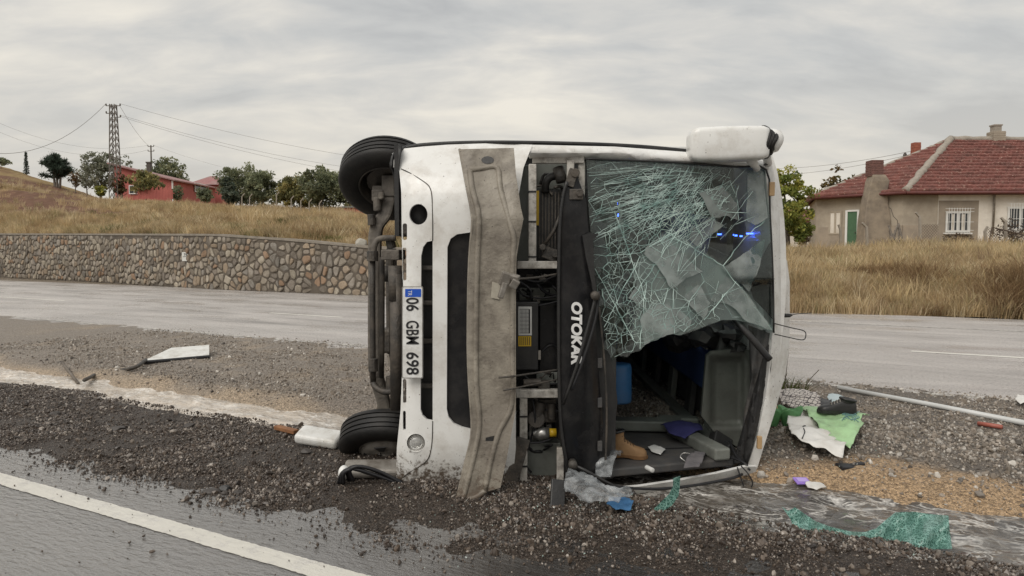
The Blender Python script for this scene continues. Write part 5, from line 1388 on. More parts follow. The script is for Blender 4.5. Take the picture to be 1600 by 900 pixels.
# ================================================================== stone retaining wall
WP = [(-75, 72.5, 3.1), (-46, 53, 2.75), (-29.8, 41.0, 2.46), (-20.0, 34.5, 2.30), (-12.0, 28.3, 2.15), (-8.4, 26.3, 1.93), (-4.9, 24.4, 1.64), (-1.5, 22.4, 1.45), (1.2, 20.9, 1.2)]
WP = WP[::-1]
seg = [math.hypot(a[0] - b[0], a[1] - b[1]) for a, b in zip(WP, WP[1:])]
WS = [0] + list(np.cumsum(seg))
def wall_at(s):
    return (float(np.interp(s, WS, [p[0] for p in WP])), float(np.interp(s, WS, [p[1] for p in WP])), float(np.interp(s, WS, [p[2] for p in WP])))
def wall_n(s):
    a, b = wall_at(max(0, s - 0.4)), wall_at(min(WS[-1], s + 0.4))
    t = Vector((b[0] - a[0], b[1] - a[1], 0)).normalized()      # runs to the left, away
    return t, Vector((t.y * -1, t.x, 0)) if (t.y * -1) * 0 + t.x * -1 > 0 and False else Vector((-t.y, t.x, 0))
wall = empty('stone_wall', (*wall_at(12)[:2], 0), 'long retaining wall of rounded field stones along the far road', 'wall')
M_mortar = mat('mortar', (0.13, 0.108, 0.084), (0.09, 0.074, 0.058), scale=2, rough=0.9, bump=0.8, bscale=25, dirt=(0.07, 0.06, 0.05), dscale=1.0, damt=0.5)
M_cap = mat('wall_cap', (0.27, 0.24, 0.2), (0.2, 0.175, 0.145), scale=4, rough=0.9, bump=0.5, bscale=20)
M_stone = mat('field_stone', (1, 1, 1), (0.72, 0.7, 0.66), scale=6, rough=0.85, bump=0.6, bscale=30, vcol='Col', spec=0.2)
def wall_sweep(name, off0, off1, z0, z1f, m, step=0.5):
    bm = bmesh.new(); rings = []
    s = 0
    while s <= WS[-1]:
        x, y, zt = wall_at(s); t, n = wall_n(s)
        if n.y > 0: n = -n                                  # n looks at the road
        p = Vector((x, y, 0))
        rings.append([bm.verts.new(p + n * o + Vector((0, 0, z))) for o, z in ((off0, z0 if not callable(z0) else z0(zt)), (off0, z1f(zt)), (off1, z1f(zt)), (off1, z0 if not callable(z0) else z0(zt)))])
        s += step
    for a, b in zip(rings, rings[1:]):
        for j in range(4): bm.faces.new((a[j], a[(j + 1) % 4], b[(j + 1) % 4], b[j]))
    bm.faces.new(rings[0]); bm.faces.new(rings[-1])
    return bm_obj(name, bm, m, wall)
wall_sweep('core', 0.0, -0.5, -0.2, lambda z: z, M_mortar)
wall_sweep('coping', 0.035, -0.53, lambda z: z + 0.002, lambda z: z + 0.085, M_cap)
def clip(P, a, b, c):
    """keep the side a*x+b*y<=c"""
    o = []
    for i in range(len(P)):
        p, q = P[i], P[(i + 1) % len(P)]
        fp = a * p[0] + b * p[1] - c; fq = a * q[0] + b * q[1] - c
        if fp <= 0: o.append(p)
        if (fp < 0) != (fq < 0) and abs(fp - fq) > 1e-9:
            t = fp / (fp - fq); o.append((p[0] + (q[0] - p[0]) * t, p[1] + (q[1] - p[1]) * t))
    return o
rw = random.Random(5)
cs = 0.265
ns, nz_ = int(62 / cs), 11
seeds = {}
for i in range(-1, ns + 1):
    for j in range(-1, nz_ + 1):
        if rw.random() < 0.2: continue
        seeds[(i, j)] = ((i + 0.5 + rw.uniform(-0.42, 0.42)) * cs, (j + 0.5 + rw.uniform(-0.42, 0.42)) * cs)
stones = []
for (i, j), (sx, sz) in seeds.items():
    x, y, zt = wall_at(sx)
    if sx < 0.3 or sz < 0.0 or sz > zt - 0.03: continue
    P = [(sx - 0.4, sz - 0.4), (sx + 0.4, sz - 0.4), (sx + 0.4, sz + 0.4), (sx - 0.4, sz + 0.4)]
    for di in (-2, -1, 0, 1, 2):
        for dj in (-2, -1, 0, 1, 2):
            o = seeds.get((i + di, j + dj))
            if o is None or (di == 0 and dj == 0): continue
            a, b = o[0] - sx, o[1] - sz; l = math.hypot(a, b)
            if l < 1e-6: continue
            gap = rw.uniform(0.018, 0.04)
            P = clip(P, a / l, b / l, (a * (o[0] + sx) / 2 + b * (o[1] + sz) / 2) / l - gap)
            if len(P) < 3: break
        if len(P) < 3: break
    if len(P) < 3: continue
    P = clip(P, 0, 1, zt - 0.02); P = clip(P, 0, -1, 0.0) if len(P) >= 3 else P
    if len(P) < 3: continue
    # soften the corners: Chaikin once
    Q = []
    for k in range(len(P)):
        p, q = P[k], P[(k + 1) % len(P)]
        Q += [(p[0] * 0.75 + q[0] * 0.25, p[1] * 0.75 + q[1] * 0.25), (p[0] * 0.25 + q[0] * 0.75, p[1] * 0.25 + q[1] * 0.75)]
    ar = 0.5 * abs(sum(Q[k][0] * Q[(k + 1) % len(Q)][1] - Q[(k + 1) % len(Q)][0] * Q[k][1] for k in range(len(Q))))
    if ar < 0.004: continue
    stones.append((sx, sz, Q, ar, math.hypot(x, y)))
STC = [(0.28, 0.245, 0.2), (0.34, 0.3, 0.25), (0.23, 0.2, 0.165), (0.38, 0.34, 0.28), (0.3, 0.245, 0.19), (0.2, 0.175, 0.15), (0.33, 0.265, 0.2), (0.31, 0.215, 0.15), (0.27, 0.235, 0.2), (0.25, 0.23, 0.205), (0.4, 0.355, 0.29), (0.29, 0.26, 0.225), (0.33, 0.295, 0.25), (0.24, 0.21, 0.18)]
def stone_geo(sx, sz, Q):
    x, y, zt = wall_at(sx); t, n = wall_n(sx)
    if n.y > 0: n = -n
    proud = rw.uniform(0.02, 0.06); c = rw.choice(STC); k = rw.uniform(0.8, 1.2)
    tl1, tl2 = rw.uniform(-0.12, 0.12), rw.uniform(-0.12, 0.12)
    vs = []; fs = []
    m_ = len(Q)
    def P3(q, d): return Vector((x, y, 0)) + t * (q[0] - sx) + n * d + Vector((0, 0, q[1]))
    for f, d in ((1.0, -0.01), (0.97, proud * 0.55), (0.72, proud)):
        for q in Q:
            qq = (sx + (q[0] - sx) * f, sz + (q[1] - sz) * f)
            dd = d + (tl1 * (qq[0] - sx) + tl2 * (qq[1] - sz)) * (d > 0.0) + rw.uniform(-0.005, 0.005)
            vs.append(P3(qq, dd))
    for a in range(2):
        for k2 in range(m_): fs.append((a * m_ + k2, a * m_ + (k2 + 1) % m_, (a + 1) * m_ + (k2 + 1) % m_, (a + 1) * m_ + k2))
    fs.append(tuple(range(2 * m_, 3 * m_)))
    return vs, fs, tuple(min(1, q * k) for q in c)
def stones_mesh(items):
    vs, fs, cs_ = [], [], []
    for v, f, c in items:
        b = len(vs); vs += v; fs += [tuple(q + b for q in g) for g in f]; cs_ += [c] * len(v)
    me = bpy.data.meshes.new('stone'); me.from_pydata([tuple(v) for v in vs], [], fs)
    a = me.color_attributes.new('Col', 'FLOAT_COLOR', 'POINT')
    a.data.foreach_set('color', np.array([(*c, 1) for c in cs_], np.float32).ravel())
    bm = bmesh.new(); bm.from_mesh(me); bmesh.ops.recalc_face_normals(bm, faces=bm.faces); bm.to_mesh(me); bm.free()
    return me
def visible(st):
    x, y, _ = wall_at(st[0]); px = 800 + 1100 * x / y
    return -20 < px < 635
vis = sorted([s for s in stones if visible(s)], key=lambda s: -s[3] / s[4] ** 2)
big = vis[:300]; bigset = set(id(s) for s in big)
for s in big: obj_from('stone', stones_mesh([stone_geo(s[0], s[1], s[2])]), M_stone, wall)
rest = [stone_geo(s[0], s[1], s[2]) for s in stones if id(s) not in bigset]
tag(obj_from('small_stones', stones_mesh(rest), M_stone, wall), kind='stuff')
print('stones', len(stones), len(vis))
# pale loose stone on the coping, gravel foot
def rock(name, c, s, m, label, cat, seed=1, flat=0.6):
    r = random.Random(seed); bm = bmesh.new(); bmesh.ops.create_icosphere(bm, subdivisions=3, radius=0.5)
    pl = [(Vector((r.gauss(0, 1), r.gauss(0, 1), r.gauss(0, 1))).normalized(), r.uniform(0.3, 0.44)) for _ in range(9)]
    for v in bm.verts:
        for n, d in pl:
            k = v.co.dot(n)
            if k > d: v.co -= n * (k - d)
        v.co = Vector((v.co.x * s[0], v.co.y * s[1], v.co.z * s[2])) + Vector(c)
    return tag(bm_obj(name, bm, m, smooth=False), label, cat)
M_rock = mat('pale_rock', (0.42, 0.4, 0.35), (0.32, 0.3, 0.26), scale=5, rough=0.85, bump=0.5, bscale=20)
wx, wy, wz = wall_at(5.75 + 1.5)
rock('boulder', (wx - 0.2, wy + 0.25, wz + 0.17), (0.42, 0.4, 0.36), M_rock, 'single pale stone lying on top of the stone wall', 'stone')
# kilometre plate on its post in front of the wall
kp = gr(297, 449, 0.0); kp = Vector((kp.x, kp.y - 0.25, 0))
km = empty('distance_marker', (kp.x, kp.y, 0), 'small white road distance plate on a thin post before the stone wall', 'sign')
D_ = kp.y
bm = bmesh.new(); tube(bm, [kp + Vector((0, 0, -0.2)), kp + Vector((0, 0, 1.66))], 0.032, 8); bm_obj('post', bm, M_axle, km)
M_sign = mat('sign_white', (0.72, 0.72, 0.69), (0.62, 0.62, 0.58), scale=6, rough=0.5)
a, b_ = at(285, 394, D_), at(306.5, 408, D_)
bm = bmesh.new(); box(bm, ((a.x + b_.x) / 2, D_ - 0.05, (a.z + b_.z) / 2), (b_.x - a.x, 0.02, a.z - b_.z)); bm_obj('plate', bm, M_sign, km, bevel=0.008)
HZ = (Vector((1, 0, 0)), Vector((0, 0, 1)))
zc, zt_ = (a.z + b_.z) / 2, (a.z - b_.z)
text('plate_number', '765-01', Vector(((a.x + b_.x) / 2, D_ - 0.063, zc + zt_ * 0.24)), 0.40, 0.11, M_ink, km, bold=0.02, flipdir=HZ)
text('plate_number', '031', Vector(((a.x + b_.x) / 2, D_ - 0.063, zc - zt_ * 0.24)), 0.22, 0.11, M_ink, km, bold=0.02, flipdir=HZ)
bm = bmesh.new(); box(bm, ((a.x + b_.x) / 2, D_ - 0.062, zc), (0.46, 0.003, 0.02)); bm_obj('plate_rule', bm, M_ink, km)

# ================================================================== trees
M_bark = mat('bark', (0.12, 0.1, 0.08), (0.19, 0.165, 0.14), scale=9, rough=0.9, bump=0.6, bscale=25)
def leaf_mat(name, cols):
    m = mat(name, (1, 1, 1), (0.6, 0.62, 0.55), scale=1.2, rough=0.6, spec=0.25, vcol='Col', transl=0.4)
    m['cols'] = 0
    return m
M_leaf = leaf_mat('leaves', None)
def zb(x, y): return float(bank_z(np.array([[x]]), np.array([[y]]))[0, 0])
def limbs(bm, base, h, r, seed, spread, n=7, droop=0.0, t0=0.3):
    rr = random.Random(seed)
    top = base + Vector((rr.uniform(-.1, .1) * h, rr.uniform(-.1, .1) * h, h * 0.9))
    mid = base.lerp(top, 0.5) + Vector((rr.uniform(-.04, .04) * h, 0, 0))
    tube(bm, smooth_path([base, mid, top], 4), [r * (1 - 0.85 * i / 8) for i in range(9)], 7)
    tips = [top]
    for k in range(n):
        f = t0 + (0.9 - t0) * (k + rr.random() * 0.6) / n; p = base.lerp(top, f); a = k * 2.4 + rr.uniform(-.4, .4); L_ = spread * (1.05 - 0.6 * f) * rr.uniform(0.7, 1.2)
        e_ = p + Vector((math.cos(a) * L_, math.sin(a) * L_, L_ * rr.uniform(0.35, 0.9) - droop * L_))
        m_ = p.lerp(e_, 0.5) + Vector((0, 0, -0.05 * L_))
        tube(bm, smooth_path([p, m_, e_], 3), [r * 0.42 * (1 - 0.12 * i) for i in range(7)], 5)
        tips += [e_, m_]
        for q in range(2):
            a2 = a + rr.uniform(-1, 1); l2 = L_ * 0.45
            e2 = m_ + Vector((math.cos(a2) * l2, math.sin(a2) * l2, l2 * rr.uniform(0.2, 0.9)))
            tube(bm, [m_, e2], [r * 0.2, r * 0.07], 4); tips.append(e2)
    return tips
def tree(name, px, D, top_py, wid_px, label, cols, seed, n=3200, leaf=0.13, group=None, base_py=None, trunk_f=0.3, cl=0.27, gaps=0.0, sink=0.1, cat='tree'):
    x = (px - 800) / 1100 * D; z0 = zb(x, D) - sink if base_py is None else min(at(px, base_py, D).z, zb(x, D) - 0.05)
    ztop = at(px, top_py, D).z; h = max(0.8, ztop - z0); w = wid_px / 1100 * D
    base = Vector((x, D, z0))
    root = empty(name, base, label, cat, group)
    bm = bmesh.new(); tips = limbs(bm, base, h * 0.88, max(0.035, h * 0.028), seed, w * 0.42, 8, t0=trunk_f); bm_obj('trunk', bm, M_bark, root, smooth=True)
    r = np.random.default_rng(seed)
    T = np.array([t[:] for t in tips])
    ctr = np.array([x, D, z0 + h * (trunk_f + (1 - trunk_f) * 0.52)])
    ex = np.array([w * 0.5, w * 0.5, h * (1 - trunk_f) * 0.5])
    # clump centres: limb tips plus random points of the crown
    extra = r.normal(0, 1, (26, 3)); extra /= np.linalg.norm(extra, axis=1)[:, None]; extra = ctr + extra * ex * r.uniform(0.35, 0.92, (26, 1))
    q_ = (T - ctr) / ex; T = ctr + q_ / np.maximum(1, np.linalg.norm(q_, axis=1) / 0.85)[:, None] * ex
    CC = np.concatenate([T, extra, ctr + (lambda q_: q_ / np.maximum(1, np.linalg.norm(q_, axis=1) / 0.85)[:, None])(r.normal(0, 0.5, (34, 3))) * ex]); sz = r.uniform(0.6, 1.25, len(CC)) * cl * min(w, h) * 0.5
    shade = r.uniform(0.72, 1.25, len(CC)); tone = r.random(len(CC))
    ci = r.integers(0, len(CC), n)
    off = r.normal(0, 1, (n, 3)); off /= np.linalg.norm(off, axis=1)[:, None]; off *= (r.random((n, 1)) ** 0.45) * sz[ci][:, None] * np.array([1, 1, 0.75])
    P = CC[ci] + off
    P[:, 2] = np.maximum(P[:, 2], z0 + 0.1)
    keepm = ((P[:, 2] - ztop) < 0.0)
    P = P[keepm]; ci = ci[keepm]; n = len(P)
    A = r.normal(0, 1, (n, 3)); A /= np.linalg.norm(A, axis=1)[:, None]
    B = np.cross(A, r.normal(0, 1, (n, 3))); B /= np.linalg.norm(B, axis=1)[:, None]
    s = leaf * r.uniform(0.6, 1.5, (n, 1))
    V4 = np.stack([P - A * s, P + B * s * 0.5, P + A * s, P - B * s * 0.5], 1).reshape(-1, 3)
    F4 = np.arange(4 * n).reshape(n, 4)
    c0, c1, c2 = [np.array(c) for c in cols]
    tt_ = np.clip(tone[ci] + r.normal(0, 0.22, n), 0, 1)[:, None]
    c = np.where(tt_ < 0.5, c0 + (c1 - c0) * tt_ * 2, c1 + (c2 - c1) * (tt_ * 2 - 1)) * (shade[ci] * r.uniform(0.8, 1.2, n))[:, None]
    obj_from('crown', np_mesh('crown', V4, F4, np.repeat(c, 4, 0)), M_leaf, root)
    return root
OL = ((0.17, 0.19, 0.125), (0.25, 0.275, 0.17), (0.38, 0.385, 0.24))
AU = ((0.2, 0.2, 0.1), (0.32, 0.3, 0.13), (0.46, 0.38, 0.16))
YG = ((0.17, 0.22, 0.06), (0.3, 0.33, 0.085), (0.5, 0.46, 0.11))
DK = ((0.1, 0.13, 0.1), (0.14, 0.17, 0.13), (0.2, 0.22, 0.17))
SV = ((0.2, 0.21, 0.165), (0.27, 0.28, 0.21), (0.36, 0.36, 0.29))
RS = ((0.12, 0.07, 0.035), (0.2, 0.12, 0.06), (0.16, 0.15, 0.07))
tree('broad_tree', 378, 66, 252, 78, 'tall grey green tree with a loose top, right of the red house', OL, 1, 6500, 0.12, trunk_f=0.04)
tree('broad_tree', 412, 64, 266, 66, 'olive green tree between the tall grey green tree and the yellowing one', OL, 2, 5000, 0.12, trunk_f=0.03)
tree('broad_tree', 462, 60, 274, 72, 'yellowing round tree in the row above the stone wall', AU, 3, 5500, 0.12, trunk_f=0.03)
tree('broad_tree', 505, 58, 258, 84, 'leafy green tree just left of the upper bus wheel', OL, 4, 7000, 0.12, trunk_f=0.03)
tree('broad_tree', 556, 58, 270, 76, 'green tree half hidden behind the upper bus wheel', OL, 17, 5500, 0.12, trunk_f=0.03)
tree('broad_tree', 362, 62, 276, 30, 'low dark shrub tree touching the right end of the red house', DK, 5, 1800, 0.15, trunk_f=0.1, base_py=312)
tree('broad_tree', 160, 100, 236, 66, 'wide silvery tree behind the lattice tower', SV, 6, 3000, 0.2, trunk_f=0.2, gaps=0.3)
tree('broad_tree', 196, 104, 236, 40, 'thin silvery tree behind the roof of the red house', SV, 7, 1500, 0.18, trunk_f=0.2)
tree('broad_tree', 266, 108, 244, 66, 'green tree rising behind the red house roof', OL, 8, 3200, 0.24, trunk_f=0.2)
tree('broad_tree', 232, 74, 266, 56, 'low spreading tree in front of the red house', AU, 9, 2400, 0.15, base_py=306, trunk_f=0.28)
tree('shrub', 192, 76, 268, 24, 'rusty shrub at the foot of the lattice tower', RS, 10, 600, 0.14, base_py=302, cat='shrub')
tree('shrub', 278, 74, 288, 24, 'small green shrub by the corner of the red house', OL, 11, 500, 0.14, base_py=310, cat='shrub')
tree('shrub', 322, 72, 292, 26, 'dark bush below the right window of the red house', OL, 12, 1100, 0.14, base_py=312, cat='shrub')
tree('shrub', 122, 84, 268, 24, 'bare brown shrub right of the dark pine', RS, 13, 260, 0.14, base_py=297, cat='shrub')
tree('shrub', 140, 82, 266, 22, 'straw coloured shrub left of the red house', SV, 14, 300, 0.14, base_py=300, cat='shrub')
tree('shrub', 160, 78, 288, 20, 'yellow green bush left of the lattice tower base', YG, 15, 500, 0.13, base_py=304, cat='shrub')
tree('shrub', 8, 96, 246, 30, 'low row of bushes on the hilltop at the far left', OL, 16, 400, 0.18, base_py=258, cat='shrub')
tree('broad_tree', 1232, 33, 248, 78, 'yellow green tree beside the roof side of the bus', YG, 21, 9000, 0.075, trunk_f=0.06)
tree('broad_tree', 1308, 54, 258, 66, 'autumn tree behind the left end of the tiled house', ((0.08, 0.09, 0.03), (0.14, 0.12, 0.05), (0.26, 0.16, 0.06)), 22, 1600, 0.14, trunk_f=0.3)
tree('shrub', 1256, 36, 345, 22, 'brown dry bush at the left corner of the tiled house', RS, 23, 600, 0.07, base_py=372, cat='shrub')
tree('shrub', 1494, 33, 362, 46, 'leafless dark bush under the first white window', ((0.07, 0.05, 0.04), (0.1, 0.07, 0.055), (0.13, 0.1, 0.07)), 24, 500, 0.05, cat='shrub', trunk_f=0.05)
tree('shrub', 1580, 32, 340, 60, 'leafless dark bush behind the fallen fence at the right', ((0.07, 0.05, 0.04), (0.1, 0.07, 0.055), (0.13, 0.1, 0.07)), 25, 700, 0.05, cat='shrub', trunk_f=0.05)
# pine with upswept arms, and a thin young conifer
def pine(px, D, top, base, wid, label, seed, n, thin=False):
    x = (px - 800) / 1100 * D; z0 = zb(x, D) - 0.2; h = at(px, top, D).z - z0; w = wid / 1100 * D
    b0 = Vector((x, D, z0)); root = empty('pine_tree', b0, label, 'tree'); r = random.Random(seed)
    bm = bmesh.new(); V_, F_, C_ = [], [], []
    def needles(p, q, k, rad):
        for i in range(k):
            t = r.random() ** 0.7; c = p.lerp(q, t); d = Vector((r.gauss(0, 1), r.gauss(0, 1), r.gauss(0, 0.8) + 0.4)).normalized(); s_ = d.cross(Vector((r.random(), r.random(), r.random()))).normalized()
            L_ = rad * r.uniform(0.6, 1.3); b = len(V_); V_.extend([(c - s_ * 0.05)[:], (c + s_ * 0.05)[:], (c + d * L_ + s_ * 0.02)[:], (c + d * L_ - s_ * 0.02)[:]]); F_.append((b, b + 1, b + 2, b + 3))
            g = r.uniform(0.7, 1.3); C_.extend([(0.1 * g, 0.135 * g, 0.105 * g)] * 4)
    if thin:
        tube(bm, [b0, b0 + Vector((0, 0, h))], [0.06, 0.015], 6)
        for k in range(16):
            f = 0.1 + 0.85 * k / 16; L_ = w * 0.5 * (1.05 - f); p = b0 + Vector((0, 0, h * f))
            for q in range(4):
                a = q * 1.57 + k; e_ = p + Vector((math.cos(a) * L_, math.sin(a) * L_, 0.1 * L_)); tube(bm, [p, e_], [0.02, 0.008], 4); needles(p, e_, n // 64, 0.16)
    else:
        for st in (-0.12, 0.0, 0.14):
            t_ = b0 + Vector((st * w, 0, h * 0.62)); tube(bm, smooth_path([b0 + Vector((st * w * 0.6, 0, 0)), b0 + Vector((st * w * 0.9, 0, h * 0.3)), t_], 3), [0.17 * (1 - 0.1 * i) for i in range(7)], 6)
        for k in range(40):
            a = k * 2.39; f = r.uniform(0.3, 0.85); p = b0 + Vector((r.uniform(-.1, .1) * w, 0, h * f)); L_ = w * 0.5 * r.uniform(0.6, 1.05) * (1.25 - f * 0.65)
            e_ = p + Vector((math.cos(a) * L_, math.sin(a) * L_, L_ * r.uniform(0.1, 0.75))); e_.z = min(e_.z, b0.z + h); tube(bm, smooth_path([p, p.lerp(e_, 0.6) - Vector((0, 0, 0.1 * L_)), e_], 3), [0.06 * (1 - 0.1 * i) for i in range(7)], 4); needles(p.lerp(e_, 0.1), e_, n // 26, 0.5)
        needles(b0 + Vector((0, 0, h * 0.6)), b0 + Vector((0, 0, h * 0.98)), n // 8, 0.45)
    bm_obj('trunk', bm, M_bark, root, smooth=True)
    obj_from('crown', np_mesh('crown', np.array(V_), np.array(F_), np.array(C_)), M_leaf, root)
pine(94, 86, 243, 290, 42, 'dark pine with upswept arms standing alone on the bare slope', 3, 4400)
pine(47, 97, 235, 260, 9, 'thin young conifer on the hilltop at the far left', 4, 1300, True)

# ================================================================== power line
M_galv = mat('lattice_steel', (0.14, 0.125, 0.11), (0.2, 0.18, 0.16), scale=3, rough=0.7, metal=0.3)
def lattice(px, D, top, base):
    x = (px - 800) / 1100 * D; z0 = at(px, base, D).z - 0.4; z1 = at(px, top, D).z
    root = empty('lattice_tower', (x, D, z0), 'steel lattice pylon in front of the red house carrying the wires', 'pylon')
    def half(z): return 0.46 + (0.24 - 0.46) * (z - z0) / (z1 - z0)
    def cr_(z, i): h_ = half(z); return Vector((x + (-h_ if i in (0, 3) else h_), D + (-h_ if i in (0, 1) else h_), z))
    for i in range(4):
        bm = bmesh.new(); tube(bm, [cr_(z0, i), cr_(z1, i)], 0.055, 5); bm_obj('leg', bm, M_galv, root)
    n = 15
    for k in range(n):
        a = z0 + (z1 - z0) * k / n; b = z0 + (z1 - z0) * (k + 1) / n
        bm = bmesh.new()
        for i in range(4):
            j = (i + 1) % 4
            mid = (cr_(b, i) + cr_(b, j)) / 2
            tube(bm, [cr_(a, i), mid], 0.03, 4); tube(bm, [cr_(a, j), mid], 0.03, 4)
        o = bm_obj('bracing', bm, M_galv, root)
    tips = []
    for z, l in ((z1 - 0.15, 0.75), (z1 - 0.95, 0.75), (z1 - 1.35, 0.75)):
        bm = bmesh.new(); sgn = {0: (-1, 1), 1: (-1,), 2: (1,)}[[z1 - 0.15, z1 - 0.95, z1 - 1.35].index(z)]
        for s_ in sgn: tube(bm, [Vector((x, D, z)), Vector((x + s_ * l, D, z))], 0.045, 5); tube(bm, [Vector((x + s_ * l, D, z)), Vector((x + s_ * l, D, z + 0.22))], 0.075, 6); tips.append(Vector((x + s_ * l, D, z + 0.22)))
        bm_obj('cross_arm', bm, M_galv, root)
    return root, tips
_, tips = lattice(184.5, 76, 163, 306)
px_, D2 = 241, 122
x2 = (px_ - 800) / 1100 * D2; zt2, zb2 = at(px_, 227, D2).z, at(px_, 262, D2).z - 6
pole = empty('utility_pole', (x2, D2, zb2), 'distant wooden pole with short cross arms behind the red house', 'pole')
bm = bmesh.new(); tube(bm, [Vector((x2, D2, zb2)), Vector((x2, D2, zt2))], [0.16, 0.12], 8); bm_obj('mast', bm, M_galv, pole)
for dz in (0.2, 1.0):
    bm = bmesh.new(); tube(bm, [Vector((x2 - 0.5, D2, zt2 - dz)), Vector((x2 + 0.5, D2, zt2 - dz))], 0.06, 5)
    for s_ in (-0.5, 0.5): tube(bm, [Vector((x2 + s_, D2, zt2 - dz)), Vector((x2 + s_, D2, zt2 - dz + 0.25))], 0.07, 5)
    bm_obj('cross_arm', bm, M_galv, pole)
M_wire = mat('wire', (0.22, 0.21, 0.2), rough=0.6)
def wire(a, b, sag, label, r=0.016):
    a, b = Vector(a), Vector(b); P = [a.lerp(b, t) - Vector((0, 0, sag * 4 * t * (1 - t))) for t in [i / 24 for i in range(25)]]
    bm = bmesh.new(); tube(bm, P, r, 4); tag(bm_obj('power_line', bm, M_wire), label, 'wire')
wire(tips[0], at(-160, 178, 62), 4.3, 'thick sagging wire from the pylon head to the left edge', 0.022)
wire(tips[1], at(700, 262, 95), 1.0, 'topmost wire running right from the pylon over the trees')
wire(tips[3], at(690, 276, 95), 1.2, 'second wire running right from the pylon over the trees')
wire(tips[3] + Vector((0, 0, -0.15)), at(690, 286, 95), 1.2, 'lowest wire running right from the pylon over the trees')
wire(tips[1] + Vector((0, 0, -0.3)), (x2 - 0.5, D2, zt2), 0.4, 'steep wire from the pylon head down to the distant pole')
wire((x2 - 0.5, D2, zt2), at(-150, 108, 95), 4.0, 'upper of the two wires from the distant pole to the left edge')
wire((x2 - 0.5, D2, zt2 - 0.8), at(-150, 120, 95), 4.4, 'lower of the two wires from the distant pole to the left edge')
wire((x2 + 0.5, D2, zt2), at(560, 292, 120), 1.5, 'wire from the distant pole down towards the trees')
wire(at(1150, 262, 70), at(1425, 236, 48), 0.5, 'wire reaching the tiled roof from the left')
wire(at(1150, 274, 70), at(1425, 241, 48), 0.5, 'lower wire slanting past the tree to the tiled roof')

# ================================================================== red house on the slope
M_redw = mat('red_render', (0.44, 0.13, 0.11), (0.36, 0.1, 0.085), scale=1.2, rough=0.85, bump=0.2, bscale=12)
M_redr = mat('red_sheet_roof', (0.34, 0.155, 0.15), (0.25, 0.115, 0.11), scale=0.8, rough=0.55, dirt=(0.3, 0.24, 0.22), dscale=0.7, damt=0.6)
M_win = mat('window_glass', (0.05, 0.055, 0.06), rough=0.08)
M_wfr = mat('window_white', (0.72, 0.72, 0.7), rough=0.5)
def quad_prism(name, P, thick, m, parent):
    """slab from a polygon of 3-D points, thickened downwards / backwards along its normal"""
    P = [Vector(p) for p in P]; n = Vector((0, 0, 0))
    for i in range(len(P)): n += (P[i] - P[0]).cross(P[(i + 1) % len(P)] - P[0])
    n.normalize(); bm = bmesh.new(); A_ = [bm.verts.new(p) for p in P]; B_ = [bm.verts.new(p - n * thick) for p in P]
    bm.faces.new(A_); bm.faces.new(B_[::-1])
    for i in range(len(P)): bm.faces.new((A_[i], B_[i], B_[(i + 1) % len(P)], A_[(i + 1) % len(P)]))
    return bm_obj(name, bm, m, parent)
DC = 80.0
C0 = at(270, 310, DC); xl = at(172, 308, DC).x; zc_e = at(270, 282.5, DC).z; zl_e = at(172, 256, DC).z; zb_ = C0.z - 1.5
Bk = Vector((at(336, 287, 91).x, 91, 0)); 
rh = empty('red_house', (C0.x - 3, DC, zb_), 'long low red house with a sloping red roof on the left hillside', 'house')
L0 = Vector((xl, DC + 1.0, 0)); Lb = Vector((xl - 0.6, 91.5, 0)); K0 = Vector((C0.x, DC, 0))
def wallq(name, p, q, zp, zq, m, parent, z0=None):
    z0 = zb_ if z0 is None else z0
    return quad_prism(name, [(p.x, p.y, z0), (q.x, q.y, z0), (q.x, q.y, zq), (p.x, p.y, zp)], 0.2, m, parent)
wallq('wall', L0, K0, zl_e, zc_e, M_redw, rh); wallq('wall', K0, Bk, zc_e, zc_e + 0.1, M_redw, rh); wallq('wall', Lb, L0, zl_e, zl_e, M_redw, rh); wallq('wall', Bk, Lb, zc_e, zl_e, M_redw, rh)
rf = quad_prism('roof', [(L0.x - 0.5, L0.y - 0.5, zl_e + 0.22), (K0.x + 0.5, K0.y - 0.5, zc_e + 0.08), (Bk.x + 0.6, Bk.y + 0.5, zc_e + 0.12), (Lb.x - 0.5, Lb.y + 0.5, zl_e + 0.35)], 0.14, M_redr, rh)
bm = bmesh.new(); c = at(233, 262, 84); box(bm, (c.x, 84, c.z), (0.42, 0.42, 1.1)); box(bm, (c.x, 84, c.z + 0.6), (0.55, 0.55, 0.14)); bm_obj('chimney', bm, M_dark, rf)
bm = bmesh.new(); tube(bm, [K0 + Vector((0.05, -0.1, zb_)), K0 + Vector((0.05, -0.1, zc_e))], 0.09, 6); bm_obj('downpipe', bm, M_wfr, rh)
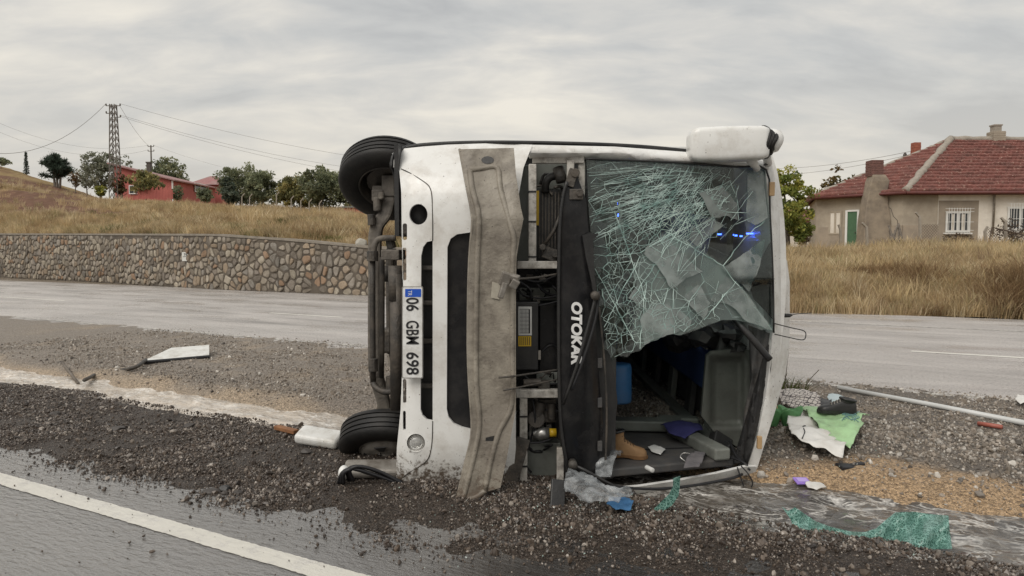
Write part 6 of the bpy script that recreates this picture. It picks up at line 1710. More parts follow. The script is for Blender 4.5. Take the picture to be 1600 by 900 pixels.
def window(parent, c, xd, w, h, m_frame=M_wfr, bars=2, m_glass=M_win, dep=0.06):
    """framed window on a wall; xd: direction along the wall"""
    xd = Vector(xd).normalized(); nrm = Vector((0, 0, 1)).cross(xd); R = Matrix((xd, nrm, Vector((0, 0, 1)))).transposed().to_4x4()
    if nrm.dot(-Vector(c)) < 0: pass
    Mx = Matrix.Translation(c) @ R; bm = bmesh.new(); f = 0.09
    def bx(x, z, sx, sz, y=0, sy=dep): box(bm, (0, 0, 0), (1, 1, 1), Mx @ Matrix.Translation((x, y, z)) @ Matrix.Diagonal((sx, sy, sz, 1)))
    bx(0, h / 2 - f / 2, w, f); bx(0, -h / 2 + f / 2, w, f); bx(-w / 2 + f / 2, 0, f, h - 2 * f); bx(w / 2 - f / 2, 0, f, h - 2 * f)
    for i in range(1, bars): bx(-w / 2 + w * i / bars, 0, f * 1.2, h - 2 * f)
    wd = bm_obj('window', bm, m_frame, parent)
    for i in range(bars):
        bm = bmesh.new(); box(bm, (0, 0, 0), (1, 1, 1), Mx @ Matrix.Translation((-w / 2 + w * (i + 0.5) / bars, dep * 0.15, 0)) @ Matrix.Diagonal((w / bars - f, 0.02, h - 2 * f, 1))); bm_obj('pane', bm, m_glass, wd)
    return wd, Mx
pw = at(208, 296, 80.3); dirA = (K0 - L0).normalized()
window(rh, Vector((pw.x, L0.y + (pw.x - L0.x) / (K0.x - L0.x) * (K0.y - L0.y) - 0.12, pw.z)), dirA, 1.3, 1.0)
dirB = (Bk - K0).normalized(); q = K0.lerp(Bk, 0.6); window(rh, Vector((q.x + 0.15, q.y, at(300, 294, q.y).z)), dirB, 3.0, 1.1)
# fence of red boards before it
rfz = empty('board_fence', (at(240, 305, 73).x, 73, 0), 'low faded red board fence in front of the red house', 'fence')
for i in range(24):
    x = at(216 + i * 2.3, 300, 73).x; z0 = at(216, 311, 73).z; h = 1.1 + 0.18 * math.sin(i * 2.1)
    bm = bmesh.new(); box(bm, (x, 73, z0 + h / 2), (0.13, 0.03, h)); bm_obj('board', bm, M_redw, rfz)
bm = bmesh.new(); box(bm, (at(242, 300, 73).x, 73.04, at(242, 302, 73).z), (4, 0.04, 0.08)); bm_obj('rail', bm, M_redw, rfz)
# small tiled roof beyond its right end
h2 = empty('low_house', (at(332, 300, 95).x, 95, 0), 'small low house with a brown roof beyond the red one', 'house')
a = at(332, 291, 95)
bm = bmesh.new(); box(bm, (a.x, 95, a.z - 1.6), (4.2, 4, 3.2)); bm_obj('wall', bm, M_redw, h2)
bm = bmesh.new(); v = [bm.verts.new((a.x + q, 95 + w_, a.z + z)) for q, w_, z in ((-2.6, -2.4, 0), (2.6, -2.4, 0), (2.6, 2.4, 0), (-2.6, 2.4, 0), (-0.3, 0, 1.35), (0.5, 0, 1.35))]
for f in ((0, 1, 5, 4), (1, 2, 5), (2, 3, 4, 5), (3, 0, 4), (3, 2, 1, 0)): bm.faces.new([v[i] for i in f])
bm_obj('roof', bm, M_redr, h2)
# red hut glimpsed behind the wheel
a = at(543, 338, 52); hut = empty('red_hut', (a.x, 52, a.z - 1), 'sliver of a red hut beside the upper bus wheel', 'hut')
bm = bmesh.new(); box(bm, (a.x + 0.9, 52.5, a.z - 0.7), (2.0, 2, 2.6)); bm_obj('wall', bm, M_redw, hut)
bm = bmesh.new(); box(bm, (a.x + 0.9, 52.5, a.z + 0.65), (2.3, 2.3, 0.1)); bm_obj('roof', bm, M_grey, hut)

# ================================================================== tiled house on the right
M_plaster = mat('grey_plaster', (0.42, 0.365, 0.29), (0.35, 0.305, 0.245), scale=1.4, rough=0.9, bump=0.3, bscale=14, dirt=(0.24, 0.2, 0.16), dscale=0.8, damt=0.65)
M_lime = mat('limewash', (0.74, 0.7, 0.63), (0.66, 0.61, 0.54), scale=1.2, rough=0.9, bump=0.2, bscale=14, dirt=(0.4, 0.35, 0.28), dscale=0.9, damt=0.5)
M_tile = mat('roof_tile', (0.22, 0.083, 0.066), (0.15, 0.056, 0.046), scale=2.2, rough=0.8, bump=0.3, bscale=20, dirt=(0.1, 0.055, 0.045), dscale=1.3, damt=0.7, speck=(0.38, 0.25, 0.2), sscale=8, sthr=0.64)
M_ridge = mat('mortar_ridge', (0.36, 0.32, 0.27), (0.28, 0.25, 0.21), scale=5, rough=0.9, bump=0.6, bscale=15)
M_brick = mat('old_brick', (0.2, 0.1, 0.085), (0.13, 0.07, 0.06), scale=7, rough=0.9, bump=0.5, bscale=25)
M_fascia = mat('eaves_red', (0.14, 0.04, 0.034), (0.1, 0.03, 0.027), scale=3, rough=0.6)
M_green_d = mat('green_door', (0.07, 0.155, 0.08), (0.055, 0.12, 0.065), scale=4, rough=0.5)
ZG = 1.3
K = Vector((21.0, 38.0, 0)); Rr = Vector((37.5, 37.4, 0)); Lf = Vector((17.95, 41.7, 0)); Rb = Vector((37.5, 48, 0)); Lb2 = Vector((20.2, 48.0, 0))
ze = 4.62
th = empty('tiled_house', (27, 41, ZG), 'old single storey house with a red tiled roof and grey and white walls', 'house')
spl = 2.05 / (Rr - K).length + 0.0
Sx = K.lerp(Rr, (at(1466, 330, 37.9).x - K.x) / (Rr.x - K.x))
def wq2(name, p, q, m, z1=ze, z0=ZG): return quad_prism(name, [(p.x, p.y, z0), (q.x, q.y, z0), (q.x, q.y, z1), (p.x, p.y, z1)], 0.3, m, th)
w_left = wq2('wall', Lf, K, M_plaster); w_fr = wq2('wall', K, Sx, M_plaster); w_white = wq2('white_wall', Sx + Vector((0.003, -0.02, 0)), Rr, M_lime); wq2('wall', Lb2, Lf, M_plaster); wq2('wall', Rb, Lb2, M_plaster)
# plinth
def along(p, q, t, out_=0.0):
    d = (q - p).normalized(); n = Vector((d.y, -d.x, 0)); return p.lerp(q, t) + n * out_
for p, q, m in ((Lf, K, M_plaster), (K, Sx, M_plaster)):
    a, b = along(p, q, 0, 0.05), along(p, q, 1, 0.05); zt3 = at(1440, 352, 38).z
    quad_prism('plinth', [(a.x, a.y, ZG), (b.x, b.y, ZG), (b.x, b.y, zt3), (a.x, a.y, zt3)], 0.06, mat('plinth_plaster', (0.36, 0.3, 0.235), (0.27, 0.23, 0.185), scale=2, rough=0.9, bump=0.3), th)
# roof planes as courses of curved tiles
E_ = Vector((at(1485, 220, 42.7).x, 42.7, at(1485, 219, 42.7).z)); E2 = Vector((38, 42.7, E_.z))
ov = 0.45
Kx = Vector((K.x - 0.12, K.y - ov, ze + 0.05)); Rx = Vector((Rr.x + 0.5, Rr.y - ov, ze + 0.05)); Lx = Vector((Lf.x - ov, Lf.y - 0.25, ze + 0.05)); Lbx = Vector((Lb2.x - ov, Lb2.y + 0.3, ze + 0.05)); Rbx = Vector((Rr.x + 0.5, Rb.y + ov, ze + 0.05))
def tiles(name, a, b, c, d, courses, pitch=0.26):
    """tile plane: eave a-b, top d-c; each course steps over the one below, with a wave across"""
    a, b, c, d = Vector(a), Vector(b), Vector(c), Vector(d); nrm = (b - a).cross(d - a).normalized()
    if nrm.z < 0: nrm = -nrm
    Vv, Ff_ = [], []
    for k in range(courses):
        t0, t1 = k / courses, (k + 1.12) / courses
        for t_pair in ((t0, t1),):
            l0, r0 = a.lerp(d, t_pair[0]), b.lerp(c, t_pair[0]); l1, r1 = a.lerp(d, min(1, t_pair[1])), b.lerp(c, min(1, t_pair[1]))
            wid = (r0 - l0).length
            if wid < 0.3: continue
            m_ = max(2, int(wid / pitch)) * 6
            ex_ = (b - a).normalized(); s0 = (l0 - a).dot(ex_)
            rws = []
            for (l, r_, up, hh) in ((l0, r0, 0.012, 1), (l0, r0, 0.125, 1), (l1, r1, 0.035, 0.6)):
                row = []
                for i in range(m_ + 1):
                    p = l.lerp(r_, i / m_); s = (l0.lerp(r0, i / m_) - a).dot(ex_)
                    jit = 0.012 * math.sin(s * 7.3 + k * 3.1) + 0.01 * math.sin(s * 1.1 + k * 1.7)
                    wv_ = 0.035 * abs(math.sin(math.pi * s / pitch)) * hh if up > 0.02 else 0.0
                    row.append(len(Vv)); Vv.append((p + nrm * (up + wv_ + jit) - (d - a).normalized() * (0.02 * math.sin(k * 5 + s * 2.3)))[:])
                rws.append(row)
            for r1_, r2_ in zip(rws, rws[1:]):
                for i in range(m_): Ff_.append((r1_[i], r1_[i + 1], r2_[i + 1], r2_[i]))
    return np.array(Vv), np.array(Ff_)
def roof_plane(a, b, c, d, courses, nm='roof_plane'):
    base = quad_prism(nm, [a, b, c] + ([d] if d is not None else []), 0.12, M_fascia, th)
    V_, F_ = tiles('t', a, b, c, d if d is not None else c, courses)
    tag(obj_from('roof_tiles', np_mesh('roof_tiles', V_, F_), M_tile, base), kind='stuff')
roof_plane(Kx, Rx, E2, E_, 17)
roof_plane(Lx, Kx, E_, None, 17)
roof_plane(Lbx, Lx, E_, None, 14)
quad_prism('roof_plane', [Rbx, Lbx, E_, E2], 0.12, M_fascia, th)
def ridge(p, q, r, seed):
    rr = random.Random(seed); n = 26; P = [Vector(p).lerp(Vector(q), i / n) + Vector((rr.uniform(-.03, .03), 0, 0.05 + rr.uniform(-.03, .04))) for i in range(n + 1)]
    bm = bmesh.new(); tube(bm, P, [r * rr.uniform(0.8, 1.2) for _ in P], 8); bm_obj('ridge', bm, M_ridge, th, smooth=True)
ridge(Kx, E_, 0.2, 1); ridge(E_, E2, 0.17, 2); ridge(Lx, E_, 0.1, 3)
for p, q in ((Kx, Rx), (Lx, Kx)):
    bm = bmesh.new(); tube(bm, [p + Vector((0, -0.06, -0.06)), q + Vector((0, -0.06, -0.06))], 0.085, 8); bm_obj('gutter', bm, M_fascia, th, smooth=True)
    a = p + Vector((0.1, 0.12, -0.1)); b = q + Vector((-0.1, 0.12, -0.1)); quad_prism('soffit', [a, b, b + Vector((0, 0.36, 0)), a + Vector((0, 0.36, 0))], 0.05, M_fascia, th)
# outside chimney breast with a brick stack
cb = at(1362, 380, 38.9); cD = cb.y
bm = bmesh.new(); rings = []
for py, hw, hd, ox in ((388, 0.78, 0.5, 0.08), (345, 0.72, 0.42, 0.06), (320, 0.6, 0.36, 0.04), (296, 0.5, 0.34, 0.1), (284, 0.5, 0.36, 0.17), (278, 0.40, 0.34, 0.14), (274, 0.34, 0.3, 0.1)):
    z = at(1362, py, cD).z; x = cb.x + ox
    rings.append([bm.verts.new((x + hw * sx, cD - 0.1 + hd * sy, z)) for sx, sy in ((-0.92, -0.98), (0.92, -0.98), (1, -0.9), (1, 1), (-1, 1), (-1, -0.9))])
for a, b in zip(rings, rings[1:]):
    for j in range(6): bm.faces.new((a[j], a[(j + 1) % 6], b[(j + 1) % 6], b[j]))
bm.faces.new(rings[0]); bm.faces.new(rings[-1])
ch = bm_obj('chimney_breast', bm, mat('smoked_plaster', (0.32, 0.265, 0.2), (0.23, 0.19, 0.15), scale=2, rough=0.9, bump=0.4, dirt=(0.12, 0.1, 0.08), dscale=1.2, damt=0.6), th, bevel=0.08, seg=2)
def stack(px, y0, y1, D, w, m, name='chimney', parent=None, cap=True):
    z0, z1 = at(px, y0, D).z, at(px, y1, D).z; x = at(px, y0, D).x
    n = 9; bm = bmesh.new()
    for k in range(n):
        s = w * (1.0 if k % 2 else 0.975); box(bm, (x, D, z0 + (z1 - z0) * (k + 0.5) / n), (s, s, (z1 - z0) / n - 0.004))
    return bm_obj(name, bm, m, parent or th, bevel=0.012)
stack(1366, 276, 251, cD, 0.68, M_brick, 'brick_stack', ch)
stack(1430, 262, 223, 43.5, 0.42, mat('red_brick', (0.34, 0.12, 0.075), (0.27, 0.09, 0.06), scale=6, rough=0.9), 'chimney')
c3 = stack(1556, 222, 206, 42.7, 0.72, M_plaster, 'chimney'); bm = bmesh.new(); q = at(1556, 202, 42.7); box(bm, (q.x, 42.7, q.z), (0.42, 0.42, 0.36)); box(bm, (q.x, 42.7, q.z + 0.22), (0.5, 0.5, 0.08)); bm_obj('chimney_pot', bm, M_ridge, c3)
bm = bmesh.new(); q = at(1414, 244, 44); tube(bm, [q + Vector((0, 0, -0.8)), q], 0.03, 5); bmesh.ops.create_icosphere(bm, subdivisions=2, radius=0.2, matrix=Matrix.Translation(q) @ Matrix.Diagonal((0.6, 0.5, 1.2, 1))); bm_obj('vent_cowl', bm, M_dark, th)
# windows, door, downpipe
fd = (Rr - K).normalized()
def on_front(px, py, out_=0.04):
    D = 37.8; p = at(px, py, D); t = (p.x - K.x) / (Rr.x - K.x); q = K.lerp(Rr, t); return Vector((p.x, q.y - out_, at(px, py, q.y).z))
M_patch = mat('bare_render', (0.33, 0.28, 0.22), (0.27, 0.23, 0.185), scale=2, rough=0.9, bump=0.3)
def window_set(px, py, w, h, pm, curtain):
    c = on_front(px, py, 0.07); wd, Mx = window(th, c, fd, w, h, M_wfr, 2)
    bm = bmesh.new(); box(bm, (0, 0, 0), (1, 1, 1), Mx @ Matrix.Translation((0, -0.02, -h / 2 - 0.06)) @ Matrix.Diagonal((w + 0.2, 0.18, 0.07, 1))); bm_obj('sill', bm, M_wfr, wd)
    bm = bmesh.new()
    for i in range(9): tube(bm, [Mx @ Vector((-w / 2 + w * (i + 0.5) / 9, -0.16, -h / 2 - 0.05)), Mx @ Vector((-w / 2 + w * (i + 0.5) / 9, -0.16, h / 2 + 0.2))], 0.013, 4)
    for z in (-h / 2 + 0.1, 0, h / 2, h / 2 + 0.16): tube(bm, [Mx @ Vector((-w / 2 - 0.12, -0.16, z)), Mx @ Vector((w / 2 + 0.12, -0.16, z))], 0.013, 4)
    bm_obj('window_grille', bm, M_wfr, wd)
    if curtain:
        bm = bmesh.new()
        for sx in (-0.34, 0.34): box(bm, (0, 0, 0), (1, 1, 1), Mx @ Matrix.Translation((sx * w * 0.62, -0.006, -0.02)) @ Matrix.Diagonal((w * 0.12, 0.02, h * 0.8, 1)))
        bm_obj('curtain', bm, M_lime, wd)
    if pm:
        bm = bmesh.new(); box(bm, (0, 0, 0), (1, 1, 1), Mx @ Matrix.Translation((0.05, 0.07, 0.02)) @ Matrix.Diagonal((w + 0.85, 0.05, h + 1.15, 1))); bm_obj('render_patch', bm, M_patch, th)
window_set(1497, 347, 1.25, 1.1, True, True)
window_set(1592, 342, 1.3, 1.25, False, False)
bm = bmesh.new(); a = on_front(1553, 302, 0.1); b = on_front(1548, 366, 0.1); tube(bm, [a + Vector((0.25, -0.15, 0.05)), a, Vector((a.x - 0.03, a.y, b.z))], 0.055, 8); bm_obj('downpipe', bm, M_rim, th, smooth=True)
ld = (K - Lf).normalized(); nl = Vector((ld.y, -ld.x, 0))
def on_left(px, py, out_=0.05):
    r_ = ray(px, py); t = Lf.y; best = None
    # intersect the sight line with the left wall plane
    n = nl; o = Vector((0, 0, CAM_H)); k = n.dot(Lf + n * out_ - o) / n.dot(r_); return o + r_ * k
dr_ = on_left(1332, 353); drl = on_left(1326, 350); drr = on_left(1341, 350)
wdt = (drr - drl).length; h_ = on_left(1332, 331).z - (ZG + 0.2); R = Matrix((ld, Vector((0, 0, 1)).cross(ld), Vector((0, 0, 1)))).transposed().to_4x4()
Mx = Matrix.Translation(Vector((dr_.x, dr_.y, ZG + 0.2 + h_ / 2))) @ R
bm = bmesh.new(); box(bm, (0, 0, 0), (1, 1, 1), Mx @ Matrix.Diagonal((wdt, 0.06, h_, 1))); dd = bm_obj('door', bm, M_green_d, th)
bm = bmesh.new()
for x, z, sx, sz in ((-wdt / 2 - 0.06, 0, 0.12, h_ + 0.2), (wdt / 2 + 0.06, 0, 0.12, h_ + 0.2), (0, h_ / 2 + 0.06, wdt, 0.1)): box(bm, (0, 0, 0), (1, 1, 1), Mx @ Matrix.Translation((x, -0.02, z)) @ Matrix.Diagonal((sx, 0.1, sz, 1)))
bm_obj('door_frame', bm, M_wfr, dd)
bm = bmesh.new(); tube(bm, [Mx @ Vector((wdt * 0.35, -0.1, -0.05)), Mx @ Vector((wdt * 0.35, -0.03, -0.05))], 0.03, 6); bm_obj('door_handle', bm, M_dark, dd)
wl = on_left(1305, 348); window(th, wl, ld, 0.75, 1.35, M_plaster, 2, M_lime)
# cracks in the plaster
bm = bmesh.new()
for pts in ([(1378, 310), (1384, 322), (1392, 326), (1396, 338), (1402, 344), (1406, 352)], [(1376, 305), (1379, 312)]):
    tube(bm, [on_left(x, y, 0.003) if x < 1406 else on_front(x, y, 0.004) for x, y in pts], 0.014, 4)
bm_obj('plaster_crack', bm, M_dark, th)
# white outbuilding with a tiled lean-to seen between tree and house
ob = empty('outbuilding', (at(1262, 350, 52).x, 52, 1.5), 'small white outbuilding with a brown tiled roof behind the yellow green tree', 'shed')
a = at(1262, 347, 52); bm = bmesh.new(); box(bm, (a.x - 0.6, 53, a.z - 1.2), (4.6, 2.5, 2.6)); bm_obj('wall', bm, M_lime, ob)
quad_prism('roof', [(a.x - 3.2, 51.4, a.z + 0.1), (a.x + 2.0, 51.4, a.z + 0.1), (a.x + 2.0, 54.6, a.z + 1.1), (a.x - 3.2, 54.6, a.z + 1.1)], 0.12, M_tile, ob)

# ---- bent concrete fence posts before the house and loose wire mesh
M_conc = mat('concrete_post', (0.36, 0.32, 0.27), (0.27, 0.24, 0.2), scale=5, rough=0.9, bump=0.4, bscale=25)
posts = [(1313, 351, 378, 34, -3, 'first bent concrete post, before the green door'), (1354, 348, 385, 33, -7, 'tall bent concrete post, before the foot of the chimney'), (1437, 332, 378, 33, -6, 'tallest bent concrete post, left of the first white window'),
         (1539, 354, 380, 31, 4, 'short leaning concrete post, right of the first white window'), (1571, 340, 385, 31, -7, 'bent concrete post, before the second white window')]
for px, ty, by, D, hk, lb in posts:
    b0 = at(px + 1, by + 6, D); t1 = at(px, ty + 7, D); t2 = at(px + hk, ty, D); bm = bmesh.new()
    tube(bm, [b0, t1, t2], [0.075, 0.065, 0.055], 4); tag(bm_obj('fence_post', bm, M_conc), lb, 'fence post', 'concrete posts before the tiled house')
lp = [(432, 300, 318, 54), (455, 306, 322, 52), (470, 309, 324, 51), (483, 311, 325, 50), (499, 313, 327, 49), (378, 302, 316, 56), (390, 303, 316, 56)]
for i, (px, ty, by, D) in enumerate(lp):
    b0 = at(px, by + 5, D); bm = bmesh.new(); tube(bm, [b0, at(px, ty + 5, D), at(px + 4, ty, D)], 0.045, 4)
    tag(bm_obj('fence_post', bm, M_conc), ['short pale post under the yellowing tree, first of a row', 'short pale post under the yellowing tree, second of a row', 'short pale post at the right of the yellowing tree', 'short pale post under the leafy green tree, left of two', 'short pale post under the leafy green tree, right of two', 'short post below the tall grey green tree, left of two', 'short post below the tall grey green tree, right of two'][i], 'fence post', 'posts below the trees on the left bank')
M_mesh = mat('rusty_wire', (0.12, 0.09, 0.07), rough=0.8, metal=0.3)
def mesh_panel(px0, px1, y0, y1, D, label, tilt=0.0):
    bm = bmesh.new(); n = int((px1 - px0) / 4.2); m_ = max(3, int((y1 - y0) / 4.2))
    for i in range(n + m_):
        for sgn in (1, -1):
            pts = []
            for k in range(m_ + 1):
                u_ = i - k if sgn > 0 else i - m_ + k
                if 0 <= u_ <= n: pts.append(at(px0 + u_ * (px1 - px0) / n, y0 + k * (y1 - y0) / m_ + tilt * u_, D))
            if len(pts) > 1: tube(bm, pts, 0.008, 3, cap=False)
    tag(bm_obj('wire_fence', bm, M_mesh), label, 'wire mesh')
mesh_panel(1440, 1466, 350, 378, 33.1, 'sagging chain link mesh right of the tallest concrete post')
mesh_panel(1542, 1600, 356, 384, 31.1, 'broken chain link mesh below the second white window', 0.3)
bm = bmesh.new(); P = [at(1544, 384, 30.8), at(1550, 355, 30.8), at(1575, 361, 30.8), at(1606, 369, 30.8)]; tube(bm, P, 0.03, 6); tag(bm_obj('fallen_frame', bm, M_mesh), 'bent rusty gate frame leaning on the fence at the right edge', 'frame')
bm = bmesh.new(); rr = random.Random(8)
for i in range(9):
    x = 1398 + rr.uniform(-6, 14); tube(bm, [at(x, 378 - rr.uniform(0, 4), 35.5), at(x + rr.uniform(-9, 9), 350 + rr.uniform(-2, 16), 35.9)], 0.05, 5)
tag(bm_obj('stick_pile', bm, M_bark), 'heap of leaning sticks against the grey house wall', 'sticks', kind='stuff')
# ================================================================== things strewn about
def gz(x, y): return float(ground_z(np.array([x]), np.array([y]))[0])
def spot(px, py, z=None):
    """ground point under a pixel"""
    p = gr(px, py, 0.0)
    for _ in range(5): p = gr(px, py, gz(p.x, p.y) if z is None else z)
    return p
def sheet(name, outline, m, zf, thick=0.004, step=0.03, parent=None, lab=None, cat=None, group=None, cols=None):
    """a sheet cut to a ground outline [(x, y)], lifted by zf(x, y), folded as zf says"""
    bm = bmesh.new(); vs = [bm.verts.new((p[0], p[1], 0)) for p in outline]
    for a, b in zip(vs, vs[1:] + vs[:1]): bm.edges.new((a, b))
    bmesh.ops.triangle_fill(bm, use_beauty=True, use_dissolve=False, edges=bm.edges[:], normal=(0, 0, 1))
    for ax in (0, 1):
        lo = min(p[ax] for p in outline); hi = max(p[ax] for p in outline); q = lo + step
        while q < hi:
            co = [0, 0, 0]; co[ax] = q; no = [0, 0, 0]; no[ax] = 1
            bmesh.ops.bisect_plane(bm, geom=bm.verts[:] + bm.edges[:] + bm.faces[:], plane_co=co, plane_no=no, dist=1e-5); q += step
    for v in bm.verts: v.co.z = zf(v.co.x, v.co.y)
    o = bm_obj(name, bm, m, parent, smooth=True)
    if thick: s = o.modifiers.new('thickness', 'SOLIDIFY'); s.thickness = thick; s.offset = 1
    return tag(o, lab, cat, group)
def N1(x, y, s, seed): return float(fbm(np.array([x * s]), np.array([y * s]), 3, seed)[0])
def ridged(x, y, s, seed): return 1 - abs(2 * N1(x, y, s, seed) - 1)
def crumple(outline_px, h, s, seed, dome=0.5, z=None):
    P = [spot(*p, z) for p in outline_px]; O = [(p.x, p.y) for p in P]
    cx = sum(p[0] for p in O) / len(O); cy = sum(p[1] for p in O) / len(O)
    R = max(math.hypot(p[0] - cx, p[1] - cy) for p in O)
    def zf(x, y):
        f = max(0, 1 - (math.hypot(x - cx, y - cy) / R) ** 2)
        return (gz(x, y) if z is None else z) + 0.008 + h * (dome * f + (1 - dome) * (ridged(x, y, s, seed) - 0.35) * (0.4 + 0.6 * f)) 
    return O, zf
def film_mat(name, col, alpha_, rough=0.15):
    m = bpy.data.materials.new(name); m.use_nodes = True; t = m.node_tree; t.nodes.clear(); N = t.nodes.new; L = t.links.new
    o = N('ShaderNodeOutputMaterial'); tr = N('ShaderNodeBsdfTransparent'); tr.inputs[0].default_value = (0.93, 0.94, 0.95, 1)
    p = N('ShaderNodeBsdfPrincipled'); p.inputs['Base Color'].default_value = (*col, 1); p.inputs['Roughness'].default_value = rough; p.inputs['Specular IOR Level'].default_value = 0.8
    co = N('ShaderNodeTexCoord'); n = N('ShaderNodeTexNoise'); n.inputs['Scale'].default_value = 14; n.inputs['Detail'].default_value = 4; L(co.outputs['Object'], n.inputs['Vector'])
    r = N('ShaderNodeMapRange'); r.inputs[1].default_value = 0.4; r.inputs[2].default_value = 0.65; r.inputs[3].default_value = alpha_ * 0.45; r.inputs[4].default_value = min(1, alpha_ * 1.5); L(n.outputs[0], r.inputs[0])
    b = N('ShaderNodeBump'); b.inputs['Strength'].default_value = 0.8; b.inputs['Distance'].default_value = 0.02; L(n.outputs[0], b.inputs['Height']); L(b.outputs[0], p.inputs['Normal'])
    mx = N('ShaderNodeMixShader'); L(r.outputs[0], mx.inputs[0]); L(tr.outputs[0], mx.inputs[1]); L(p.outputs[0], mx.inputs[2]); L(mx.outputs[0], o.inputs[0])
    return m
M_film = film_mat('clear_film', (0.5, 0.52, 0.53), 0.3)
M_cloth = mat('blue_cloth', (0.05, 0.16, 0.33), (0.07, 0.2, 0.4), scale=30, rough=0.8, bump=0.2)
M_gcloth = mat('grey_cloth', (0.1, 0.095, 0.1), (0.14, 0.13, 0.135), scale=20, rough=0.85)
M_debr = mat('white_debris', (0.74, 0.74, 0.72), (0.66, 0.66, 0.63), scale=5, rough=0.4, dirt=(0.3, 0.26, 0.2), dscale=7, damt=0.5, speck=(0.14, 0.12, 0.1), sscale=70, sthr=0.7)
M_wood = mat('splintered_wood', (0.3, 0.15, 0.07), (0.22, 0.11, 0.05), scale=12, rough=0.8, bump=0.3)
def label_tube(name, pts, r, m, lab, cat, n=8, sm=4, group=None, rad=None):
    bm = bmesh.new(); P = smooth_path(pts, sm) if sm > 1 and len(pts) > 2 else pts
    tube(bm, P, r, n); return tag(bm_obj(name, bm, m, None, smooth=True), lab, cat, group)

# white panel on the gravel with its bent dark strip
pa = [spot(225, 569) + Vector((0, 0, 0.05)), spot(327, 560) + Vector((0, 0, 0.05)), spot(327, 552) + Vector((0, 0, 0.13)), spot(268, 557) + Vector((0, 0, 0.13))]
pn = empty('body_panel', spot(270, 568), 'white torn body panel lying tilted on the gravel at the left', 'panel')
quad_prism('sheet', pa, 0.02, M_debr, pn)
bm = bmesh.new(); tube(bm, [pa[0] - Vector((0, 0, 0.03)), pa[1] - Vector((0, 0, 0.03))], 0.03, 6); bm_obj('shadow_edge', bm, M_ink, pn)  # dark front edge, with the shadow beneath it put into its black
label_tube('rubber_strip', [spot(228, 570) + Vector((0, 0, 0.07)), spot(212, 582) + Vector((0, 0, 0.07)), spot(190, 592) + Vector((0, 0, 0.12)), spot(160, 597) + Vector((0, 0, 0.14)), spot(132, 599, -0.05) + Vector((0, 0, 0.04))], 0.024, M_dark, 'bent dark rubber strip trailing from the white panel to the water', 'strip')
label_tube('rubber_strip', [spot(42, 586) + Vector((0, 0, 0.04)), spot(70, 582) + Vector((0, 0, 0.08)), spot(97, 577) + Vector((0, 0, 0.1))], 0.022, M_dark, 'short dark strip at the far left edge of the water', 'strip')
label_tube('stick', [spot(97, 577) + Vector((0, 0, 0.1)), spot(122, 599, -0.08)], 0.018, M_bark, 'brown stick slanting into the running water at the left', 'stick', sm=1)
# white plastic cover and its broken orange end
c = spot(497, 698)
bm = bmesh.new(); box(bm, c + Vector((0, 0.05, 0.055)), (0.36, 0.2, 0.085), (0.25, 0.06, -0.15))
for v in bm.verts:
    if v.co.x < c.x - 0.1: v.co.z += 0.02
tag(bm_obj('plastic_cover', bm, M_debr, bevel=0.034, seg=4), 'white plastic cover on the gravel left of the lower bus wheel', 'cover')
a, b_ = spot(432, 673), spot(463, 680); bm = bmesh.new(); box(bm, (a + b_) / 2 + Vector((0, 0, 0.03)), ((b_ - a).length, 0.06, 0.035), (0, 0, math.atan2(b_.y - a.y, b_.x - a.x)))
tag(bm_obj('wood_splinter', bm, mat('orange_wood', (0.3, 0.14, 0.06), (0.2, 0.09, 0.04), scale=15, rough=0.7), bevel=0.006), 'orange brown wood splinter beside the white plastic cover', 'splinter')
# the other mirror, torn off and lying under the lower wheel with its cables
p0 = spot(575, 752)
mr = empty('torn_mirror', p0, 'torn off white mirror arm wrapped in black cables under the lower wheel', 'mirror')
bm = bmesh.new(); box(bm, p0 + Vector((0.04, 0.12, 0.05)), (0.44, 0.17, 0.07), (0.25, 0.05, 0.2)); bm_obj('housing', bm, M_rim, mr, bevel=0.03, seg=4)
bm = bmesh.new(); bmesh.ops.create_uvsphere(bm, u_segments=16, v_segments=10, radius=0.055, matrix=Matrix.Translation(p0 + Vector((-0.17, 0.03, 0.05))) @ Matrix.Diagonal((0.7, 1, 0.9, 1))); bm_obj('lens_cap', bm, M_white2, mr, smooth=True)
for k in range(6):
    bm = bmesh.new(); o = Vector((0.012 * k, -0.02 * (k % 3), 0.006 * k))
    tube(bm, smooth_path([p0 + Vector((-0.19 + 0.01 * k, -0.04, 0.0)) + o, p0 + Vector((-0.15, -0.09, 0.09)) + o, p0 + Vector((-0.08, -0.08, 0.11)) + o, p0 + Vector((0.06, -0.06, 0.06)) + o, p0 + Vector((0.2, -0.04, 0.02 - 0.01 * k)) + o], 5), 0.012, 6)
    bm_obj('cable', bm, M_ink, mr, smooth=True)
# crumpled clear bag, blue rag, strips of green glass by the lower pillar
O, zf = crumple([(881, 790), (884, 765), (905, 757), (925, 775), (945, 790), (985, 793), (990, 803), (960, 812), (915, 812), (893, 804)], 0.17, 9, 3, 0.45)
sheet('plastic_bag', O, M_film, zf, 0.002, 0.018, lab='crumpled clear plastic bag on the gravel before the bus front', cat='plastic bag')
O, zf = crumple([(948, 797), (955, 785), (972, 782), (990, 795), (985, 805), (962, 805)], 0.06, 16, 5, 0.5)
sheet('rag', O, M_cloth, zf, 0.004, 0.012, lab='small crumpled blue rag beside the clear plastic bag', cat='rag')
bm = bmesh.new(); q = spot(872, 792); box(bm, q + Vector((0, 0.05, 0.05)), (0.09, 0.03, 0.2), (-0.5, 0.15, 0.1)); tag(bm_obj('rubber_flap', bm, M_plast, bevel=0.006), 'black rubber flap stuck in the gravel left of the clear bag', 'flap')
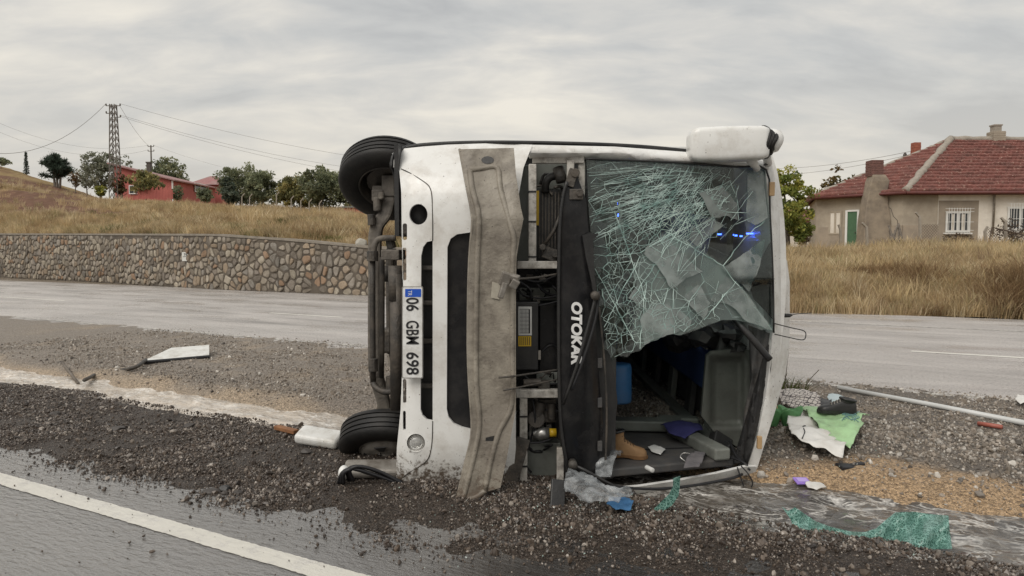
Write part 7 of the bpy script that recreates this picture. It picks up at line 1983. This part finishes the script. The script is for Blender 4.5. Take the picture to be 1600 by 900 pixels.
def crazed(name):
    m = bpy.data.materials.new(name); m.use_nodes = True; t = m.node_tree; t.nodes.clear(); N = t.nodes.new; L = t.links.new
    o = N('ShaderNodeOutputMaterial'); tr = N('ShaderNodeBsdfTransparent'); tr.inputs[0].default_value = (0.45, 0.68, 0.6, 1)
    d = N('ShaderNodeBsdfPrincipled'); d.inputs['Roughness'].default_value = 0.3
    co = N('ShaderNodeTexCoord'); v = N('ShaderNodeTexVoronoi'); v.feature = 'DISTANCE_TO_EDGE'; v.inputs['Scale'].default_value = 62; L(co.outputs['Object'], v.inputs['Vector'])
    v2 = N('ShaderNodeTexVoronoi'); v2.feature = 'DISTANCE_TO_EDGE'; v2.inputs['Scale'].default_value = 33; L(co.outputs['Object'], v2.inputs['Vector'])
    mn = N('ShaderNodeMath'); mn.operation = 'MINIMUM'; L(v.outputs['Distance'], mn.inputs[0]); L(v2.outputs['Distance'], mn.inputs[1])
    r = N('ShaderNodeMapRange'); r.inputs[1].default_value = 0.02; r.inputs[2].default_value = 0.1; r.inputs[3].default_value = 0.92; r.inputs[4].default_value = 0.52; L(mn.outputs[0], r.inputs[0])
    cr = N('ShaderNodeMix'); cr.data_type = 'RGBA'; cr.inputs[6].default_value = (0.075, 0.19, 0.16, 1); cr.inputs[7].default_value = (0.26, 0.46, 0.4, 1)
    r2 = N('ShaderNodeMapRange'); r2.inputs[1].default_value = 0.015; r2.inputs[2].default_value = 0.07; r2.inputs[3].default_value = 1; r2.inputs[4].default_value = 0.0; L(mn.outputs[0], r2.inputs[0]); L(r2.outputs[0], cr.inputs[0]); L(cr.outputs[2], d.inputs['Base Color'])
    mx = N('ShaderNodeMixShader'); L(r.outputs[0], mx.inputs[0]); L(tr.outputs[0], mx.inputs[1]); L(d.outputs[0], mx.inputs[2]); L(mx.outputs[0], o.inputs[0]); return m
M_gg = crazed('green_crazed_glass')
def standing(name, outline, bottom, lean, m, lab, cat, z=-0.09, wob=0.02, step=6, off=0.0):
    bx_, by_ = [p[0] for p in bottom], [p[1] for p in bottom]
    def d(px, py):
        yb = float(np.interp(px, bx_, by_)); p = spot(px, yb) if z is None else gr(px, yb, z); return p.y + off + (yb - py) * lean + wob * math.sin(px * 0.07 + py * 0.11) + wob * 0.5 * math.sin(px * 0.19)
    o = panel(name, outline, m, d, 0.006, step=step, parent=None); return tag(o, lab, cat)
standing('glass_sheet', [(1222, 792), (1232, 799), (1243, 793), (1256, 802), (1275, 815), (1300, 824), (1330, 831), (1352, 832), (1370, 826), (1386, 812), (1400, 801), (1428, 800), (1456, 804), (1482, 806), (1484, 830), (1488, 858), (1455, 858), (1420, 853), (1380, 845), (1340, 839), (1300, 833), (1265, 828), (1240, 826), (1236, 812)],
         [(1220, 826), (1265, 830), (1340, 841), (1420, 856), (1490, 862)], 0.005, M_gg, 'twisted sheet of crazed green windscreen glass lying in the running water', 'glass sheet', z=-0.07, off=-0.02, wob=0.045)
standing('glass_strip', [(1052, 748), (1063, 744), (1062, 762), (1060, 775), (1050, 790), (1036, 798), (1018, 799), (1030, 788), (1046, 772), (1052, 760)], [(1010, 802), (1066, 800)], -0.0004, M_gg, 'narrow strip of crazed green glass hanging over the lower pillar to the gravel', 'glass strip', z=0.02, wob=0.006, step=4)
# banner, cloth, shoe and bucket beside the roof
M_banw = mat('banner_white', (0.72, 0.71, 0.68), (0.64, 0.63, 0.6), scale=4, rough=0.5, dirt=(0.35, 0.3, 0.24), dscale=6, damt=0.4)
M_bang = mat('banner_green', (0.4, 0.62, 0.34), (0.33, 0.53, 0.28), scale=4, rough=0.45, dirt=(0.22, 0.24, 0.15), dscale=8, damt=0.4)
O, zf = crumple([(1236, 655), (1246, 640), (1262, 650), (1278, 684), (1305, 702), (1322, 712), (1316, 727), (1290, 719), (1258, 709), (1236, 697), (1229, 677)], 0.15, 4.5, 7, 0.4)
bw = sheet('banner', O, M_banw, zf, 0.003, 0.03, lab='crumpled green and white printed banner lying on the gravel', cat='banner')
O2, zf2 = crumple([(1247, 647), (1262, 655), (1290, 659), (1318, 664), (1336, 667), (1359, 666), (1344, 680), (1350, 685), (1338, 700), (1328, 714), (1304, 704), (1282, 694), (1266, 676), (1257, 662)], 0.16, 4.5, 9, 0.45)
sheet('green_side', O2, M_bang, lambda x, y: zf2(x, y) + 0.035, 0.003, 0.03, parent=bw)
M_print = mat('banner_print', (0.16, 0.3, 0.3), rough=0.6)
bm = bmesh.new(); rr = random.Random(4)
for k in range(9):
    x0 = 1318 + 2.6 * k; pts = []
    for i in range(7):
        p = spot(x0 + 3.5 * math.sin(i * 1.9 + k), 672 + i * 2.2); pts.append(Vector((p.x, p.y, zf2(p.x, p.y) + 0.043)))
    tube(bm, smooth_path(pts, 3), 0.0035, 4)
tag(bm_obj('printed_motif', bm, M_print, bw), kind='stuff')
bm = bmesh.new(); pts = []
for x, y in ((1258, 684), (1254, 690), (1257, 697), (1253, 704)):
    p = spot(x, y); pts.append(Vector((p.x, p.y, zf(p.x, p.y) + 0.008)))
tube(bm, smooth_path(pts, 3), 0.005, 4); bm_obj('pen_stroke', bm, M_ink, bw)
def net_mat():
    m = mat('knotted_cloth', (0.62, 0.58, 0.54), (0.52, 0.48, 0.45), scale=8, rough=0.9); t = m.node_tree; b = t.nodes['Principled BSDF']; src = b.inputs['Base Color'].links[0].from_socket
    N = t.nodes.new; co = N('ShaderNodeTexCoord'); mp = N('ShaderNodeMapping'); mp.inputs['Rotation'].default_value = (0, 0, 0.7); t.links.new(co.outputs['Object'], mp.inputs[0])
    br = N('ShaderNodeTexVoronoi'); br.feature = 'DISTANCE_TO_EDGE'; br.inputs['Scale'].default_value = 26; br.inputs['Randomness'].default_value = 0.35; t.links.new(mp.outputs[0], br.inputs['Vector'])
    r = N('ShaderNodeMapRange'); r.inputs[1].default_value = 0.05; r.inputs[2].default_value = 0.1; t.links.new(br.outputs['Distance'], r.inputs[0])
    mx = N('ShaderNodeMix'); mx.data_type = 'RGBA'; t.links.new(r.outputs[0], mx.inputs[0]); mx.inputs[6].default_value = (0.06, 0.05, 0.055, 1); t.links.new(src, mx.inputs[7]); t.links.new(mx.outputs[2], b.inputs['Base Color']); return m
O, zf = crumple([(1214, 640), (1222, 628), (1245, 624), (1262, 628), (1276, 640), (1283, 656), (1262, 658), (1240, 654), (1222, 650)], 0.22, 7, 13, 0.6)
sheet('headscarf', O, net_mat(), zf, 0.006, 0.02, lab='crumpled pale cloth with a dark net pattern above the banner', cat='cloth')
M_leather = mat('black_leather', (0.018, 0.018, 0.019), (0.03, 0.029, 0.028), scale=8, rough=0.4)
M_tan = mat('tan_nubuck', (0.32, 0.19, 0.09), (0.24, 0.14, 0.065), scale=9, rough=0.75, bump=0.15, bscale=60)
M_sole = mat('tan_sole', (0.24, 0.125, 0.05), (0.18, 0.095, 0.04), scale=10, rough=0.7)
def shoe(name, pos, yaw, L_, mu, ms, shaft, lab, cat, tilt=0.0, lace=None, full=1.0):
    """toe along +x; lofted upper, welted sole, ankle shaft, laces"""
    root = empty(name, pos, lab, cat); Mx = Matrix.Translation(pos) @ Matrix.Rotation(yaw, 4, 'Z') @ Matrix.Rotation(tilt, 4, 'Y'); sc = L_ / 0.3
    prof = [(x_, w_ * (1 + 0.15 * (full - 1)), h_ * (full if x_ > -0.05 else 1.0)) for x_, w_, h_ in [(-0.145, 0.02, 0.075), (-0.135, 0.034, 0.095), (-0.09, 0.038, 0.11), (-0.03, 0.036, 0.11), (0.02, 0.040, 0.088), (0.06, 0.046, 0.07), (0.1, 0.048, 0.062), (0.13, 0.040, 0.055), (0.15, 0.02, 0.04), (0.154, 0.005, 0.03)]]
    bm = bmesh.new(); rings = []
    for x, w, h in prof:
        rings.append([bm.verts.new(Mx @ (Vector((x, w * math.copysign(abs(math.cos(a)) ** 0.7, math.cos(a)), 0.02 + (h - 0.02) * max(0, math.sin(a)) ** 0.75)) * sc)) for a in [math.pi * i / 10 for i in range(11)]])
    for a, b in zip(rings, rings[1:]):
        for j in range(10): bm.faces.new((a[j], a[j + 1], b[j + 1], b[j]))
    bm.faces.new(rings[0]); bm.faces.new(rings[-1]); bm_obj('upper', bm, mu, root, smooth=True)
    bm = bmesh.new(); lo, hi, mid = [], [], []
    out_ = [(x, w + 0.007) for x, w, h in prof] + [(0.162, 0)] + [(x, -w - 0.007) for x, w, h in prof[::-1]] + [(-0.153, 0)]
    for x, y in out_:
        z0 = 0.0 if x < -0.04 or x > 0.03 else 0.007
        lo.append(bm.verts.new(Mx @ (Vector((x, y * 0.95, z0)) * sc))); hi.append(bm.verts.new(Mx @ (Vector((x, y, 0.026)) * sc)))
    k = len(lo)
    for i in range(k): bm.faces.new((lo[i], lo[(i + 1) % k], hi[(i + 1) % k], hi[i]))
    bm.faces.new(lo[::-1]); bm.faces.new(hi); bm_obj('sole', bm, ms, root)
    bm = bmesh.new(); rr_ = []
    n = 18
    for z, sx, sy, dx in ((0.085, 0.062, 0.037, -0.07), (0.10 + shaft * 0.4, 0.058, 0.039, -0.078), (0.10 + shaft * 0.85, 0.06, 0.042, -0.082), (0.10 + shaft, 0.063, 0.045, -0.083), (0.10 + shaft, 0.052, 0.035, -0.083), (0.09, 0.045, 0.026, -0.075)):
        rr_.append([bm.verts.new(Mx @ (Vector((dx + sx * math.cos(2 * math.pi * i / n), sy * math.sin(2 * math.pi * i / n), z + 0.012 * math.cos(2 * math.pi * i / n))) * sc)) for i in range(n)])
    for a, b in zip(rr_, rr_[1:]):
        for j in range(n): bm.faces.new((a[j], a[(j + 1) % n], b[(j + 1) % n], b[j]))
    bm.faces.new(rr_[-1]); bm_obj('ankle_collar', bm, mu, root, smooth=True)
    bm = bmesh.new(); tube(bm, [Mx @ (Vector((-0.083 + 0.06 * math.cos(a), 0.043 * math.sin(a), 0.10 + shaft + 0.012 * math.cos(a))) * sc) for a in [2 * math.pi * i / 18 for i in range(19)]], 0.011 * sc, 7, cap=False); bm_obj('padded_rim', bm, M_leather, root, smooth=True)
    for i in range(5):
        x = 0.055 - 0.022 * i; z = float(np.interp(x, [q[0] for q in prof], [q[2] for q in prof])) - 0.004 + max(0, i - 3) * shaft * 0.3; bm = bmesh.new(); tube(bm, smooth_path([Mx @ (Vector((x, -0.024, z - 0.008)) * sc), Mx @ (Vector((x - 0.006, 0, z + 0.012)) * sc), Mx @ (Vector((x - 0.003, 0.024, z - 0.006)) * sc)], 3), 0.0062 * sc, 5); bm_obj('lace', bm, lace or ms, root, smooth=True)
    return root
p = spot(1309, 674); shoe('shoe', p + Vector((0, 0.02, 0.16)), math.radians(175), 0.32, M_leather, M_leather, 0.01, 'black leather lace up shoe lying on top of the banner', 'shoe', lace=M_rim)
O, zf = crumple([(1252, 640), (1262, 630), (1282, 634), (1298, 640), (1300, 655), (1280, 657), (1262, 650)], 0.15, 8, 15, 0.6)
sheet('black_garment', O, M_leather, zf, 0.006, 0.02, lab='crumpled black garment between the pale cloth and the black shoe', cat='garment')
O, zf = crumple([(1292, 640), (1298, 631), (1312, 630), (1320, 637), (1314, 644), (1300, 645)], 0.14, 6, 17, 0.8)
sheet('cap', O, mat('pale_blue_cloth', (0.5, 0.58, 0.6), (0.42, 0.5, 0.52), scale=8, rough=0.8), zf, 0.006, 0.02, lab='pale blue cap behind the black shoe', cat='cap')
p = spot(1218, 666); bk = empty('bucket', p, 'green plastic bag opened like a bucket beside the roof of the bus', 'bag')
for i, (dx, r_) in enumerate(((-0.07, 0.085), (0.09, 0.1))):
    bm = bmesh.new(); rings = []
    for z, k in ((0.0, 0.55), (0.07, 0.8), (0.13, 1.0), (0.16, 1.12), (0.155, 1.02), (0.05, 0.6)):
        rings.append([bm.verts.new(p + Vector((dx + r_ * k * math.cos(2 * math.pi * j / 20), 0.75 * r_ * k * math.sin(2 * math.pi * j / 20), z + 0.02 * math.sin(3 * 2 * math.pi * j / 20 + i) * k))) for j in range(20)])
    for a, b in zip(rings, rings[1:]):
        for j in range(20): bm.faces.new((a[j], a[(j + 1) % 20], b[(j + 1) % 20], b[j]))
    bm.faces.new(rings[-1]); bm_obj('opening', bm, mat('bag_green', (0.12, 0.3, 0.12), (0.09, 0.24, 0.1), scale=6, rough=0.35), bk, smooth=True)
label_tube('wooden_stick', [p + Vector((-0.08, 0.02, 0.36)), p + Vector((0.0, 0.0, 0.05))], 0.013, mat('pale_wood', (0.55, 0.42, 0.26), (0.45, 0.34, 0.2), scale=20, rough=0.7), 'pale wooden stick standing in the green bag', 'stick', sm=1)
# bracket, purple lid, white cloth, clod
p = spot(1325, 740); br = bmesh.new(); box(br, p + Vector((-0.02, 0.0, 0.04)), (0.12, 0.09, 0.05), (0.1, 0.1, 0.2)); box(br, p + Vector((0.07, 0.03, 0.055)), (0.13, 0.05, 0.025), (0, -0.1, 0.2)); box(br, p + Vector((-0.01, -0.03, 0.02)), (0.04, 0.04, 0.06), (0.2, 0, 0))
tag(bm_obj('plastic_bracket', br, M_ink, bevel=0.008), 'broken black plastic bracket on the sand below the banner', 'bracket')
p = spot(1253, 758, -0.09); bm = bmesh.new(); box(bm, p + Vector((0, 0, 0.03)), (0.11, 0.085, 0.014), (0.25, 0.05, 0.1)); ld_ = bm_obj('lid', bm, mat('lilac_plastic', (0.32, 0.2, 0.62), rough=0.35), bevel=0.006, seg=3); tag(ld_, 'lilac plastic lid at the edge of the running water', 'lid')
bm = bmesh.new(); box(bm, p + Vector((0, -0.002, 0.0395)), (0.075, 0.05, 0.004), (0.25, 0.05, 0.1)); bm_obj('raised_centre', bm, mat('pale_lilac', (0.44, 0.33, 0.7), rough=0.35), ld_)
O, zf = crumple([(1258, 763), (1266, 757), (1280, 760), (1291, 768), (1276, 771), (1262, 768)], 0.05, 14, 19, 0.5, z=-0.085)
sheet('white_rag', O, M_banw, zf, 0.004, 0.015, lab='small white rag in the water beside the lilac lid', cat='rag')
p = spot(1393, 768); rock('clod', p + Vector((0, 0, 0.015)), (0.1, 0.07, 0.06), mat('brown_clod', (0.16, 0.08, 0.04), (0.1, 0.05, 0.03), scale=9, rough=0.95, bump=0.5), 'brown lump of earth on the sand by the water', 'clod', 3)
for i, (px, py, s, lb) in enumerate(((1412, 794, 0.13, 'dark flat stone at the edge of the water right of the brown clod'), (1440, 800, 0.11, 'small dark stone standing in the water above the green glass'), (330, 771, 0.12, 'dark stone at the edge of the wet asphalt'), (352, 766, 0.09, 'dark lump of tar beside the dark stone on the asphalt edge'),
                                       (208, 627, 0.11, 'dark stone on the near bank of the stream at the left'), (85, 648, 0.1, 'dark stone in the near gravel at the far left'), (184, 672, 0.13, 'dark flat stone lying in the near gravel at the left'), (296, 667, 0.1, 'dark stone in the near gravel right of the flat stone'), (372, 772, 0.06, 'small dark stone rolled onto the asphalt'), (478, 708, 0.09, 'dark stone just below the white plastic cover'))):
    q = spot(px, py); rock('stone', q + Vector((0, 0, 0.012)), (s, s * 0.8, s * 0.5), M_plast if i in (3,) else mat('dark_stone', (0.05, 0.044, 0.04), (0.075, 0.066, 0.06), scale=8, rough=0.6), lb, 'stone', 20 + i)
# pole, red stick, scrap at the right
label_tube('white_pole', [spot(1310, 610) + Vector((0, 0, 0.03)), spot(1450, 637) + Vector((0, 0, 0.035)), spot(1625, 671) + Vector((0, 0, 0.03))], 0.026, mat('pole_white', (0.62, 0.63, 0.62), (0.54, 0.55, 0.54), scale=4, rough=0.4), 'long pale pole lying on the gravel at the right', 'pole', sm=1)
label_tube('red_stick', [spot(1528, 665) + Vector((0, 0, 0.02)), spot(1566, 671) + Vector((0, 0, 0.02))], 0.02, mat('red_plastic', (0.36, 0.11, 0.08), rough=0.5), 'short reddish stick below the long pale pole', 'stick', sm=1)
O, zf = crumple([(1586, 632), (1592, 626), (1604, 627), (1606, 635), (1594, 637)], 0.08, 9, 23, 0.6)
sheet('white_scrap', O, M_banw, zf, 0.004, 0.02, lab='white scrap on the road edge at the right border', cat='scrap')
for i, (px, py, lb) in enumerate(((1460, 566, ''),)): pass
# weed beside the roof
p = spot(1222, 622); wd_ = empty('weed', p, 'green weed with bare stems growing beside the roof of the bus', 'weed')
tf = tuft(91, 150, 0.24, 0.24, 0.006, 0.7); tf.transform(Matrix.Translation(p)); obj_from('leaves', tf, M_green, wd_)
bm = bmesh.new()
for dx, h, dl_ in ((0.1, 0.42, -0.2), (0.02, 0.5, 0.05), (0.2, 0.3, 0.2), (-0.05, 0.35, -0.1)): tube(bm, smooth_path([p + Vector((dx, 0, 0)), p + Vector((dx + dl_ * 0.4, 0, h * 0.6)), p + Vector((dx + dl_, 0.03, h))], 4), 0.005, 4)
bm_obj('stem', bm, M_bark, wd_)
# inside the cabin
PZ = 0.055
p = gr(980, 716, PZ); shoe('boot', Vector((p.x, p.y + 0.03, PZ)), math.radians(-14), 0.29, M_tan, M_sole, 0.095, full=1.35, lab='tan lace up work boot lying inside the bus', cat='boot', lace=mat('boot_lace', (0.1, 0.06, 0.03), rough=0.8))
O, zf = crumple([(930, 750), (932, 724), (944, 712), (960, 718), (974, 716), (970, 728), (960, 740), (954, 752)], 0.14, 9, 27, 0.5, z=PZ)
sheet('plastic_bag', O, M_film, zf, 0.002, 0.018, lab='clear plastic bag inside the bus in front of the tan boot', cat='plastic bag')
O, zf = crumple([(1012, 702), (1022, 697), (1040, 705), (1032, 713), (1018, 709)], 0.02, 12, 29, 0.4, z=PZ)
sheet('leaflet', O, M_paper, zf, 0.002, 0.015, lab='folded white leaflet right of the tan boot', cat='leaflet')
a, b_ = gr(1010, 730, PZ + 0.015), gr(1020, 735, PZ + 0.015); bm = bmesh.new(); tube(bm, [a, b_], 0.017, 10); tag(bm_obj('white_bottle', bm, M_paper, smooth=True, bevel=0.003), 'small white tube bottle on the dark panel inside the bus', 'bottle')
O, zf = crumple([(1068, 737), (1076, 722), (1090, 714), (1103, 712), (1098, 730), (1092, 738)], 0.07, 10, 31, 0.5, z=PZ)
sheet('grey_pouch', O, M_gcloth, zf, 0.006, 0.015, lab='grey cloth pouch near the lower pillar inside the bus', cat='pouch')
label_tube('bent_wire', [gr(1072, 722, PZ) , gr(1063, 714, PZ + 0.03), gr(1068, 708, PZ + 0.05), gr(1080, 710, PZ + 0.05), gr(1082, 718, PZ + 0.02)], 0.004, M_chrome, 'thin bent wire loop behind the grey pouch', 'wire')
O, zf = crumple([(1032, 672), (1060, 666), (1090, 670), (1098, 682), (1070, 690), (1045, 684)], 0.1, 7, 33, 0.5, z=0.1)
sheet('blue_garment', O, mat('navy_cloth', (0.02, 0.02, 0.09), (0.03, 0.03, 0.12), scale=9, rough=0.85), zf, 0.006, 0.03, lab='dark blue garment behind the grey trim inside the bus', cat='garment')
p = at(967, 628, 5.75); bm = bmesh.new(); rings = []
for z, k in ((0, 0.94), (0.02, 1.0), (0.28, 0.98), (0.315, 0.9), (0.32, 0.82)):
    rings.append([bm.verts.new(Vector((p.x - 0.02 + 0.125 * k * math.cos(2 * math.pi * j / 24), p.y + 0.11 * k * math.sin(2 * math.pi * j / 24), p.z + z))) for j in range(24)])
for a, b in zip(rings, rings[1:]):
    for j in range(24): bm.faces.new((a[j], a[(j + 1) % 24], b[(j + 1) % 24], b[j]))
bm.faces.new(rings[0]); bm.faces.new(rings[-1]); tag(bm_obj('blue_drum', bm, M_bluep, smooth=True), 'blue rounded plastic drum behind the dashboard inside the bus', 'drum')

# crumbs of tempered glass and splinters scattered round the wreck
M_crumb = mat('glass_crumb', (0.4, 0.5, 0.46), rough=0.15, spec=0.6, rand=[(0.5, 0.62, 0.57), (0.3, 0.42, 0.37), (0.75, 0.77, 0.75), (0.2, 0.3, 0.27)])
cc = protos('glass_crumb', stone_meshes(3, 1, 0.5, seed=9), M_crumb)
n = 900; x = np.concatenate([RNG.normal(0.9, 0.6, n), RNG.normal(2.0, 0.6, n // 3)]); y = np.concatenate([RNG.normal(4.4, 0.35, n), RNG.normal(5.6, 0.5, n // 3)])
z = ground_z(x, y); k = inframe(x, y, z) & (z > -0.08) & ~((x > -0.8) & (x < 1.8) & (y > 4.75)); x, y, z = x[k], y[k], z[k]
scatter('glass_crumbs', np.stack([x, y, np.maximum(z, 0.0) + 0.008], -1), RNG.uniform(0.004, 0.012, len(x)), rand_rot(len(x)), cc)
